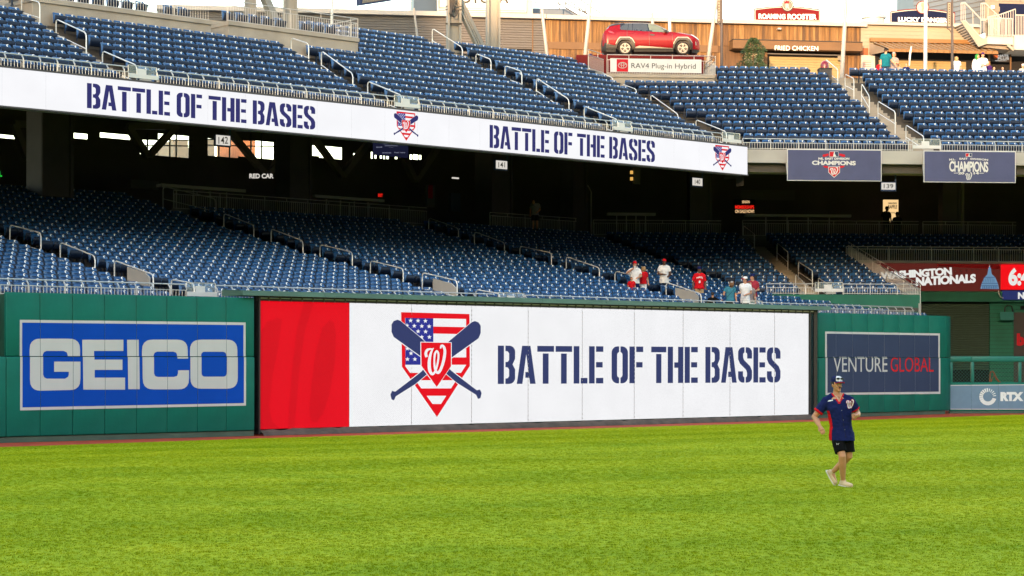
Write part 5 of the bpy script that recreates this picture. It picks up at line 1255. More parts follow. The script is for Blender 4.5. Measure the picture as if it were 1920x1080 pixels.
# ------------------------------------------------------------------ the red car
M['car_red'] = mat('metallic_red_paint', (.165, .001, .006), .25, .15, var=.03, coat=.3, spec=.2)
M['car_black'] = mat('car_black_trim', (.012, .012, .014), .45, var=.1)
M['car_roof'] = mat('car_black_paint', (.008, .009, .012), .15, var=0, coat=1.)
M['car_glass'] = mat('car_glass_sky_tone', (.035, .045, .058), .04, var=0, spec=.7)  # base lifted towards grey-blue to suggest reflected sky
M['car_glass2'] = mat('car_front_glass', (.10, .13, .11), .06, var=.3, scale=3, spec=.7)
M['rubber'] = mat('tyre_rubber', (.014, .014, .014), .8, var=.1)
M['rim'] = mat('pale_alloy', (.30, .28, .26), .35, .4, var=0)
M['lamp_red'] = mat('red_lamp_glass', (.25, .0, .005), .1, var=0, coat=1)
M['lamp_clear'] = mat('clear_lamp_glass', (.45, .5, .55), .08, .3, var=0, coat=1)
M['chrome'] = mat('silver_trim', (.25, .24, .22), .3, .6, var=0)
kx = (YC-.9)/F/8
def cu(x): return (x-880)*kx
def cz_(y): return (590-y)*kx
def interp(x, tab):
    if x <= tab[0][0]: return tab[0][1]
    for (a, b), (c, d) in zip(tab, tab[1:]):
        if x <= c: return b+(d-b)*(x-a)/(c-a)
    return tab[-1][1]
ROOF = [(150, 330), (160, 262), (178, 232), (210, 195), (255, 142), (300, 112), (380, 99), (470, 92), (600, 86), (750, 86), (850, 92), (920, 104), (1000, 133), (1080, 178), (1160, 226), (1190, 238), (1300, 247), (1400, 262), (1480, 280), (1540, 300), (1590, 335), (1612, 380), (1617, 430)]
BELT = [(150, 340), (178, 236), (300, 222), (415, 208), (520, 214), (850, 236), (1060, 246), (1190, 246), (1617, 431)]
def botm(x):
    b = interp(x, [(150, 470), (170, 525), (240, 545), (340, 548), (1500, 552), (1560, 548), (1617, 500)])
    for c in (490, 1355):
        dx = abs(x-c)
        if dx < 142: b = min(b, 495-math.sqrt(max(0, 142**2-dx**2))*.96)
    if 630 < x < 1215: b = min(b, 540)
    return b
def hw_(x, y):
    """half width of the car at side-view place x, y"""
    z = cz_(y); w = interp(z, [(.15, .86), (.35, .915), (.62, .93), (.85, .925), (1.0, .90), (1.08, .87), (1.35, .76), (1.62, .64), (1.72, .58)])
    if y > interp(x, BELT): w = max(w, interp(z, [(.1, .86), (.5, .93), (1.0, .9), (1.2, .86)]))
    e = 1-.30*max(0, (210-x)/60)**1.6-.34*max(0, (x-1440)/177)**2.2
    return w*max(.4, e)
col_x = sorted(set([150, 155, 165, 180, 200, 225, 255, 290, 1617, 1610, 1600, 1585, 1565]+list(range(330, 1560, 22))+[348, 632, 1213, 1497]))
car = empty('display_car', (CXc, YC, CAR_Z), 0, 'red SUV with black roof parked on a red stand above the white board', 'car')
vs = []; fs = []; mi_ = []
NR = 18
for x in col_x:
    top, bot, belt = interp(x, ROOF), botm(x), interp(x, BELT); belt = min(max(belt, top+2), bot-6)
    ys = [bot+(belt-bot)*i/9 for i in range(10)]+[belt+(top-belt)*i/5 for i in range(1, 6)]
    w0 = hw_(x, bot); cpb = min(545, max(bot, 500)); ring = [(0, cpb), (w0*.8, cpb), (w0*.84, bot+2)]+[(hw_(x, y), y) for y in ys]
    wt = ring[-1][0]; ring[-1] = (wt*.93, top+3); ring += [(wt*.6, top-3), (0, top-5)]
    full = [(-w, y) for w, y in ring]+[(w, y) for w, y in ring[::-1][1:-1]]
    vs.append([(cu(x), w, cz_(y)) for w, y in full])
n = len(vs[0]); V_ = [p for r_ in vs for p in r_]; q = MB()
for i in range(len(vs)-1):
    for j in range(n):
        a, b = i*n+j, i*n+(j+1) % n; xm = (col_x[i]+col_x[i+1])/2
        k = j if j < n/2 else n-1-j
        m_ = 'car_black' if k < 3 else 'car_red'
        if k >= 12 and 420 < xm < 1190: m_ = 'car_roof'
        if k >= 16 and 235 < xm < 1190: m_ = 'car_roof'
        if k in (3, 4) and (xm < 345): m_ = 'car_black'
        if k == 3 : m_ = 'car_black'
        fs.append((a, b, b+n, a+n)); mi_.append(m_)
fs += [tuple(range(n))[::-1], tuple((len(vs)-1)*n+j for j in range(n))]; mi_ += ['car_black', 'car_black']
for mm in ('car_red', 'car_black', 'car_roof'): q.mi(mm)
q.v = [tuple(p) for p in V_]; q.f = fs; q.m = [q.mi(x) for x in mi_]
me = q.mesh('body'); bm = bmesh.new(); bm.from_mesh(me); bmesh.ops.recalc_face_normals(bm, faces=bm.faces[:]); bm.to_mesh(me); bm.free(); smooth_angle(me, .75); link('body', me, car)
def side(name, polys, m_, off=.006, both=True, thick=0., parent=car):
    v, f = curve_mesh([[(x, -y) for x, y in p] for p in polys])
    # refine so that the panel follows the side of the car
    bm = bmesh.new(); vv = [bm.verts.new((x, y, 0)) for x, y, _ in v]
    for ff in f:
        try: bm.faces.new([vv[i] for i in ff])
        except ValueError: pass
    bmesh.ops.triangulate(bm, faces=bm.faces[:])
    for axis in (0, 1):
        lo = min(p.co[axis] for p in bm.verts); hi = max(p.co[axis] for p in bm.verts); s_ = 26; c = math.ceil(lo/s_)*s_
        while c < hi:
            co = [0, 0, 0]; co[axis] = c; no = [0, 0, 0]; no[axis] = 1; bmesh.ops.bisect_plane(bm, geom=bm.verts[:]+bm.edges[:]+bm.faces[:], plane_co=co, plane_no=no); c += s_
    bm.verts.index_update(); q = MB(); P_ = [(p.co.x, -p.co.y) for p in bm.verts]; Fc = [tuple(w_.index for w_ in ff.verts) for ff in bm.faces]; bm.free()
    for s_ in ((-1, 1) if both else (-1,)):
        q.add([(cu(x), s_*(hw_(x, y)+off), cz_(y)) for x, y in P_], [ff if s_ < 0 else ff[::-1] for ff in Fc], m_)
    return link(name, q.mesh(name), parent)
side('side_window', [[(412, 180), (425, 165), (470, 130), (508, 108), (542, 108), (525, 212), (430, 208)]], 'car_glass')
side('side_window', [[(550, 108), (598, 108), (600, 218), (530, 213)], [(612, 108), (820, 112), (838, 232), (610, 219)]], 'car_glass')
side('side_window', [[(835, 112), (880, 115), (935, 125), (1010, 160), (1072, 206), (1062, 243), (862, 236)]], 'car_glass2')
side('window_trim', [[(480, 98), (760, 96), (880, 104), (960, 122), (1050, 170), (1150, 232), (1180, 243), (1140, 240), (1045, 178), (950, 130), (875, 112), (760, 105), (490, 106)]], 'chrome', .010)
side('rear_pillar_trim', [[(238, 155), (262, 140), (345, 122), (460, 104), (480, 108), (350, 135), (262, 152)]], 'car_black', .008)
side('door_seam', [[(846, 240), (850, 240), (858, 520), (853, 520)]], 'car_black_gap' if False else 'car_black', .004)
side('door_seam', [[(518, 216), (522, 216), (520, 300), (600, 360), (632, 420), (628, 420), (596, 364), (516, 303)]], 'car_black', .004)
side('door_seam', [[(1192, 262), (1197, 262), (1200, 340), (1214, 400), (1209, 400), (1195, 342)]], 'car_black', .004)
side('sill_trim', [[(628, 478), (700, 452), (860, 462), (1215, 488), (1215, 500), (860, 490), (640, 492)]], 'chrome', .022)
side('sill', [[(628, 492), (860, 492), (1215, 500), (1215, 538), (628, 538)]], 'car_black', .018)
def arch(cx):
    o = [(cx-152, 500), (cx-148, 440), (cx-112, 360), (cx-78, 326), (cx+68, 326), (cx+105, 350), (cx+146, 420), (cx+152, 500)]
    i = [(cx+128, 500), (cx+118, 440), (cx+82, 385), (cx+48, 362), (cx-48, 362), (cx-85, 388), (cx-120, 440), (cx-128, 500)]
    return o+i
for cxx in (490, 1355):
    side('wheel_arch_trim', [arch(cxx)], 'car_black', .028)
    side('arch_lip', [[(cxx-146, 420), (cxx-112, 352), (cxx-78, 318), (cxx+68, 318), (cxx+108, 345), (cxx+148, 410), (cxx+140, 412), (cxx+100, 354), (cxx+64, 330), (cxx-74, 330), (cxx-104, 358), (cxx-136, 424)]], 'chrome', .032)
side('tail_light', [[(228, 222), (262, 215), (330, 262), (318, 268), (250, 252)]], 'lamp_red', .012)
side('headlight', [[(1470, 282), (1500, 284), (1560, 315), (1605, 348), (1590, 350), (1530, 318)]], 'lamp_clear', .02)
side('rear_bumper', [[(205, 400), (240, 425), (345, 450), (345, 540), (240, 540), (170, 520), (160, 470), (180, 420)]], 'car_black', .015)
side('front_bumper', [[(1500, 500), (1612, 505), (1614, 525), (1560, 555), (1495, 552)]], 'car_black', .02)
side('fog_light_trim', [[(1543, 390), (1556, 385), (1562, 440), (1550, 440)]], 'chrome', .02)
for x0, y0 in ((858, 288), (538, 258)): side('door_handle', [[(x0, y0-6), (x0+30, y0-14), (x0+60, y0-8), (x0+82, y0+2), (x0+50, y0+14), (x0+10, y0+6)]], 'car_black' if x0 > 800 else 'car_red', .025)
q = MB()
for s_ in (-1, 1): q.tube([(cu(x), s_*(hw_(x, y+10)-.05), cz_(y)) for x, y in ((330, 92), (420, 78), (600, 70), (800, 72), (880, 82))], .022, 'car_black', 8)
link('roof_rails', q.mesh('roof_rails'), car)
q = MB(); q.prism([(cu(235), -.5, cz_(150)), (cu(255), -.5, cz_(118)), (cu(330), -.5, cz_(100)), (cu(330), -.5, cz_(112))], (0, 1.0, 0), 'car_black'); link('rear_spoiler', q.mesh('rear_spoiler'), car)
q = MB(); q.tube([(cu(600), 0, cz_(86)), (cu(585), 0, cz_(64)), (cu(600), 0, cz_(60))], [.05, .03, .01], 'car_black', 8); link('roof_antenna', q.mesh('roof_antenna'), car)
for s_ in (-1, 1):
    q = MB(); q.add([(cu(1060), s_*.90, cz_(262)), (cu(1120), s_*.90, cz_(268)), (cu(1130), s_*1.08, cz_(262)), (cu(1065), s_*1.08, cz_(255)), (cu(1065), s_*.92, cz_(210)), (cu(1105), s_*.92, cz_(215)), (cu(1118), s_*1.08, cz_(218)), (cu(1068), s_*1.08, cz_(208))], [(0, 1, 2, 3), (4, 7, 6, 5), (0, 4, 5, 1), (1, 5, 6, 2), (2, 6, 7, 3), (3, 7, 4, 0)], 'car_roof'); me = q.mesh('door_mirror'); bevel_mesh(me, .03, 2); link('door_mirror', me, car)
def lathe(q, prof, m_, n=32, cy=0.):
    b = len(q.v); i_ = q.mi(m_); k = len(prof)
    for i in range(n):
        a = 2*math.pi*i/n
        for y, r in prof: q.v.append((r*math.cos(a), y, r*math.sin(a)))
    for i in range(n):
        for j in range(k-1): a = b+i*k+j; c = b+((i+1) % n)*k+j; q.f.append((a, c, c+1, a+1)); q.m.append(i_)
RW = 104*kx
for cxx in (490, 1355):
    for s_ in (-1, 1):
        w = empty('wheel', (0, 0, 0)); w.parent = car; w.location = (cu(cxx), s_*.80, cz_(590)+RW)
        q = MB(); lathe(q, [(-.11, RW*.74), (-.12, RW*.80), (-.115, RW*.92), (-.08, RW*.985), (0, RW), (.08, RW*.985), (.115, RW*.92), (.12, RW*.8), (.11, RW*.74), (-.11, RW*.74)], 'rubber'); me = q.mesh('tyre'); me.shade_smooth(); link('tyre', me, w)
        q = MB(); yy = .095*s_; R2 = RW*.79
        lathe(q, [(yy*.3, R2), (yy*1.1, R2), (yy*1.15, R2*.93), (yy*.5, R2*.90)], 'rim'); lathe(q, [(yy*.45, R2*.95), (yy*.45, 0)], 'car_black')
        for i in range(5):
            a = 2*math.pi*i/5+math.pi/2
            for da in (-.24, .24):
                ca, sa = math.cos(a+da), math.sin(a+da); c0, s0 = math.cos(a+da*.4), math.sin(a+da*.4)
                q.beam((R2*.16*c0, yy*1.08, R2*.16*s0), (R2*.95*ca, yy*1.12, R2*.95*sa), .026, .05, 'rim', up=(0, 1, 0))
            ca, sa = math.cos(a), math.sin(a); q.beam((R2*.62*ca, yy*1.1, R2*.62*sa), (R2*.93*ca, yy*1.1, R2*.93*sa), .05, .04, 'rim', up=(0, 1, 0))
            a2 = a+math.pi/5; q.beam((R2*.80*math.cos(a2)-.05*math.sin(a2), yy*1.1, R2*.80*math.sin(a2)+.05*math.cos(a2)), (R2*.80*math.cos(a2)+.05*math.sin(a2), yy*1.1, R2*.80*math.sin(a2)-.05*math.cos(a2)), .04, .04, 'rim', up=(0, 1, 0))
        lathe(q, [(yy*1.2, .001), (yy*1.2, R2*.17), (yy*.9, R2*.22)], 'rim', 12); link('rim', q.mesh('rim'), w)

# ------------------------------------------------------------------ banners on the fascia
FB = Line(UB.a+UB.n*.28, UB.b+UB.n*.28)
def banner(x0, x1, y0, y1, dy, label, fn):
    o = empty('fascia_banner', FB.pt((x0+x1)/2, y1), 0, label, 'banner', 'navy banners on the upper deck front')
    d = Decal(FB, 0); P = [FB.pt(x0, y0), FB.pt(x1, y0+dy), FB.pt(x1, y1+dy), FB.pt(x0, y1)]; nn = Vector((-FB.n.x, -FB.n.y, 0))*.06
    d.prism(P, nn, 'white_paint'); child(d.build('frame'), o)
    d = Decal(FB, .012); d.poly([[(x0+1.3, y0+1.3), (x1-1.3, y0+1.3+dy), (x1-1.3, y1-1.3+dy), (x0+1.3, y1-1.3)]], 'banner_navy'); child(d.build('panel'), o)
    d = Decal(FB, .02); fn(d); child(d.build('artwork'), o)
    mb = MB()
    for xx in (x0+2, x1-2): mb.beam(FB.pt(xx, y1-2, -.08), FB.pt(xx-6, y0+3, -.6), .06, .06, 'white_paint')
    child(mb.build('strut'), o)
def small_logo(d, x0, y0, x1, y1):
    d.poly([[(x0, y0), (x1, y0), (x1, y1), (x0, y1)]], 'white_paint', .004); w = x1-x0
    d.poly([[(x0+.5, y0+.5), (x0+w*.52, y0+.5), (x0+w*.40, y1-.5), (x0+.5, y1-.5)]], 'print_red', .006); d.poly([[(x0+w*.62, y0+.5), (x1-.5, y0+.5), (x1-.5, y1-.5), (x0+w*.78, y1-.5), (x0+w*.6, y0+4)]], 'print_navy', .006)
def b12(d):
    small_logo(d, 1554.5, 284, 1571.5, 294)
    d.poly([[(1542, 290), (1553, 287.5), (1553, 291.5), (1546, 294), (1542, 294)]], 'print_red'); d.poly([[(1584, 290), (1573, 287.5), (1573, 291.5), (1580, 294), (1584, 294)]], 'print_red')
    d.text('NL', (1534, 299.3), (1544, 299.3), (1534, 295.3), 'white_paint', .05); d.text('EAST', (1546.5, 299.4), (1562, 299.4), (1546.5, 295.3), 'white_paint', .05); d.text('DIVISION', (1564, 299.5), (1592, 299.6), (1564, 295.4), 'white_paint', .05)
    d.text('CHAMPIONS', (1522, 309.2), (1604, 310), (1522, 301), 'white_paint', .045)
    d.poly([[(1542, 311), (1552, 311), (1552, 315.5), (1546, 314.5)]], 'print_red'); d.poly([[(1584, 311), (1573, 311), (1573, 315.5), (1580, 314.5)]], 'print_red')
    d.poly([[(1552.5, 312.3), (1574.5, 312.3), (1574.5, 323.5), (1563.5, 333.3), (1552.5, 323.5)]], 'white_paint', .003); d.poly([[(1553.5, 313.3), (1573.5, 313.3), (1573.5, 323), (1563.5, 331.8), (1553.5, 323)]], 'print_red', .006)
    v, f = w_logo(1556, 327.3, 1571, 313.8); d.raw(v, f, 'white_paint', .009)
def b14(d):
    small_logo(d, 1810, 287.3, 1822, 293.8)
    d.text('N.L.', (1779.5, 301.3), (1791, 300.4), (1779, 297.6), 'white_paint', .04); d.text('EAST', (1798.5, 299.4), (1814, 299.2), (1798.3, 295.9), 'white_paint', .04); d.text('DIVISION', (1819, 299.3), (1852, 301.4), (1819.3, 296), 'white_paint', .04)
    d.text('CHAMPIONS', (1779.5, 321.8), (1852.5, 323), (1779.5, 302), 'white_paint', .028, 0, .9)
    d.poly([[(1788, 324), (1796, 324), (1796, 325), (1788, 325)]], 'white_paint'); d.poly([[(1836, 324.3), (1844, 324.3), (1844, 325.3), (1836, 325.3)]], 'white_paint')
    d.text('20', (1796, 327), (1807.5, 327), (1796, 322.4), 'white_paint', .04); d.text('14', (1825, 327), (1835, 327), (1825, 322.4), 'white_paint', .04)
    v, f = w_logo(1810, 337.3, 1822, 323.5); d.raw(v, f, 'white_paint', .009)
banner(1475.5, 1652.5, 279.5, 338.5, 1.5, 'navy banner reading NL EAST DIVISION CHAMPIONS with a red shield', b12)
banner(1731.5, 1904, 282.5, 341.5, 1.5, 'navy banner reading CHAMPIONS 2014 in white without a shield', b14)

# ------------------------------------------------------------------ section number signs, small signs and screens under the deck
def num_sign(L, txt, x0, x1, y0, y1, lab, hang):
    o = empty('section_sign', L.pt((x0+x1)/2, y1), 0, lab, 'sign')
    mb = MB(); wall_box(mb, L, x0-1.5, x1+1.5, y0-1.5, y1+3, 0, .12, 'print_navy'); child(mb.build('frame'), o)
    mb = MB(); wall_box(mb, L, x0, x1, y0, y1, .02, .03, 'sign_white'); child(mb.build('face'), o)
    d = Decal(L, .03); d.text(txt, (x0+4, y1-2.5), (x1-4, y1-2.5), (x0+4, y0+2.5), 'black', .01); child(d.build('digits'), o)
    mb = MB(); mb.beam(L.pt(x1, y0, -.06), L.pt(x1, hang, -.06), .07, .07, 'print_navy'); child(mb.build('hanger'), o)
num_sign(UA.off(1.6), '142', 405, 431, 254, 272, 'small lit sign reading 142 left of the lit RED CAR letters', 238)
num_sign(UA.off(1.6), '141', 930, 950.5, 301.5, 316.5, 'small lit sign reading 141 under the ribbon screen', 292)
num_sign(UA.off(1.6), '140', 1298.5, 1316.5, 334, 348, 'small lit sign reading 140 near the right end of the ribbon screen', 324)
num_sign(UB.off(.9), '139', 1652.5, 1678.5, 342.5, 355.5, 'small pale sign reading 139 hanging between the two navy banners', 313)
d = Decal(LA.off(NL*TR+6), 0); d.text('RED CAR', (467, 334.5), (512.5, 334.5), (467, 325.5), 'sign_white', .035); d.build('letter_sign', None, label='lit white letters RED CAR on the dark back wall', cat='sign')
def flat_sign(L, rect, m_, texts, name, lab, cat='sign', dep=.15):
    x0, x1, y0, y1 = rect; o = empty(name, L.pt((x0+x1)/2, y1), 0, lab, cat)
    mb = MB(); wall_box(mb, L, x0, x1, y0, y1, 0, dep, m_); child(mb.build('panel'), o)
    d = Decal(L, .015)
    for s_, a, c, yb_, yt_, mm in texts: d.text(s_, (a, yb_), (c, yb_), (a, yt_), mm, .03)
    if texts: child(d.build('lettering'), o)
    return o
LX = LA.off(NL*TR+5)
flat_sign(LX, (702, 765, 265, 293), 'tv_blue', [('THE STANDINGS BETWEEN', 718, 747, 270.5, 268.8, 'tv_text'), ('DIVISION RIVALS', 721, 745, 274, 272.4, 'tv_text'), ('BRAVES', 705, 716, 277, 275, 'tv_text'), ('* * *', 729, 737, 277, 275.8, 'tv_text'), ('SCHEDULE', 716, 733, 287.5, 285.5, 'tv_text'), ('TICKETS', 738, 748, 287, 285.2, 'tv_text'), ('PARKING', 750, 759, 287, 285.2, 'tv_text')], 'information_screen', 'dark blue information screen with faint small text under the ribbon screen', 'screen')
flat_sign(LX, (708, 717.5, 362.5, 369.5), 'black', [('EXIT', 708.5, 717, 369, 363.2, 'sign_red')], 'exit_sign', 'small lit red exit sign behind the long concourse railing')
flat_sign(LX, (-4, 4, 320, 332), 'black', [('L', -2, 3.5, 331, 321, 'exit_green')], 'green_letter_sign', 'piece of a lit green letter at the left edge of the frame')
flat_sign(LB.off(NL*TR+1), (1376, 1415.5, 374, 402), 'black_hole', [('SEASON', 1391, 1405, 381, 376, 'sign_amber'), ('MEMBERSHIPS', 1378, 1413.5, 391.5, 385, 'sign_red'), ('ON SALE NOW!', 1378, 1413.5, 399.3, 393, 'sign_amber')], 'message_board', 'small black LED board with red and amber words under the deck')
RFL = LB.off(NL*TR+5); flat_sign(RFL, (1656.5, 1684, 374.5, 416), 'raffle', [('50/50', 1665, 1681, 383, 379.5, 'green_dark'), ('RAFFLE', 1665, 1681.5, 391, 384.5, 'black'), ('PLAY', 1671, 1678, 400, 397.5, 'brown_metal')], 'poster_panel', 'lit yellow raffle poster panel behind two dark figures')
mb = MB()
for y0, y1 in ((320, 326), (332, 338)): wall_box(mb, LB.off(9), 1181.5, 1186.5, y0, y1, 0, .1, 'warm_glow')
wall_box(mb, LB.off(9.1), 1187, 1200, 316, 345, 0, .5, 'steel_dark'); mb.build('ceiling_lamp', label='pair of small yellow lamps on a dark box left of the 140 sign', cat='lamp')
def ledge_bar(L, x0, x1, y, lab, m_='conc_light', h=.14):
    mb = MB(); p, q_ = L.pt(x0, y), L.pt(x1, y+(x1-x0)*.05 if L is not LBB2 else y); q_.z = p.z; mb.beam(p, q_, .45, h, m_)
    for i in range(1, 5):
        a = p+(q_-p)*(i/5); mb.beam(a, (a.x, a.y, zb0), .05, .05, 'galv_dim')
    mb.build('counter', label=lab, cat='counter', group='drink counters on the lower concourse')
LAB2, LBB2 = LA.off(NLS*TR+1.3), LB.off(NLS*TR+1.3)
ledge_bar(LAB2, 298, 455, 347.5, 'pale drink counter near the 142 sign'); ledge_bar(LAB2, 585, 715, 368, 'pale drink counter left of the red exit sign')
ledge_bar(LBB2, 1138, 1228, 401.5, 'pale drink counter left of the 140 sign'); ledge_bar(LBB2, 1396, 1594, 404, 'long pale drink counter below the message board')
mb = MB(); wall_box(mb, LX, 245, 297, 338, 354, 0, .3, 'conc_dark'); mb.build('equipment_box', label='grey box beside the left drink counter', cat='box')
mb = MB(); wall_box(mb, LX, 845, 863, 362, 396, 0, .2, 'blue_metal'); mb.build('notice_panel', label='pale blue grey panel on the dark concourse wall left of the 141 sign', cat='panel')
mb = MB(); wall_box(mb, LX, 849, 860, 332.5, 335, .1, .1, 'sign_white'); mb.build('tube_lamp', label='short lit tube lamp above the pale panel', cat='lamp')
mb = MB(); wall_box(mb, LX, 800, 815, 347, 388, 0, .2, 'conc_dark'); wall_box(mb, LX, 803, 811, 347, 372, .02, .02, 'print_red'); mb.build('hanging_banner', label='dim grey and red hanging banner behind the long railing', cat='banner')
d = MB()
for i in range(8): wall_box(d, LB.off(NL*TR+3), 1388, 1490, 357+i*2.4, 358.2+i*2.4, 0, .04, 'conc_dark')
d.build('louvre_grille', label='dark horizontal grille above the message board', cat='grille')

# ------------------------------------------------------------------ right side: LED boards, louvred wall, bullpen fence
LM = LBM.off(-.10) if False else Line(LBM.a+LBM.n*.30, LBM.b+LBM.n*.30)
o = empty('led_board', LM.pt(1760, 545), 0, 'maroon LED board reading WASHINGTON NATIONALS with a pale blue dome', 'video screen')
mb = MB(); wall_box(mb, LM, 1588, 1876, 494, 545.5, 0, .25, 'screen_maroon'); child(mb.build('screen_panel'), o)
d = Decal(LM, .015)
d.raw([(1757, 495.5), (1875, 495.5), (1875, 505), (1757, 499)], [(0, 1, 2, 3)], 'print_red')
d.text('WASHINGTON', (1651, 524.5), (1785, 515.5), (1650, 510), 'screen_white', .055, .01, .93); d.text('NATIONALS', (1717, 536.5), (1829.5, 530), (1717, 519.8), 'screen_white', .055, .01, .93)
child(d.build('lettering'), o)
d = Decal(LM, .03)
for i in range(5):
    cx, cy = 1791+i*10.5, 509-i*.8; d.poly([[(cx+(2.2 if j % 2 == 0 else .9)*math.sin(math.pi*j/5), cy-(2.2 if j % 2 == 0 else .9)*math.cos(math.pi*j/5)) for j in range(10)]], 'black')
d.poly([[(1838, 541.5), (1840, 533), (1845, 521), (1851, 514.5), (1852, 509), (1853, 503), (1854.5, 500), (1856, 500), (1858, 504), (1858.5, 510), (1860, 514.5), (1866, 520), (1871, 532), (1873, 542)]], 'screen_lblue')
d.poly([[(1855, 500), (1855.3, 495), (1855.8, 500)]], 'screen_white')
for y in (519.5, 531, 535): d.poly([[(1844 if y < 525 else 1840, y), (1866 if y < 525 else 1871, y), (1866 if y < 525 else 1871, y+1), (1844 if y < 525 else 1840, y+1)]], 'screen_dblue', .004)
for i in range(9): d.poly([[(1842+i*3.3, 536.5), (1843.3+i*3.3, 536.5), (1843.3+i*3.3, 541.3), (1842+i*3.3, 541.3)]], 'screen_dblue', .004)
for i in range(7): d.poly([[(1845+i*3, 521+abs(i-3)*.5), (1845.6+i*3, 521+abs(i-3)*.5), (1844.6+i*3+(i-3)*.4, 530), (1844+i*3+(i-3)*.4, 530)]], 'screen_dblue', .004)
child(d.build('dome_image'), o)
o = empty('led_board', LM.pt(1900, 545), 0, 'bright red clock board showing the time at the right edge', 'video screen')
mb = MB(); wall_box(mb, LM, 1877.5, 1990, 496, 543, .05, .3, 'screen_red'); child(mb.build('screen_panel'), o)
d = Decal(LM, .07); d.text('6:4', (1890.5, 535.5), (1932, 535.5), (1890.5, 502), 'screen_white', .05); child(d.build('digits'), o)
mb = MB(); wall_box(mb, LM, 1881, 1990, 545, 562, .05, .3, 'screen_navy'); child(mb.build('lower_panel'), o)
d = Decal(LM, .07); d.text('N', (1908.5, 560.5), (1920.5, 560.5), (1908.5, 548), 'screen_white', .05); child(d.build('lettering'), o)
mb = MB(); mb.tube([LM.pt(1872, 545, .1), LM.pt(1873, 552, .12), LM.pt(1876, 557, .1), LM.pt(1881, 559, .06)], .03, 'galv', 6); child(mb.build('cable_loop', smooth=1.), o)
# header beam, wall
bp = empty('bullpen_wall', LM.pt(1800, 600), 0, 'dark green wall with a big louvred panel behind the right field fence', 'wall')
mb = MB(); wall_box(mb, LM, 1590, 2000, 546, 565.5, -.1, .5, 'green_wall'); child(mb.build('header_beam'), bp)
LW2 = Line(LM.a-LM.n*.45, LM.b-LM.n*.45)
mb = MB(); a, c = LW2.t(1590), LW2.t(2000); mb.quad(LW2.at(a, -.0, -.12), LW2.at(c, 0, -.12), LW2.at(c, 6.0, -.12), LW2.at(a, 6.0, -.12), 'black_hole'); child(mb.build('backing'), bp)
y = 569.
while y < 690:
    mb = MB(); z = LW2.z(1790, y); a, c = LW2.t(1700), LW2.t(1854.5)
    mb.add([LW2.at(a, z, -.10), LW2.at(c, z, -.10), LW2.at(c, z-.085, .02), LW2.at(a, z-.085, .02), LW2.at(c, z-.10, .02), LW2.at(a, z-.10, .02)], [(0, 3, 2, 1), (3, 5, 4, 2)], 'louvre')
    child(mb.build('slat'), bp); y += 4.15
rs = random.Random(11); zz = LW2.z(1900, 566); row = 0
while zz > .0:
    a = LW2.t(1855.5)+(0 if row % 2 else -.2); e = LW2.t(2000)
    while a < e:
        c = a+.395; s_ = max(a, LW2.t(1855.5)); 
        if s_ < c-.03 and c < LW2.t(1925):
            P = [LW2.at(s_, zz-.19, .03+rs.uniform(0, .006)), LW2.at(c, zz-.19, .03+rs.uniform(0, .006)), LW2.at(c, zz-.19, -.1), LW2.at(s_, zz-.19, -.1)]
            q = MB(); q.hexa(P, [p+Vector((0, 0, .185)) for p in P], 'green_wall'); child(q.build('block'), bp)
        a += .40
    zz -= .20; row += 1
mb = MB(); wall_box(mb, LW2, 1901, 2000, 586, 720, .06, .02, 'brown_dark'); child(mb.build('dark_panel'), bp)
d = Decal(LW2, .08); d.text('b', (1906.5, 648.6), (1921, 648.6), (1906.5, 625), 'print_red', .07); child(d.build('lettering'), bp)
o = empty('wall_lamp', LW2.pt(1889, 600), 0, 'green box shaped wall lamp on the block wall below the clock board', 'lamp')
mb = MB(); P = [LW2.pt(1876, 600, .45), LW2.pt(1901, 600, .45), LW2.pt(1901, 600, .03), LW2.pt(1876, 600, .03)]; mb.hexa(P, [Vector((p.x, p.y, LW2.z(1889, 585)))+Vector((LW2.n.x, LW2.n.y, 0))*(-.12 if i < 2 else 0) for i, p in enumerate(P)], 'green_metal'); child(mb.build('housing'), o)
mb = MB(); mb.tube([LW2.pt(1884, 585, .2), LW2.pt(1884, 577, .2), LW2.pt(1889, 572, .2), LW2.pt(1897, 574, .1), LW2.pt(1899, 585, .03)], .035, 'black', 8); child(mb.build('arm', smooth=1.), o)
# low fence wall with the steel-blue sign
o = empty('padded_wall', WF.at(0, 0), WF.rz(), 'low green padded fence wall with open mesh above it at the far right', 'padded wall')
zt_ = WF.z(1850, 717); ts_ = [WF.t(p) for p in (1781, 1822, 1872, 1921, 1971)]
for a, c in zip(ts_, ts_[1:]): link('wall_pad', pad_mesh(c-a-.006, zt_-.10), o, (a+.003, 0, .10))
mb = MB(); mb.box(((ts_[0]+ts_[-1])/2, .08, .05), (ts_[-1]-ts_[0], .16, .1), 'curb'); mb.build('curb', o)
zr = WF.z(1850, 668); zr0 = WF.z(1850, 678.5)
for a, c in ((ts_[0], ts_[1]), (ts_[1], ts_[3]), (ts_[3], ts_[4])): link('top_rail', pad_mesh(c-a-.005, zr-zr0, .16, 'green_metal'), o, (a, 0.01, zr0))
for px in (1784.5, 1824.5, 1913.5): p = WF.t(px); link('post', pad_mesh(.14, zr0-zt_, .12, 'green_metal'), o, (p-.07, .03, zt_))
mb = MB(); a0, a1 = ts_[0], WF.t(1935); s_ = .075; H_ = zr0-zt_; t = a0-H_
while t < a1:
    for sg in (1, -1):
        x0_, x1_ = (t, t+H_) if sg == 1 else (t+H_, t); za, zb_ = zt_, zr0
        mb.beam((x0_, .10, za), (x1_, .10, zb_), .006, .006, 'green_metal')
    t += s_*2
mb.build('mesh_wire', o, kind='stuff')
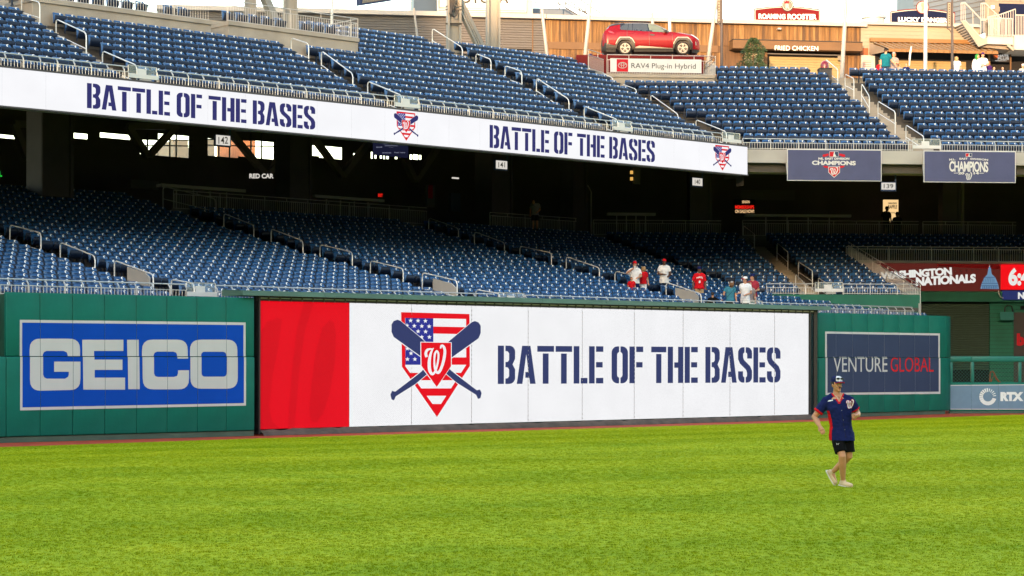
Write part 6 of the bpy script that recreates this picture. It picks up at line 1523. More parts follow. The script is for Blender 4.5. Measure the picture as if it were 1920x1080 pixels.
d = Decal(WF, .010); d.poly([[(1779.8, 722), (1999, 720), (1999, 768), (1780.5, 767.8)]], 'print_white'); d.poly([[(1781, 723.3), (1999, 721.4), (1999, 766.8), (1781.6, 766.5)]], 'print_sky', .004)
for i in range(20):
    a = R(8+i*17.2)
    if i < 5: ri, ro, w = 9.5, 15.5, .9+.18*i*0
    else: ri, ro, w = 9., 16., 1.5+.10*(i-5)
    a = -a; c_, s_ = math.cos(a), math.sin(a); cx, cy = 1852.3, 743.8
    if i >= 19: w = 3.0
    d.poly([[(cx+ri*c_-w*.6*s_, cy+ri*s_+w*.6*c_), (cx+ro*c_-w*s_, cy+ro*s_+w*c_), (cx+ro*c_+w*s_, cy+ro*s_-w*c_), (cx+ri*c_+w*.6*s_, cy+ri*s_-w*.6*c_)]], 'print_pale', .008)
d.text('RTX', (1876, 752), (1919, 752), (1876, 735), 'print_pale', .07, .008)
d.build('printed_sign', None, seams=ts_[1:-1], gap=.004, label='steel blue sign with a pale sunburst emblem and RTX lettering', cat='sign')
mb = MB(); BPL = Line(WF.a-WF.n*1.5, WF.b-WF.n*1.5)
mb.tube([BPL.pt(1856, 716), BPL.pt(1856.5, 702), BPL.pt(1858, 697), BPL.pt(1861, 696), BPL.pt(1864, 700), BPL.pt(1868, 708), BPL.pt(1873, 716)], .035, 'orange_paint', 8); mb.tube([BPL.pt(1858, 716), BPL.pt(1864, 703), BPL.pt(1868, 712), BPL.pt(1877, 717)], .02, 'orange_paint', 8); mb.build('hose_loop', label='orange hose loop behind the fence mesh', cat='hose', smooth=1.)
# far left gap behind the padded wall: dark green posts
mb = MB(); LL = WL.off(1.0); 
for px in (1.5, 7): mb.beam(LL.pt(px, 800), LL.pt(px, 565), .12, .12, 'green_dark')
mb.build('gap_posts', label='dark green posts in the gap at the left edge of the frame', cat='posts')
# far right staircase and block building
ST_ = BL.off(-1.6); o = empty('outdoor_stairs', ST_.pt(1850, 80), 0, 'pale grey steel staircase with landing at the top right corner', 'staircase')
mb = MB(); th = Vector((-ST_.n.x, -ST_.n.y, 0))
mb.prism([ST_.pt(1801, 40), ST_.pt(1809, 37), ST_.pt(1841, 71), ST_.pt(1850, 71), ST_.pt(1850, 82), ST_.pt(1834, 88)], th*.06, 'beige_steel'); mb.prism([ST_.pt(1801, 40), ST_.pt(1809, 37), ST_.pt(1841, 71), ST_.pt(1850, 71), ST_.pt(1850, 82), ST_.pt(1834, 88)][::1], th*.06, 'beige_steel')
mb2 = MB(); mb2.prism([ST_.pt(1801, 40), ST_.pt(1809, 37), ST_.pt(1841, 71), ST_.pt(1850, 71), ST_.pt(1850, 82), ST_.pt(1834, 88)], th*.06, 'beige_steel'); child(mb2.build('stringer'), o)
mb = MB()
for i in range(10):
    a = ST_.pt(1808+3.6*i, 44+3.9*i, -.1); c = a+th*1.3; mb.beam(a, c, .28, .05, 'galv')
child(mb.build('treads'), o)
mb = MB(); P = [ST_.pt(1850, 82), ST_.pt(1902, 84), ST_.pt(1902, 84)+th*2.2, ST_.pt(1850, 82)+th*2.2]; z_ = ST_.z(1870, 70); mb.hexa(P, [Vector((p.x, p.y, z_)) for p in P], 'conc_light'); child(mb.build('landing'), o)
mb = MB(); wall_box(mb, ST_, 1901, 1990, 67, 94, .2, 3, 'conc_light'); child(mb.build('upper_walkway'), o)
mb = MB(); mb.prism([ST_.pt(1835, 88, -.3), ST_.pt(1899, 94, -.3), ST_.pt(1899, 88, -.3), ST_.pt(1850, 82, -.3)], th*1.8, 'steel_truss'); mb.beam(ST_.pt(1888, 84), ST_.pt(1900, 94), .1, .15, 'beige_steel'); child(mb.build('landing_bracket'), o)
def rail_run(pts_top, pts_bot, nb, th_=0.):
    mb = MB(); A_ = [ST_.pt(*p, -th_) for p in pts_top]; B_ = [ST_.pt(*p, -th_) for p in pts_bot]
    for a, c in zip(A_, A_[1:]): mb.beam(a, c, .06, .06, 'white_lit')
    for a, c in zip(B_, B_[1:]): mb.beam(a, c, .04, .04, 'white_lit')
    L_ = len(A_)-1
    for i in range(nb+1):
        t = i/nb*L_; k = min(int(t), L_-1); f_ = t-k; a = A_[k].lerp(A_[k+1], f_); c = B_[k].lerp(B_[k+1], f_); mb.beam(a, c, .03 if i % 6 else .07, .03, 'white_lit')
    child(mb.build('stair_railing'), o)
rail_run([(1801, 6), (1808, 5), (1838, 36), (1850, 36)], [(1801, 40), (1809, 39), (1838, 70), (1850, 69)], 6); rail_run([(1838, 7), (1846, 6), (1875, 34)], [(1838, 38), (1846, 38), (1872, 60)], 5, 1.3)
rail_run([(1850, 34), (1897, 35)], [(1850, 69), (1897, 70)], 18); rail_run([(1850, 32), (1872, 28), (1903, 17)], [(1850, 65), (1872, 66), (1903, 66)], 14, 1.3); rail_run([(1903, 28), (1990, 30)], [(1903, 66), (1990, 67)], 30)
mb = MB(); BB = BL.off(3.5)
bb = empty('block_building', BB.pt(1890, 90), 0, 'pale block wall building with a navy shuttered opening at the top right', 'building')
mb.quad(BB.pt(1846, 140), BB.pt(2000, 140), BB.pt(2000, -80), BB.pt(1846, -80), 'block'); child(mb.build('wall'), bb)
z = BB.z(1880, 90); row = 0; rs = random.Random(4)
while z < BB.z(1880, -5):
    a = BB.t(1846)+(.3 if row % 2 else 0); e = BB.t(1990)
    while a < e:
        if not (BB.t(1872) < a+.3 and BB.z(1880, 90) < z < BB.z(1880, 6)) and a+.29 < BB.t(1940):
            P = [BB.at(a, z, .03+rs.uniform(0, .01)), BB.at(a+.585, z, .03), BB.at(a+.585, z, 0), BB.at(a, z, 0)]; q = MB(); q.hexa(P, [p+Vector((0, 0, .285)) for p in P], 'block'); child(q.build('block'), bb)
        a += .6
    z += .30; row += 1
mb = MB(); wall_box(mb, BB, 1872, 1990, 8, 95, .02, .1, 'sign_n'); child(mb.build('navy_shutter'), bb)
mb = MB(); wall_box(mb, BB, 1858, 1864, 10, 16, .2, .2, 'white_paint'); child(mb.build('wall_box'), bb)
mb = MB(); wall_box(mb, BL.off(5), 1712, 1846, -90, 60, .02, 3, 'blue_metal'); tb = mb.build('metal_tower', label='blue grey metal clad tower behind the navy roof sign', cat='tower')
mb = MB(); q5 = BL.off(5)
for i in range(9): mb.beam(q5.pt(1712, 14+i*9-30, .04), q5.pt(1846, 14+i*9-58, .04), .03, .03, 'steel_dark')
child(mb.build('panel_joints', kind='stuff'), tb)
mb = MB(); wall_box(mb, BL.off(.5), 1836, 2000, 94, 140, .0, 1, 'black_hole'); wall_box(mb, BL, 1852, 1856, 97, 140, .1, .2, 'awning'); wall_box(mb, BL, 1893.5, 1895.5, 97, 140, .1, .1, 'wood_beam'); kk = mb.build('dark_shopfront', label='dark shopfront under the stairs at the right', cat='shop')
o = flat_sign(BL, (1856, 1893, 100, 116), 'black', [('NATS', 1870, 1890, 106.7, 102.5, 'sign_white'), ('PLUS', 1870, 1891, 112, 107.4, 'sign_white'), ('MEMBERS ONLY', 1865, 1887, 114.6, 113, 'sign_white')], 'shop_sign', 'black shop sign with NATS PLUS lettering and an orange disc under the stairs')
d = Decal(BL, .02); d.poly([ell(1866, 105.5, 4.6, 4.6)], 'orange_paint'); child(d.build('orange_disc'), o)
# red dome on a dark bin, evergreen bush
BIN = UB.off(13.2*TR); p = BIN.hit(1545.5); z_ = uz(12); k = p.y/F
o = empty('litter_bin', (p.x, p.y, FLZ-.5), 0, 'dark litter bin with a shiny red dome lid at the top of the stairs', 'litter bin')
zt_ = BIN.z(1545, 130); mb = MB(); mb.box((0, 0, (zt_-FLZ+.5)/2), (.62, .62, zt_-FLZ+.5), 'steel_dark'); mb.box((0, 0, zt_-FLZ+.5), (.68, .68, .06), 'black'); me = mb.mesh('bin_body'); bevel_mesh(me, .02); link('bin_body', me, o)
M['dome_red'] = mat('glossy_red_plastic', (.19, .002, .008), .25, var=0, coat=.5)
q = MB(); r0 = 8*k; h0 = BIN.z(1545, 115)-zt_; prof = [(h0*math.sin(a)*.62+h0*.38 if a > 0 else 0, r0*math.cos(a)) for a in [0]+[R(x) for x in (1, 20, 40, 60, 75, 88)]]
b = 0; n = 20
for i in range(n):
    for hh, r in prof: q.v.append((r*math.cos(2*math.pi*i/n), r*math.sin(2*math.pi*i/n), hh+zt_-FLZ+.53))
kk_ = len(prof)
for i in range(n):
    for j in range(kk_-1): a = i*kk_+j; c = ((i+1) % n)*kk_+j; q.f.append((a, c, c+1, a+1)); q.m.append(q.mi('dome_red'))
link('dome_lid', q.mesh('dome_lid'), o).data.shade_smooth()
M['leaf'] = mat('evergreen_leaf', (.028, .058, .016), .7, var=.45, scale=2.5); M['bark'] = mat('bark', (.08, .05, .03), .9)
BU = BL.off(-3.2); p = BU.hit(1411); k = p.y/F; o = empty('evergreen_bush', (p.x, p.y, FLZ), 0, 'bushy dark evergreen between the red car and the FRIED CHICKEN header', 'bush')
zt_ = BU.z(1411, 74)-FLZ; mb = MB(); mb.tube([(0, 0, 0), (.02, 0, zt_*.5), (0, .02, zt_*.92)], [.07, .05, .01], 'bark', 8); link('trunk', mb.mesh('trunk'), o)
mb = MB(); rs = random.Random(2)
for i in range(4200):
    h = rs.random()**.8; rr = (.92*(1-h)**.45*(1+.22*math.sin(h*17))+.05)*rs.uniform(.35, 1.)**.5; a = rs.uniform(0, 6.283); rr *= 1+.25*math.sin(a*3+h*9)
    c = Vector((rr*math.cos(a), rr*math.sin(a), .15+h*(zt_-.12))); u = Vector((math.cos(a)*.6+rs.gauss(0, .5), math.sin(a)*.6+rs.gauss(0, .5), .6+rs.gauss(0, .4))).normalized()*rs.uniform(.06, .13); w = u.orthogonal().normalized()*.022
    mb.add([c-w, c+u*.5-w*1.4, c+u, c+u*.5+w*1.4], [(0, 1, 2, 3)], 'leaf')
q = mb.mesh('crown'); link('crown', q, o)
# buildings beyond the lower concourse openings
BK = Line((-60, 135), (0, 160))
for (x0, x1, ya, yb_, m_, lab) in ((455, 478, 225, 330, 'brick_warm', 'orange brick building seen through the concourse opening'), (325, 352, 262, 330, 'cream', 'cream building seen through the left concourse openings'), (388, 402, 262, 330, 'cream', 'pale building corner seen left of the orange brick building')):
    mb = MB(); wall_box(mb, BK, x0, x1, ya, 420, 0, 8, m_)
    mb.build('distant_building', label=lab, cat='building')
# stands behind the camera which keep the low sun off the field
gs = empty('far_grandstand', (0, -62, 0), 0, 'large opposite grandstand behind the viewer', 'grandstand')
mb = MB(); st_ = [(-62, 2), (-66, 4.4), (-72, 8), (-72, 14), (-80, 20), (-80, 27), (-90, 34), (-90, 41.1), (-96, 41.1)]
for (ya, za), (yb_, zb_) in zip(st_, st_[1:]): mb.quad((-56, ya, za), (150, ya, za), (150, yb_, zb_), (-56, yb_, zb_), 'seat' if za != zb_ and ya != yb_ else 'conc')
mb.quad((-56, -96, 41.1), (150, -96, 41.1), (150, -96, 0), (-56, -96, 0), 'conc'); child(mb.build('seating_bowl'), gs)
mb = MB(); mb.hexa([(-150, -92, 0), (-54.1, -92, 0), (-54.1, -70, 0), (-150, -70, 0)], [(-150, -92, 52), (-54.1, -92, 52), (-54.1, -70, 52), (-150, -70, 52)], 'conc'); child(mb.build('light_block'), gs)  # unseen block, added to keep the sun off the hall's left part
mb = MB(); mb.hexa([(4, -95, 0), (150, -95, 0), (150, -80, 0), (4, -80, 0)], [(4, -95, 54), (150, -95, 54), (150, -80, 54), (4, -80, 54)], 'conc'); child(mb.build('light_block'), gs)  # unseen block, added to cut low sky light
mb = MB()
for sx, x0 in ((-1, -62), (1, 74)):
    pr_ = [(x0, 2), (x0+sx*8, 6), (x0+sx*8, 13), (x0+sx*18, 20), (x0+sx*18, 27), (x0+sx*30, 36), (x0+sx*30, 46)]
    for (xa, za), (xb_, zb_) in zip(pr_, pr_[1:]):
        P = [(xa, -60, za), (xa, 46 if sx < 0 else 62, za), (xb_, 46 if sx < 0 else 62, zb_), (xb_, -60, zb_)]; mb.add(P, [(0, 1, 2, 3)], 'seat' if xa != xb_ else 'conc')
child(mb.build('side_stands'), gs)  # unseen wings, added to block low sky light under the deck
# ------------------------------------------------------------------ people
M['skin_a'] = mat('skin_light', (.52, .27, .17), .55, var=.08, scale=8); M['skin_b'] = mat('skin_tan', (.52, .245, .125), .55, var=.08, scale=8); M['skin_c'] = mat('skin_brown', (.13, .06, .035), .5, var=.08, scale=8)
M['hair_dark'] = mat('dark_hair', (.025, .015, .010), .7, var=.3, scale=40, bump=.6, bscale=60); M['hair_brown'] = mat('brown_hair', (.16, .075, .03), .7, var=.3, scale=40, bump=.6, bscale=60)
M['hair_blond'] = mat('fair_hair', (.36, .22, .10), .7, var=.3, scale=40, bump=.5, bscale=60); M['hair_green'] = mat('bright_green_hair', (.004, .16, .02), .7, var=.25, scale=30, bump=.5)
def cloth(n, c): M[n] = mat(n, c, .9, var=.16, scale=7, bump=.9, bscale=9, spec=.15)
for n_, c_ in (('cloth_navy', (.008, .014, .082)), ('cloth_red', (.55, .008, .015)), ('cloth_white', (.72, .72, .74)), ('cloth_black', (.004, .004, .005)), ('cloth_teal', (.045, .19, .26)), ('cloth_cyan', (.006, .12, .17)), ('cloth_khaki', (.36, .26, .15)), ('cloth_grey', (.30, .30, .31)), ('cloth_green', (.03, .11, .07)), ('cloth_pink', (.30, .24, .23)), ('cloth_lime', (.20, .38, .02)), ('cloth_purple', (.04, .012, .10)), ('cloth_yellow', (.65, .45, .05)), ('cloth_jeans', (.03, .05, .11)), ('cloth_dark', (.02, .018, .02)), ('shoe_sand', (.62, .47, .30)), ('sole_white', (.7, .66, .6)), ('cloth_maroon', (.32, .03, .05))): cloth(n_, c_)
def ring_loft(q, rings, m_, n=20, yaw=0.):
    b = len(q.v); i_ = q.mi(m_)
    for (cx, cy, cz, rx, ry) in rings:
        for j in range(n):
            a = 2*math.pi*j/n; x, y = rx*math.cos(a), ry*math.sin(a); q.v.append((cx+x*math.cos(yaw)-y*math.sin(yaw), cy+x*math.sin(yaw)+y*math.cos(yaw), cz))
    for k in range(len(rings)-1):
        for j in range(n): a = b+k*n+j; c = b+k*n+(j+1) % n; q.f.append((a, c, c+n, a+n)); q.m.append(i_)
    q.f.append(tuple(b+j for j in range(n))[::-1]); q.m.append(i_); e = b+(len(rings)-1)*n; q.f.append(tuple(e+j for j in range(n))); q.m.append(i_)
def ellipsoid(q, c, r, m_, n=14, rot=None):
    b = len(q.v); i_ = q.mi(m_); c = Vector(c); k = n//2
    for i in range(1, k):
        ph = math.pi*i/k
        for j in range(n):
            a = 2*math.pi*j/n; p = Vector((r[0]*math.sin(ph)*math.cos(a), r[1]*math.sin(ph)*math.sin(a), r[2]*math.cos(ph)))
            q.v.append(tuple(c+(rot @ p if rot else p)))
    t = len(q.v); up = Vector((0, 0, r[2])); q.v.append(tuple(c+(rot @ up if rot else up))); q.v.append(tuple(c-(rot @ up if rot else up)))
    for i in range(k-2):
        for j in range(n): a = b+i*n+j; d_ = b+i*n+(j+1) % n; q.f.append((a, a+n, d_+n, d_)); q.m.append(i_)
    for j in range(n): q.f.append((t, b+j, b+(j+1) % n)); q.f.append((t+1, b+(k-2)*n+(j+1) % n, b+(k-2)*n+j)); q.m += [i_, i_]
from mathutils import noise as mnoise
def wrinkle(me, amp):
    nn = [v.normal.copy() for v in me.vertices]
    cc_ = [v.co.copy() for v in me.vertices]
    for v, nv, c in zip(me.vertices, nn, cc_):
        w = mnoise.noise(Vector((c.x*7+c.z*5, c.y*7, c.z*11-c.x*6)))+.5*mnoise.noise(Vector((c.x*18+3, c.y*16, c.z*26))); v.co = c+nv*w*amp
    me.update()
def fuse(q, name, voxel, m_, smooth_it=2):
    """one continuous surface out of overlapping volumes"""
    me = q.mesh('tmp'); bm = bmesh.new(); bm.from_mesh(me); bmesh.ops.recalc_face_normals(bm, faces=bm.faces[:]); bm.to_mesh(me); bm.free()
    o = bpy.data.objects.new('tmp', me); COL.objects.link(o); md = o.modifiers.new('r', 'REMESH'); md.mode = 'VOXEL'; md.voxel_size = voxel; md.use_smooth_shade = True
    if smooth_it: sm = o.modifiers.new('s', 'SMOOTH'); sm.iterations = smooth_it; sm.factor = .5
    dg = bpy.context.evaluated_depsgraph_get(); r = bpy.data.meshes.new_from_object(o.evaluated_get(dg)); r.name = name
    bpy.data.objects.remove(o); bpy.data.meshes.remove(me); r.materials.clear(); r.materials.append(M[m_]); r.shade_smooth(); return r
DEF = dict(head=(0, -.01, 1.665), neck=(0, .01, 1.49), chest=(0, 0, 1.30), waist=(0, 0, 1.06), pelvis=(0, 0, .93),
           sL=(-.185, .01, 1.42), eL=(-.25, .03, 1.14), wL=(-.26, -.06, .90), sR=(.185, .01, 1.42), eR=(.25, .03, 1.14), wR=(.26, -.06, .90),
           hL=(-.09, 0, .92), kL=(-.10, -.03, .50), aL=(-.10, .03, .09), hR=(.09, 0, .92), kR=(.10, -.03, .50), aR=(.10, .03, .09),
           tL=(-.03, -1, 0), tR=(.03, -1, 0), face=0., hdL=None, hdR=None)
def person(loc, scale, label, J=None, yaw=0., skin='skin_a', shirt='cloth_white', sleeve=.65, bottom='cloth_navy', legs='shorts', hair='hair_dark', hairlen=.0, cap=None, brim=None, shoes='cloth_dark', voxel=.016, hem=.0, build=1., group=None, curls=.02, extra=None, capback=False):
    j = dict(DEF); j.update(J or {}); Vj = {k: (Vector(v) if isinstance(v, (tuple, list)) else v) for k, v in j.items()}
    o = empty('person', loc, yaw, label, 'person', group); o.scale = (scale,)*3; B_ = build
    ch, wa, pe, nk = Vj['chest'], Vj['waist'], Vj['pelvis'], Vj['neck']; up = (nk-pe).normalized()
    sdv = (Vj['sR']-Vj['sL']); syaw = math.atan2(sdv.y, sdv.x)
    def torso(q, g, m_, lo=-.07, top=True, bulge=1.):
        cen = [(pe+(pe-wa).normalized()*(-lo), .155 if bulge == 1 else .172, .115 if bulge == 1 else .150), (pe, .168, .125), (pe.lerp(wa, .6), .152, .115), (wa.lerp(ch, .25), .150, .113), (wa.lerp(ch, .7), .165, .12), (ch, .175, .122), (ch.lerp(nk, .45), .182, .112), (ch.lerp(nk, .72), .140, .088)]
        if top: cen += [(ch.lerp(nk, .95), .075, .066), (nk.lerp(Vj['head'], .25), .058, .06)]
        ring_loft(q, [(c.x, c.y, c.z, rx*B_*bulge+g, ry*B_*bulge+g) for c, rx, ry in cen], m_, yaw=syaw)
        q.tube([Vj['sL']*.99, ch.lerp(nk, .5), Vj['sR']*.99], [(.058+g)*B_]*3, m_, 12)
        for s in 'LR': q.tube([Vj['s'+s], Vj['s'+s].lerp(nk, .55)+Vector((0, .012, .012)), nk+Vector((0, .012, .018 if g == 0 else -.005))], [(.058+g)*B_, (.050+g)*B_, (.042+g)*B_], m_, 10)
    # body
    q = MB(); torso(q, 0, skin)
    for s in 'LR':
        S_, E_, W_ = Vj['s'+s], Vj['e'+s], Vj['w'+s]
        q.tube([S_, S_.lerp(E_, .4), E_, E_.lerp(W_, .35), W_], [.060*B_, .054*B_, .042*B_, .045*B_, .029], skin, 12)
        ellipsoid(q, S_, (.062*B_,)*3, skin); ellipsoid(q, E_, (.043*B_,)*3, skin)
        d = (W_-E_).normalized(); hd = Vj['hd'+s] if Vj['hd'+s] else d*.75+Vector((0, -.25, -.1)); hd = Vector(hd).normalized()
        side_ = hd.cross(Vector((0, 1, 0)) if abs(hd.y) < .8 else Vector((0, 0, 1))).normalized(); nrm = hd.cross(side_)
        q.tube([W_, W_+hd*.045, W_+hd*.088], [.027, .036, .032], skin, 10)
        q.tube([W_+side_*.012+hd*.02, W_+side_*.014+hd*.085], [.024, .026], skin, 8); q.tube([W_-side_*.012+hd*.02, W_-side_*.014+hd*.085], [.024, .026], skin, 8)
        for f_, (of, ln) in enumerate(((-.033, .066), (-.011, .078), (.011, .074), (.032, .058))):
            a0 = W_+hd*.082+side_*of; cu_ = nrm*(-.35 if s == 'L' else .35)
            a1 = a0+(hd+cu_*.4).normalized()*ln*.45; a2 = a1+(hd+cu_*1.6).normalized()*ln*.35; a3 = a2+(hd+cu_*3).normalized()*ln*.25
            q.tube([a0-hd*.02, a0, a1, a2, a3], [.0105, .0105, .0098, .009, .0075], skin, 8)
        th = side_*(1 if s == 'R' else -1); q.tube([W_+hd*.02+th*.015, W_+hd*.05+th*.042, W_+hd*.085+th*.048], [.014, .0125, .0095], skin, 8)
        H_, K_, A_ = Vj['h'+s], Vj['k'+s], Vj['a'+s]
        q.tube([H_, H_.lerp(K_, .35), H_.lerp(K_, .8), K_, K_.lerp(A_, .3), K_.lerp(A_, .7), A_], [.088*B_, .080*B_, .062*B_, .055*B_, .059*B_, .045*B_, .037], skin, 14)
        T_ = Vj['t'+s].normalized(); q.tube([A_, A_+T_*.06+Vector((0, 0, -.045)), A_+T_*.14+Vector((0, 0, -.06))], [.036, .032, .022], skin, 8)
    hc = Vj['head']; fr = Matrix.Rotation(Vj['face'], 3, 'Z'); fw = fr @ Vector((0, -1, 0)); sd = fr @ Vector((1, 0, 0))
    q.tube([nk-(hc-nk)*.15, nk.lerp(hc, .6)], [.060*B_, .056], skin, 14)
    ellipsoid(q, hc+Vector((0, 0, .025)), (.077, .096, .100), skin, 20, fr); ellipsoid(q, hc+fw*.020+Vector((0, 0, -.045)), (.060, .072, .075), skin, 18, fr)
    ellipsoid(q, hc+fw*.078+Vector((0, 0, -.092)), (.030, .020, .022), skin, 12, fr)
    q.tube([hc+fw*.086+Vector((0, 0, .018)), hc+fw*.102+Vector((0, 0, -.012)), hc+fw*.108+Vector((0, 0, -.028))], [.010, .013, .015], skin, 8)
    for s_ in (-1, 1):
        ellipsoid(q, hc+sd*s_*.078+Vector((0, 0, -.008))-fw*-.0, (.012, .020, .032), skin, 10, fr); ellipsoid(q, hc+fw*.088+sd*s_*.033+Vector((0, 0, .028)), (.022, .012, .010), skin, 10, fr)
        ellipsoid(q, hc+fw*.066+sd*s_*.038+Vector((0, 0, -.03)), (.022, .022, .022), skin, 10, fr)
    ellipsoid(q, hc+fw*.092+Vector((0, 0, -.060)), (.024, .012, .011), skin, 10, fr)
    link('body', fuse(q, 'body', voxel*.6 if voxel < .012 else voxel, skin, 1), o)
    # face details
    M.setdefault('lips', mat('lips', (.35, .08, .07), .5, var=0)); M.setdefault('eye_white', mat('eye_white', (.6, .58, .56), .3, var=0)); M.setdefault('eye_dark', mat('eye_dark', (.02, .012, .01), .2, var=0))
    q = MB()
    for s_ in (-1, 1):
        ellipsoid(q, hc+fw*.090+sd*s_*.032+Vector((0, 0, .008)), (.015, .008, .007), 'eye_white', 8, fr); ellipsoid(q, hc+fw*.097+sd*s_*.032+Vector((0, 0, .008)), (.006, .004, .006), 'eye_dark', 8, fr)
    link('eyes', q.mesh('eyes'), o)
    q = MB()
    for s_ in (-1, 1): ellipsoid(q, hc+fw*.095+sd*s_*.034+Vector((0, 0, .030)), (.022, .008, .005), hair if hair != 'hair_green' else 'hair_dark', 8, fr)
    link('eyebrows', q.mesh('eyebrows'), o)
    q = MB(); ellipsoid(q, hc+fw*.100+Vector((0, 0, -.060)), (.022, .008, .008), 'lips', 8, fr); link('lips', q.mesh('lips'), o)
    # hair
    q = MB(); ellipsoid(q, hc-fw*.014+Vector((0, 0, .036)), (.087, .100, .100), hair, 18, fr)
    if hairlen > 0:
        q.tube([hc-fw*.045+Vector((0, 0, .06)), hc-fw*.06+Vector((0, 0, -.05)), hc-fw*.06+Vector((0, 0, -.06-hairlen))], [.085, .085, .05], hair, 12)
        rs_ = random.Random(len(label))
        for i in range(26):
            a = rs_.uniform(.6, 5.7)+Vj['face']; p = hc+Vector((math.sin(a)*.082, -math.cos(a)*.082 if False else math.cos(a+math.pi)*-.0, 0)); p = hc-fw*math.cos(a-math.pi)*-.0+sd*math.sin(a)*.085-fw*abs(math.cos(a*.5))*.05+Vector((0, 0, rs_.uniform(-.06-hairlen*.5, .10))); ellipsoid(q, p, (curls+.016,)*3, hair, 8)
    hm = fuse(q, 'hair', max(voxel*.8, .008), hair, 1)
    # keep the face free
    bm = bmesh.new(); bm.from_mesh(hm); kill = [f for f in bm.faces if (f.calc_center_median()-hc).dot(fw) > (.035 if f.calc_center_median().z < hc.z+.065 else .075) and f.calc_center_median().z < hc.z+.085] + ([f for f in bm.faces if f.calc_center_median().z < hc.z-.045 and hairlen == 0])
    bmesh.ops.delete(bm, geom=list(set(kill)), context='FACES'); bm.to_mesh(hm); bm.free(); link('hair', hm, o)
    if cap:
        q = MB(); cb = brim or cap; co = empty('cap', (0, 0, 0)); co.parent = o
        rr = [(math.cos(a)*.0+.088*math.cos(a)**.55, a) for a in [R(x) for x in (0, 18, 36, 54, 70, 82, 89)]]
        b = 0; n = 20
        for r_, a in rr:
            for k in range(n):
                t = 2*math.pi*k/n; p = fr @ Vector((math.cos(t)*(r_-.002), math.sin(t)*(r_+.018), 0)); q.v.append(tuple(hc+p-fw*.004+Vector((0, 0, .052+.098*math.sin(a)))))
        for i in range(len(rr)-1):
            for k in range(n): a = i*n+k; c = i*n+(k+1) % n; q.f.append((a, c, c+n, a+n)); q.m.append(q.mi(cap))
        q.f.append(tuple((len(rr)-1)*n+k for k in range(n))); q.m.append(q.mi(cap)); me = q.mesh('cap_crown'); me.shade_smooth(); link('cap_crown', me, co)
        q = MB(); bf = -fw if capback else fw; pts = []; n = 12
        for k in range(n+1):
            t = math.pi*k/n; a0 = sd*math.cos(t)*.080+bf*(.070+.020*math.sin(t)); a1 = sd*math.cos(t)*.076+bf*(.085+.085*math.sin(t)); pts.append((a0, a1, .018*abs(math.cos(t))**2))
        vs_ = []
        for a0, a1, dz in pts: vs_ += [hc+a0+Vector((0, 0, .062)), hc+a1+Vector((0, 0, .050-dz)), hc+a1+Vector((0, 0, .043-dz)), hc+a0+Vector((0, 0, .052))]
        fs_ = []
        for k in range(n): a = 4*k; fs_ += [(a, a+4, a+5, a+1), (a+1, a+5, a+6, a+2), (a+2, a+6, a+7, a+3)]
        q.add(vs_, fs_, cb); me = q.mesh('cap_brim'); me.shade_smooth(); link('cap_brim', me, co)
    # clothes
    q = MB(); torso(q, .014 if voxel < .012 else .024, shirt, lo=-.07-hem, top=False, bulge=1.06)
    ring_loft(q, [(nk.x, nk.y, nk.z-.11, .13*B_, .10*B_), (nk.x, nk.y, nk.z-.045, .095*B_, .085*B_), (nk.x, nk.y, nk.z+.012, .074*B_, .074*B_)], shirt)
    for s in 'LR':
        S_, E_ = Vj['s'+s], Vj['e'+s]; W_ = Vj['w'+s]
        if sleeve <= 1: q.tube([S_.lerp(ch, .25)+Vector((0, 0, .03)), S_, S_.lerp(E_, sleeve*.6), S_.lerp(E_, sleeve)], [.075*B_, .078*B_, .074*B_, .076*B_], shirt, 14)
        else: q.tube([S_.lerp(ch, .25), S_, S_.lerp(E_, .5), E_, E_.lerp(W_, min(.95, sleeve-1))], [.075*B_, .076*B_, .068*B_, .060*B_, .045*B_], shirt, 14)
    sm = fuse(q, 'shirt', voxel, shirt, 1); wrinkle(sm, .010); so_ = link('shirt', sm, o)
    q = MB(); ring_loft(q, [(c.x, c.y, c.z, rx*B_+.012, ry*B_+.012) for c, rx, ry in ((pe+(pe-wa).normalized()*.06, .155, .115), (pe, .170, .127), (pe.lerp(wa, .5), .158, .118))], bottom, yaw=syaw)
    for s in 'LR':
        H_, K_, A_ = Vj['h'+s], Vj['k'+s], Vj['a'+s]
        if legs == 'shorts': q.tube([H_+Vector((0, 0, .03)), H_.lerp(K_, .4), H_.lerp(K_, .82)], [.098*B_, .100*B_, .094*B_], bottom, 14)
        else: q.tube([H_+Vector((0, 0, .03)), H_.lerp(K_, .5), K_, K_.lerp(A_, .5), A_+Vector((0, 0, .02))], [.098*B_, .088*B_, .074*B_, .070*B_, .066*B_], bottom, 14)
    bt = fuse(q, 'bottoms', voxel, bottom, 1); wrinkle(bt, .008); link('shorts' if legs == 'shorts' else 'trousers', bt, o)
    for s in 'LR':
        A_ = Vj['a'+s]; T_ = Vj['t'+s].normalized(); q = MB(); dn = Vector((0, 0, -1)) if abs(T_.z) < .5 else (Vector((0, 0, -1))-T_*T_.dot(Vector((0, 0, -1)))).normalized()
        base = A_+dn*.045
        q.tube([base-T_*.065, base-T_*.03, base+T_*.05, base+T_*.12, base+T_*.185, base+T_*.205], [.036, .046, .048, .043, .036, .022], shoes, 12); q.tube([A_+dn*-.03, A_+dn*.03], [.045, .050], shoes, 10)
        me = fuse(q, 'shoe', max(.010, voxel*.8), shoes, 1); sh = link('shoe', me, o)
        q = MB(); pr = [(-.085, .028), (-.06, .042), (0, .044), (.07, .047), (.14, .042), (.19, .03), (.215, .012)]; sx = T_.cross(dn).normalized()
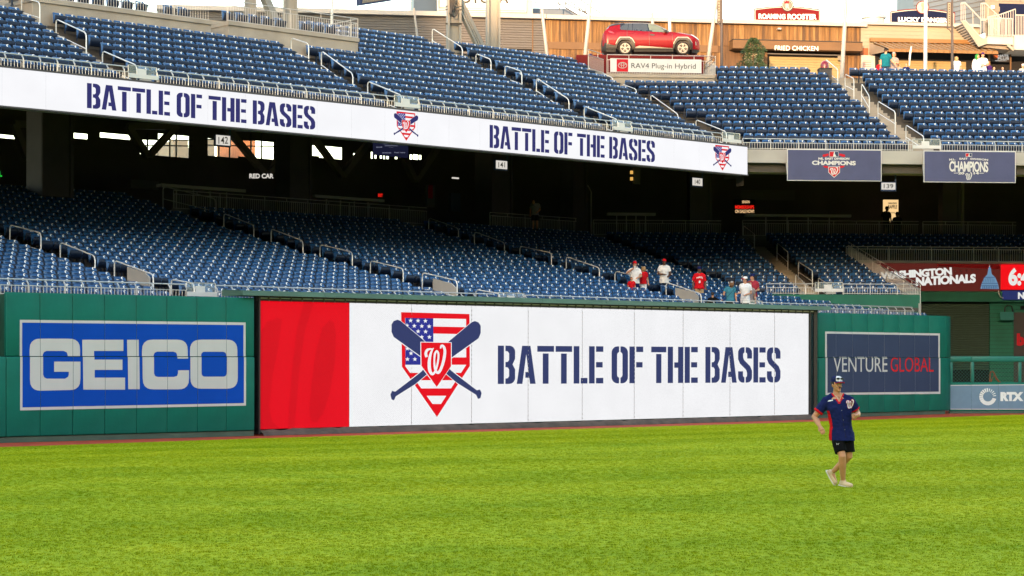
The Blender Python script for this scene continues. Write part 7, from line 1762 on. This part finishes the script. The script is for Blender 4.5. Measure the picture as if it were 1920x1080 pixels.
        lo = [base+T_*a+sx*w+dn*.040 for a, w in pr]+[base+T_*a-sx*w+dn*.040 for a, w in pr[::-1]]; q.prism(lo, dn*.014-dn*.028, 'sole_white'); link('sole', q.mesh('sole'), sh)
    if extra: extra(o, Vj, so_, fw, sd)
    return o
# the player on the lawn
PY_ = (CZ-.304)*F/(912.5-hor(1578)); PX_ = (1578-960)*PY_/F
def pl_extra(o, V, shirt_o, fw, sd):
    me = shirt_o.data; me.materials.append(M['cloth_red']); me.materials.append(M['cloth_white']); me.materials.append(M['skin_b'])
    S_, E_ = {}, {}
    for p in me.polygons:
        c = p.center
        for s in 'LR':
            a, b_ = V['s'+s], V['e'+s]; t = (c-a).dot((b_-a))/(b_-a).length_squared
            if t > .60 and (c-a.lerp(b_, t)).length < .12 and (abs(c.x-V['chest'].x) > .19): p.material_index = 1
        wl_ = V['waist']; left = c.x < V['chest'].x-.135+(1.30-c.z)*.10 and c.z < 1.27 and c.y > -.085 and c.x > -.26
        if left and (c-V['eL']).length > .14: p.material_index = 1
        nk_ = V['neck']; vx = abs(c.x-nk_.x-.012); vz = c.z-(nk_.z-.105)
        if c.y < nk_.y and vz > 0 and vx < vz*.62: p.material_index = 3
        elif c.y < nk_.y+.02 and vz > -.025 and vx < vz*.62+.028 and c.z > nk_.z-.13 and vx < .10: p.material_index = 1
        elif (c-nk_).length < .10 and c.z > nk_.z-.012: p.material_index = 1
    bvh = BVHTree.FromPolygons([v.co for v in me.vertices], [tuple(p.vertices) for p in me.polygons])
    def onto(pts_f, name, m_, off=.005):
        v, f = pts_f; out = []
        for x, z in v:
            hit = bvh.ray_cast(Vector((x, -2, z)), Vector((0, 1, 0)))
            out.append((x, (hit[0].y if hit[0] is not None else -.1)-off, z))
        q = MB(); q.add(out, f, m_); link(name, q.mesh(name), o)
    k = 1/112.8
    def px(x, y): return ((x-1578)*k, (912.5-y)*k)
    x0, z0 = px(1585, 764.5); x1, z1 = px(1599.5, 748)
    onto(w_logo(x0, z0, x1, z1, .09), 'chest_letter_outline', 'cloth_red', .007); onto(w_logo(x0, z0, x1, z1), 'chest_letter', 'cloth_white', .012)
    a, b_ = px(1550.5, 752), px(1560, 749); onto(([(a[0], a[1]), (b_[0], b_[1]-.01), (b_[0], b_[1]+.012), (a[0]+.01, a[1]+.022)], [(0, 1, 2, 3)]), 'chest_patch', 'cloth_white')
    # placket line, buttons
    pts = [(1571.5, 742), (1574, 760), (1577, 780), (1580, 800), (1583, 819)]
    onto(stroke([px(*p) for p in pts], .006), 'placket_seam', 'cloth_dark', .003)
    q = MB()
    for x, y in ((1573, 750), (1575.5, 768), (1578.5, 786), (1581.5, 804)):
        hx, hz = px(x, y); hit = bvh.ray_cast(Vector((hx, -2, hz)), Vector((0, 1, 0)))
        if hit[0] is not None: ellipsoid(q, (hx, hit[0].y-.002, hz), (.007, .003, .007), 'cloth_grey', 8)
    link('buttons', q.mesh('buttons'), o)
    # necklace with small pendant
    q = MB(); P_ = []
    for x, y in ((1560.5, 733), (1563, 738), (1567, 742), (1569.5, 745.5)):
        hx, hz = px(x, y); hit = bvh.ray_cast(Vector((hx, -2, hz)), Vector((0, 1, 0))); P_.append((hx, (hit[0].y if hit[0] is not None else -.07)-.006, hz))
    q.tube(P_, .003, 'galv', 6); e = P_[-1]; q.box((e[0], e[1]-.003, e[2]-.016), (.012, .006, .026), 'galv'); link('necklace', q.mesh('necklace'), o)
    # moustache and stubble-dark chin line, sunglasses on the cap
    hc = V['head']; q = MB()
    for s_ in (-1, 1): ellipsoid(q, hc+fw*.103+sd*s_*.016+Vector((0, 0, -.044)), (.020, .008, .006), 'hair_dark', 8, Matrix.Rotation(V['face'], 3, 'Z') @ Matrix.Rotation(s_*.35, 3, 'Y'))
    link('moustache', q.mesh('moustache'), o)
    q = MB()
    for s_ in (-1, 1): ellipsoid(q, hc+fw*.100+sd*s_*.038+Vector((0, 0, .105)), (.034, .014, .019), 'glass_dark', 12, Matrix.Rotation(V['face'], 3, 'Z'))
    q.tube([hc+fw*.105-sd*.03+Vector((0, 0, .112)), hc+fw*.11+Vector((0, 0, .114)), hc+fw*.105+sd*.03+Vector((0, 0, .112))], .004, 'glass_dark', 6)
    for s_ in (-1, 1): q.tube([hc+fw*.09+sd*s_*.068+Vector((0, 0, .11)), hc+sd*s_*.092+Vector((0, 0, .10)), hc-fw*.03+sd*s_*.092+Vector((0, 0, .085))], .003, 'glass_dark', 6)
    link('sunglasses', q.mesh('sunglasses'), o)
    # cap: white front panels
    q = MB(); n = 10
    for i in range(4):
        for k_ in range(n+1):
            t = -.8+1.6*k_/n; a = R(4+i*24); r_ = .091*math.cos(a)**.55
            p = sd*math.sin(t)*(r_)+fw*math.cos(t)*(r_+.020); q.v.append(tuple(hc+p+Vector((0, 0, .052+.100*math.sin(a)))))
    for i in range(3):
        for k_ in range(n): a = i*(n+1)+k_; q.f.append((a, a+1, a+n+2, a+n+1)); q.m.append(q.mi('cloth_white'))
    co = [c for c in o.children if c.name.startswith('cap')][0]; me2 = q.mesh('cap_front'); me2.shade_smooth(); link('cap_front', me2, co)
    q = MB(); pr = []
    for k_ in range(13):
        t = math.pi*k_/12; pr.append(tuple(hc+sd*math.cos(t)*.078+fw*(.086+.088*math.sin(t))+Vector((0, 0, .0465-.018*math.cos(t)**2))))
    q.tube(pr, .005, 'cloth_red', 6); link('brim_edge', q.mesh('brim_edge'), co)
    # shoe laces and side marks
    for nme, A_, T_ in (('shoe_laces', V['aR' if False else 'aL'], V['tL']), ('shoe_laces', V['aR'], V['tR'])):
        T_ = T_.normalized(); q = MB(); u_ = Vector((0, 0, 1)); sx = T_.cross(u_).normalized()
        for i in range(4): c = A_+T_*(.02+.028*i)+u_*(-.004-.012*i); q.tube([c-sx*.022, c+u_*.006, c+sx*.022], .004, 'sole_white', 6)
        c = A_+T_*.03+u_*.008; q.tube([c, c+sx*.03+u_*.02, c+sx*.05-u_*.005], .0035, 'shoe_sand', 6); q.tube([c, c-sx*.03+u_*.02, c-sx*.045-u_*.01], .0035, 'shoe_sand', 6); link(nme, q.mesh(nme), o)
    q = MB(); x, z = px(1567.5, 830.5); bv = None
    so2 = [c for c in o.children if c.name.startswith('shorts')][0].data; bv = BVHTree.FromPolygons([v.co for v in so2.vertices], [tuple(p.vertices) for p in so2.polygons])
    vv = []
    for pts in (((-.022, .012), (-.012, 0), (-.022, -.012)), ((.0, .012), (-.010, 0), (.0, -.012)), ((-.004, .013), (.006, .0), (-.004, -.013))):
        pass
    v1, f1 = stroke([(x-.020, z+.012), (x-.010, z-.012), (x, z+.010), (x+.010, z-.012), (x+.020, z+.012)], .006); out = []
    for a, c in v1:
        hit = bv.ray_cast(Vector((a, -2, c)), Vector((0, 1, 0))); out.append((a, (hit[0].y if hit[0] is not None else -.1)-.004, c))
    q.add(out, f1, 'cloth_white'); link('shorts_mark', q.mesh('shorts_mark'), o)
player = person((PX_, PY_, .292), 1., 'moustached man jogging on the lawn in navy jersey, black shorts and cap',
    dict(head=(-.085, -.02, 1.700), neck=(-.075, .01, 1.525), chest=(-.045, 0, 1.32), waist=(-.015, 0, 1.05), pelvis=(.0, 0, .90),
         sL=(-.245, .0, 1.435), eL=(-.445, .04, 1.17), wL=(-.385, -.15, 1.02), hdL=(.35, -.5, -.75), sR=(.145, .02, 1.435), eR=(.285, .08, 1.22), wR=(.235, -.17, 1.20), hdR=(-.65, -.45, -.10),
         hL=(-.085, -.01, .87), kL=(-.015, -.16, .525), aL=(.03, .02, .105), hR=(.085, .01, .87), kR=(.125, -.01, .52), aR=(-.10, .30, .235), tL=(.62, -.75, -.12), tR=(.42, -.35, -.85), face=.42),
    skin='skin_b', shirt='cloth_navy', sleeve=.72, bottom='cloth_black', legs='shorts', hair='hair_dark', cap='cloth_navy', brim='cloth_navy', shoes='shoe_sand', voxel=.009, hem=.055, build=1.10, extra=pl_extra)

# fans
def spot(L, k, px, zf, dz=0., back=.2):
    Lk = L.off(k*TR+back); p = Lk.hit(px); return (p.x, p.y, zf(int(k+.25))+dz)
def strap(m_='cloth_black'):
    def f(o, V, so_, fw, sd):
        q = MB(); a = V['sR']+Vector((0, 0, .03)); b_ = V['waist']+Vector((-.16, 0, -.02)); n_ = 12; bv = BVHTree.FromPolygons([v.co for v in so_.data.vertices], [tuple(p.vertices) for p in so_.data.polygons]); vs_ = []
        for i in range(n_+1):
            c = a.lerp(b_, i/n_)
            for dx in (-.022, .022):
                hit = bv.ray_cast(Vector((c.x+dx, -2, c.z+dx*.8)), Vector((0, 1, 0))); vs_.append((c.x+dx, (hit[0].y if hit[0] is not None else c.y-.1)-.006, c.z+dx*.8))
        q.add(vs_, [(2*i, 2*i+1, 2*i+3, 2*i+2) for i in range(n_)], m_); link('bag_strap', q.mesh('bag_strap'), o)
    return f
def badge_x(text=True):
    def f(o, V, so_, fw, sd):
        bv = BVHTree.FromPolygons([v.co for v in so_.data.vertices], [tuple(p.vertices) for p in so_.data.polygons]); q = MB()
        v, fc = text_geo('NATS', .04); out = []
        for a, c in v:
            x, z = V['chest'].x-.13+.26*a, V['chest'].z-.02+.075*c+.03*math.sin(math.pi*a); hit = bv.ray_cast(Vector((x, -2, z)), Vector((0, 1, 0))); out.append((x, (hit[0].y if hit[0] is not None else -.1)-.006, z))
        q.add(out, fc, 'cloth_white'); q2 = MB(); cx, cz = V['chest'].x, V['chest'].z-.15
        hit = bv.ray_cast(Vector((cx, -2, cz)), Vector((0, 1, 0))); y = (hit[0].y if hit[0] is not None else -.12)-.012; q2.box((cx, y, cz), (.07, .008, .10), 'cloth_white'); link('shirt_print', q.mesh('shirt_print'), o); link('name_badge', q2.mesh('name_badge'), o)
    return f
def bat_cup(o, V, so_, fw, sd):
    q = MB(); p = V['wL']+Vector((.04, -.06, .02)); q.tube([p-Vector((0, 0, .07)), p+Vector((0, 0, .07))], [.03, .04], 'cloth_white', 12); link('cup', q.mesh('cup'), o)
gF = 'fans standing in the lower deck'
person(spot(LA, 6.4, 1190, lz), 1., 'man in red cap and white shirt drinking, standing beside two children', dict(wL=(-.06, -.20, 1.50), eL=(-.33, -.12, 1.30), hdL=(.3, -.3, .7), wR=(.10, -.28, 1.10), eR=(.26, -.08, 1.16), face=-.1), skin='skin_a', shirt='cloth_white', bottom='cloth_navy', cap='cloth_red', group=gF, extra=bat_cup)
person(spot(LA, 6.8, 1206, lz), .80, 'child with curly fair hair in red shirt, back turned, beside the drinking man', dict(face=math.pi*.9), yaw=.3, skin='skin_a', shirt='cloth_red', bottom='cloth_white', hair='hair_blond', hairlen=.05, curls=.028, group=gF)
person(spot(LA, 6.0, 1184, lz), .62, 'small brown haired child in red, low between the seats', dict(face=.8), skin='skin_a', shirt='cloth_red', bottom='cloth_navy', hair='hair_brown', hairlen=.03, group=gF)
person(spot(LA, 7, 1245, lz), 1.02, 'bearded man in red cap and white shirt looking down at his hands', dict(head=(0, -.06, 1.64), wL=(-.02, -.28, 1.12), eL=(-.26, -.05, 1.15), wR=(.16, -.30, 1.05), eR=(.27, -.02, 1.15), face=.1), skin='skin_c', shirt='cloth_white', bottom='cloth_jeans', legs='long', cap='cloth_red', hem=.10, group=gF)
person(spot(LA, 5, 1311, lz), 1.0, 'usher in red printed shirt, khaki trousers and dark cap beside the grey panel', dict(wL=(-.27, -.12, .95), face=.25), skin='skin_c', shirt='cloth_red', sleeve=.8, bottom='cloth_khaki', legs='long', cap='cloth_navy', build=1.1, group=gF, extra=badge_x())
person(spot(LA, 3, 1336, lz, -.42), .80, 'dark haired child in black and yellow reaching out over the seats', dict(wR=(.42, -.10, 1.35), eR=(.34, -.05, 1.30), face=2.6), skin='skin_b', shirt='cloth_black', bottom='cloth_yellow', hair='hair_dark', group=gF)
person(spot(LA, 2, 1369, lz), .93, 'person in teal shirt bending forward with a dark bag strap across the back', dict(head=(.06, -.04, 1.60), neck=(.03, 0, 1.44), wL=(-.34, -.18, 1.15), eL=(-.30, -.02, 1.20), face=2.9), yaw=.15, skin='skin_b', shirt='cloth_teal', bottom='cloth_dark', legs='long', hair='hair_brown', hairlen=.06, cap='cloth_grey', group=gF, extra=strap())
person(spot(LA, 2, 1397, lz), 1.02, 'man in white cap and long white T-shirt turned to the left', dict(wL=(-.34, -.12, 1.10), eL=(-.16, .05, 1.15), wR=(-.02, -.25, 1.05), face=-1.15), skin='skin_a', shirt='cloth_white', bottom='cloth_black', legs='long', cap='cloth_white', brim='cloth_red', hem=.14, group=gF)
person(spot(LA, 3, 1411, lz), 1.02, 'man in dark red shirt and navy cap behind the white T-shirt man', dict(face=-1.3, wR=(.10, -.2, 1.1)), skin='skin_a', shirt='cloth_maroon', bottom='cloth_grey', cap='cloth_navy', group=gF)
person(spot(LA, 2.6, 1405, lz), .93, 'long haired woman in pale top beside the dark red shirt', dict(face=1.2), skin='skin_a', shirt='cloth_pink', bottom='cloth_green', legs='long', hair='hair_brown', hairlen=.12, group=gF)
gC = 'people on the upper concourse'
UZ = FLZ; UBp = UB.off(14.8*TR)
def up(px, s=0., top=None, H=1.78):
    if top is None: p = UBp.off(s).hit(px); return (p.x, p.y, UZ)
    Y = (UZ+H-CZ)*F/(hor(px)-top); return ((px-960)*Y/F, Y, UZ)
person(up(1660, top=90.5, H=1.8), 1.0, 'man in cyan T-shirt and white cap, back turned, behind the upper seats', dict(face=2.6, wR=(.42, .0, 1.02), eR=(.30, .05, 1.16)), yaw=-.2, skin='skin_a', shirt='cloth_cyan', bottom='cloth_jeans', legs='long', cap='cloth_black', brim='cloth_white', build=1.15, group=gC)
person(up(1675, top=98, H=1.71), .95, 'woman in grey cap and pale top with folded arms beside the cyan T-shirt', dict(wL=(.10, -.20, 1.20), wR=(-.05, -.22, 1.22), face=-.6), skin='skin_a', shirt='cloth_pink', bottom='cloth_grey', cap='cloth_grey', hair='hair_brown', hairlen=.04, group=gC)
person(up(1685, top=120, H=1.14), .64, 'small fair haired child, head just over the seats right of the cyan T-shirt', dict(face=2.), shirt='cloth_grey', hair='hair_blond', bottom='cloth_navy', group=gC)
person(up(1698.5, top=119, H=1.24), .70, 'brown haired boy beside a white inflatable bat behind the seats', dict(face=-.3), shirt='cloth_navy', hair='hair_brown', bottom='cloth_navy', group=gC)
person(up(1650, top=114, H=1.38), .78, 'child mostly hidden left of the man in cyan', dict(face=.3), shirt='cloth_red', hair='hair_brown', bottom='cloth_navy', group=gC)
p = UBp.hit(1706); mb = MB(); mb.tube([(0, 0, 0), (.03, 0, .5), (.10, 0, .95)], [.03, .05, .035], 'cloth_white', 10); mb.build('inflatable_bat', label='white inflatable bat held upright behind the upper seats', cat='bat', loc=(p.x-.05, p.y, UZ+.75))
person(up(1793, top=106, H=1.47), .82, 'curly fair haired girl in white top seen from behind near the dark banner post', dict(face=2.5), shirt='cloth_white', bottom='cloth_pink', hair='hair_blond', hairlen=.10, curls=.03, group=gC)
person(up(1832, top=102, H=1.63), .92, 'woman with long bright green hair in white beside the man in purple cap', dict(face=1.3, wR=(.20, -.22, 1.15)), shirt='cloth_white', sleeve=1.9, bottom='cloth_white', legs='long', hair='hair_green', hairlen=.45, group=gC)
person(up(1842, top=99, H=1.76), .98, 'bearded man in white jersey and purple cap beside the green haired woman', dict(face=-.5, wL=(-.10, -.22, 1.15), wR=(.05, -.24, 1.12)), shirt='cloth_white', bottom='cloth_grey', cap='cloth_purple', group=gC)
person(up(1851, top=115, H=1.5), .85, 'person in purple top behind the man in purple cap', dict(face=.5), shirt='cloth_purple', bottom='cloth_purple', hair='hair_dark', group=gC)
person(up(1917, top=121, H=1.42), .80, 'person in pale blue cap at the right edge behind the upper seats', dict(face=.2), shirt='cloth_grey', cap='cloth_white', bottom='cloth_navy', group=gC)
person(up(1863, top=126, H=1.2), .68, 'child head with dark hair under the black shop sign', dict(face=.2), shirt='cloth_grey', hair='hair_dark', bottom='cloth_navy', group=gC); person(up(1879, top=126, H=1.2), .68, 'second dark haired child head right under the black shop sign', dict(face=-.2), shirt='cloth_grey', hair='hair_dark', bottom='cloth_navy', group=gC)
pA = UA.off(14.4*TR)
def upa(px, s=0.): p = pA.off(s).hit(px); return (p.x, p.y, UZ)
person(up(1083.5, top=107, H=1.74), .98, 'steward in lime yellow vest at the corner left of the red car', dict(face=-1.2), yaw=-.3, skin='skin_b', shirt='cloth_lime', bottom='cloth_black', legs='long', hair='hair_dark', group=gC)
person(up(1037.5, top=102, H=1.78), 1., 'dark haired person, head above the seats left of the leaning white pole', dict(face=1.0), skin='skin_c', shirt='cloth_dark', hair='hair_dark', hairlen=.03, bottom='cloth_navy', group=gC)
person(up(1106, top=101, H=1.8), 1., 'person behind the railing at the left of the red car display', dict(face=-.5), skin='skin_b', shirt='cloth_grey', cap='cloth_navy', bottom='cloth_navy', group=gC)
gL = 'dim figures on the lower concourse'
LQ = LA.off(NLS*TR-.6); p = LQ.hit(1003); person((p.x, p.y, lz(27)), .95, 'dim figure in grey shirt leaning over the back row of lower seats', dict(head=(-.1, -.2, 1.55), neck=(-.06, -.12, 1.42), wR=(.1, -.3, 1.0)), skin='skin_b', shirt='cloth_grey', bottom='cloth_dark', group=gL)
LQ = LB.off(NLS*TR+2.6); p = LQ.hit(1661.5); person((p.x, p.y, PLZ), 1., 'dark silhouette of a man in a cap before the lit raffle poster', dict(face=.9, head=(.03, -.02, 1.66)), skin='skin_c', shirt='cloth_dark', bottom='cloth_dark', legs='long', cap='cloth_black', group=gL)
p = LQ.hit(1682); person((p.x, p.y, PLZ-.30), 1., 'dark silhouette of a person in a cap right of the lit raffle poster', dict(face=-1.2), skin='skin_c', shirt='cloth_dark', bottom='cloth_dark', legs='long', cap='cloth_black', group=gL)
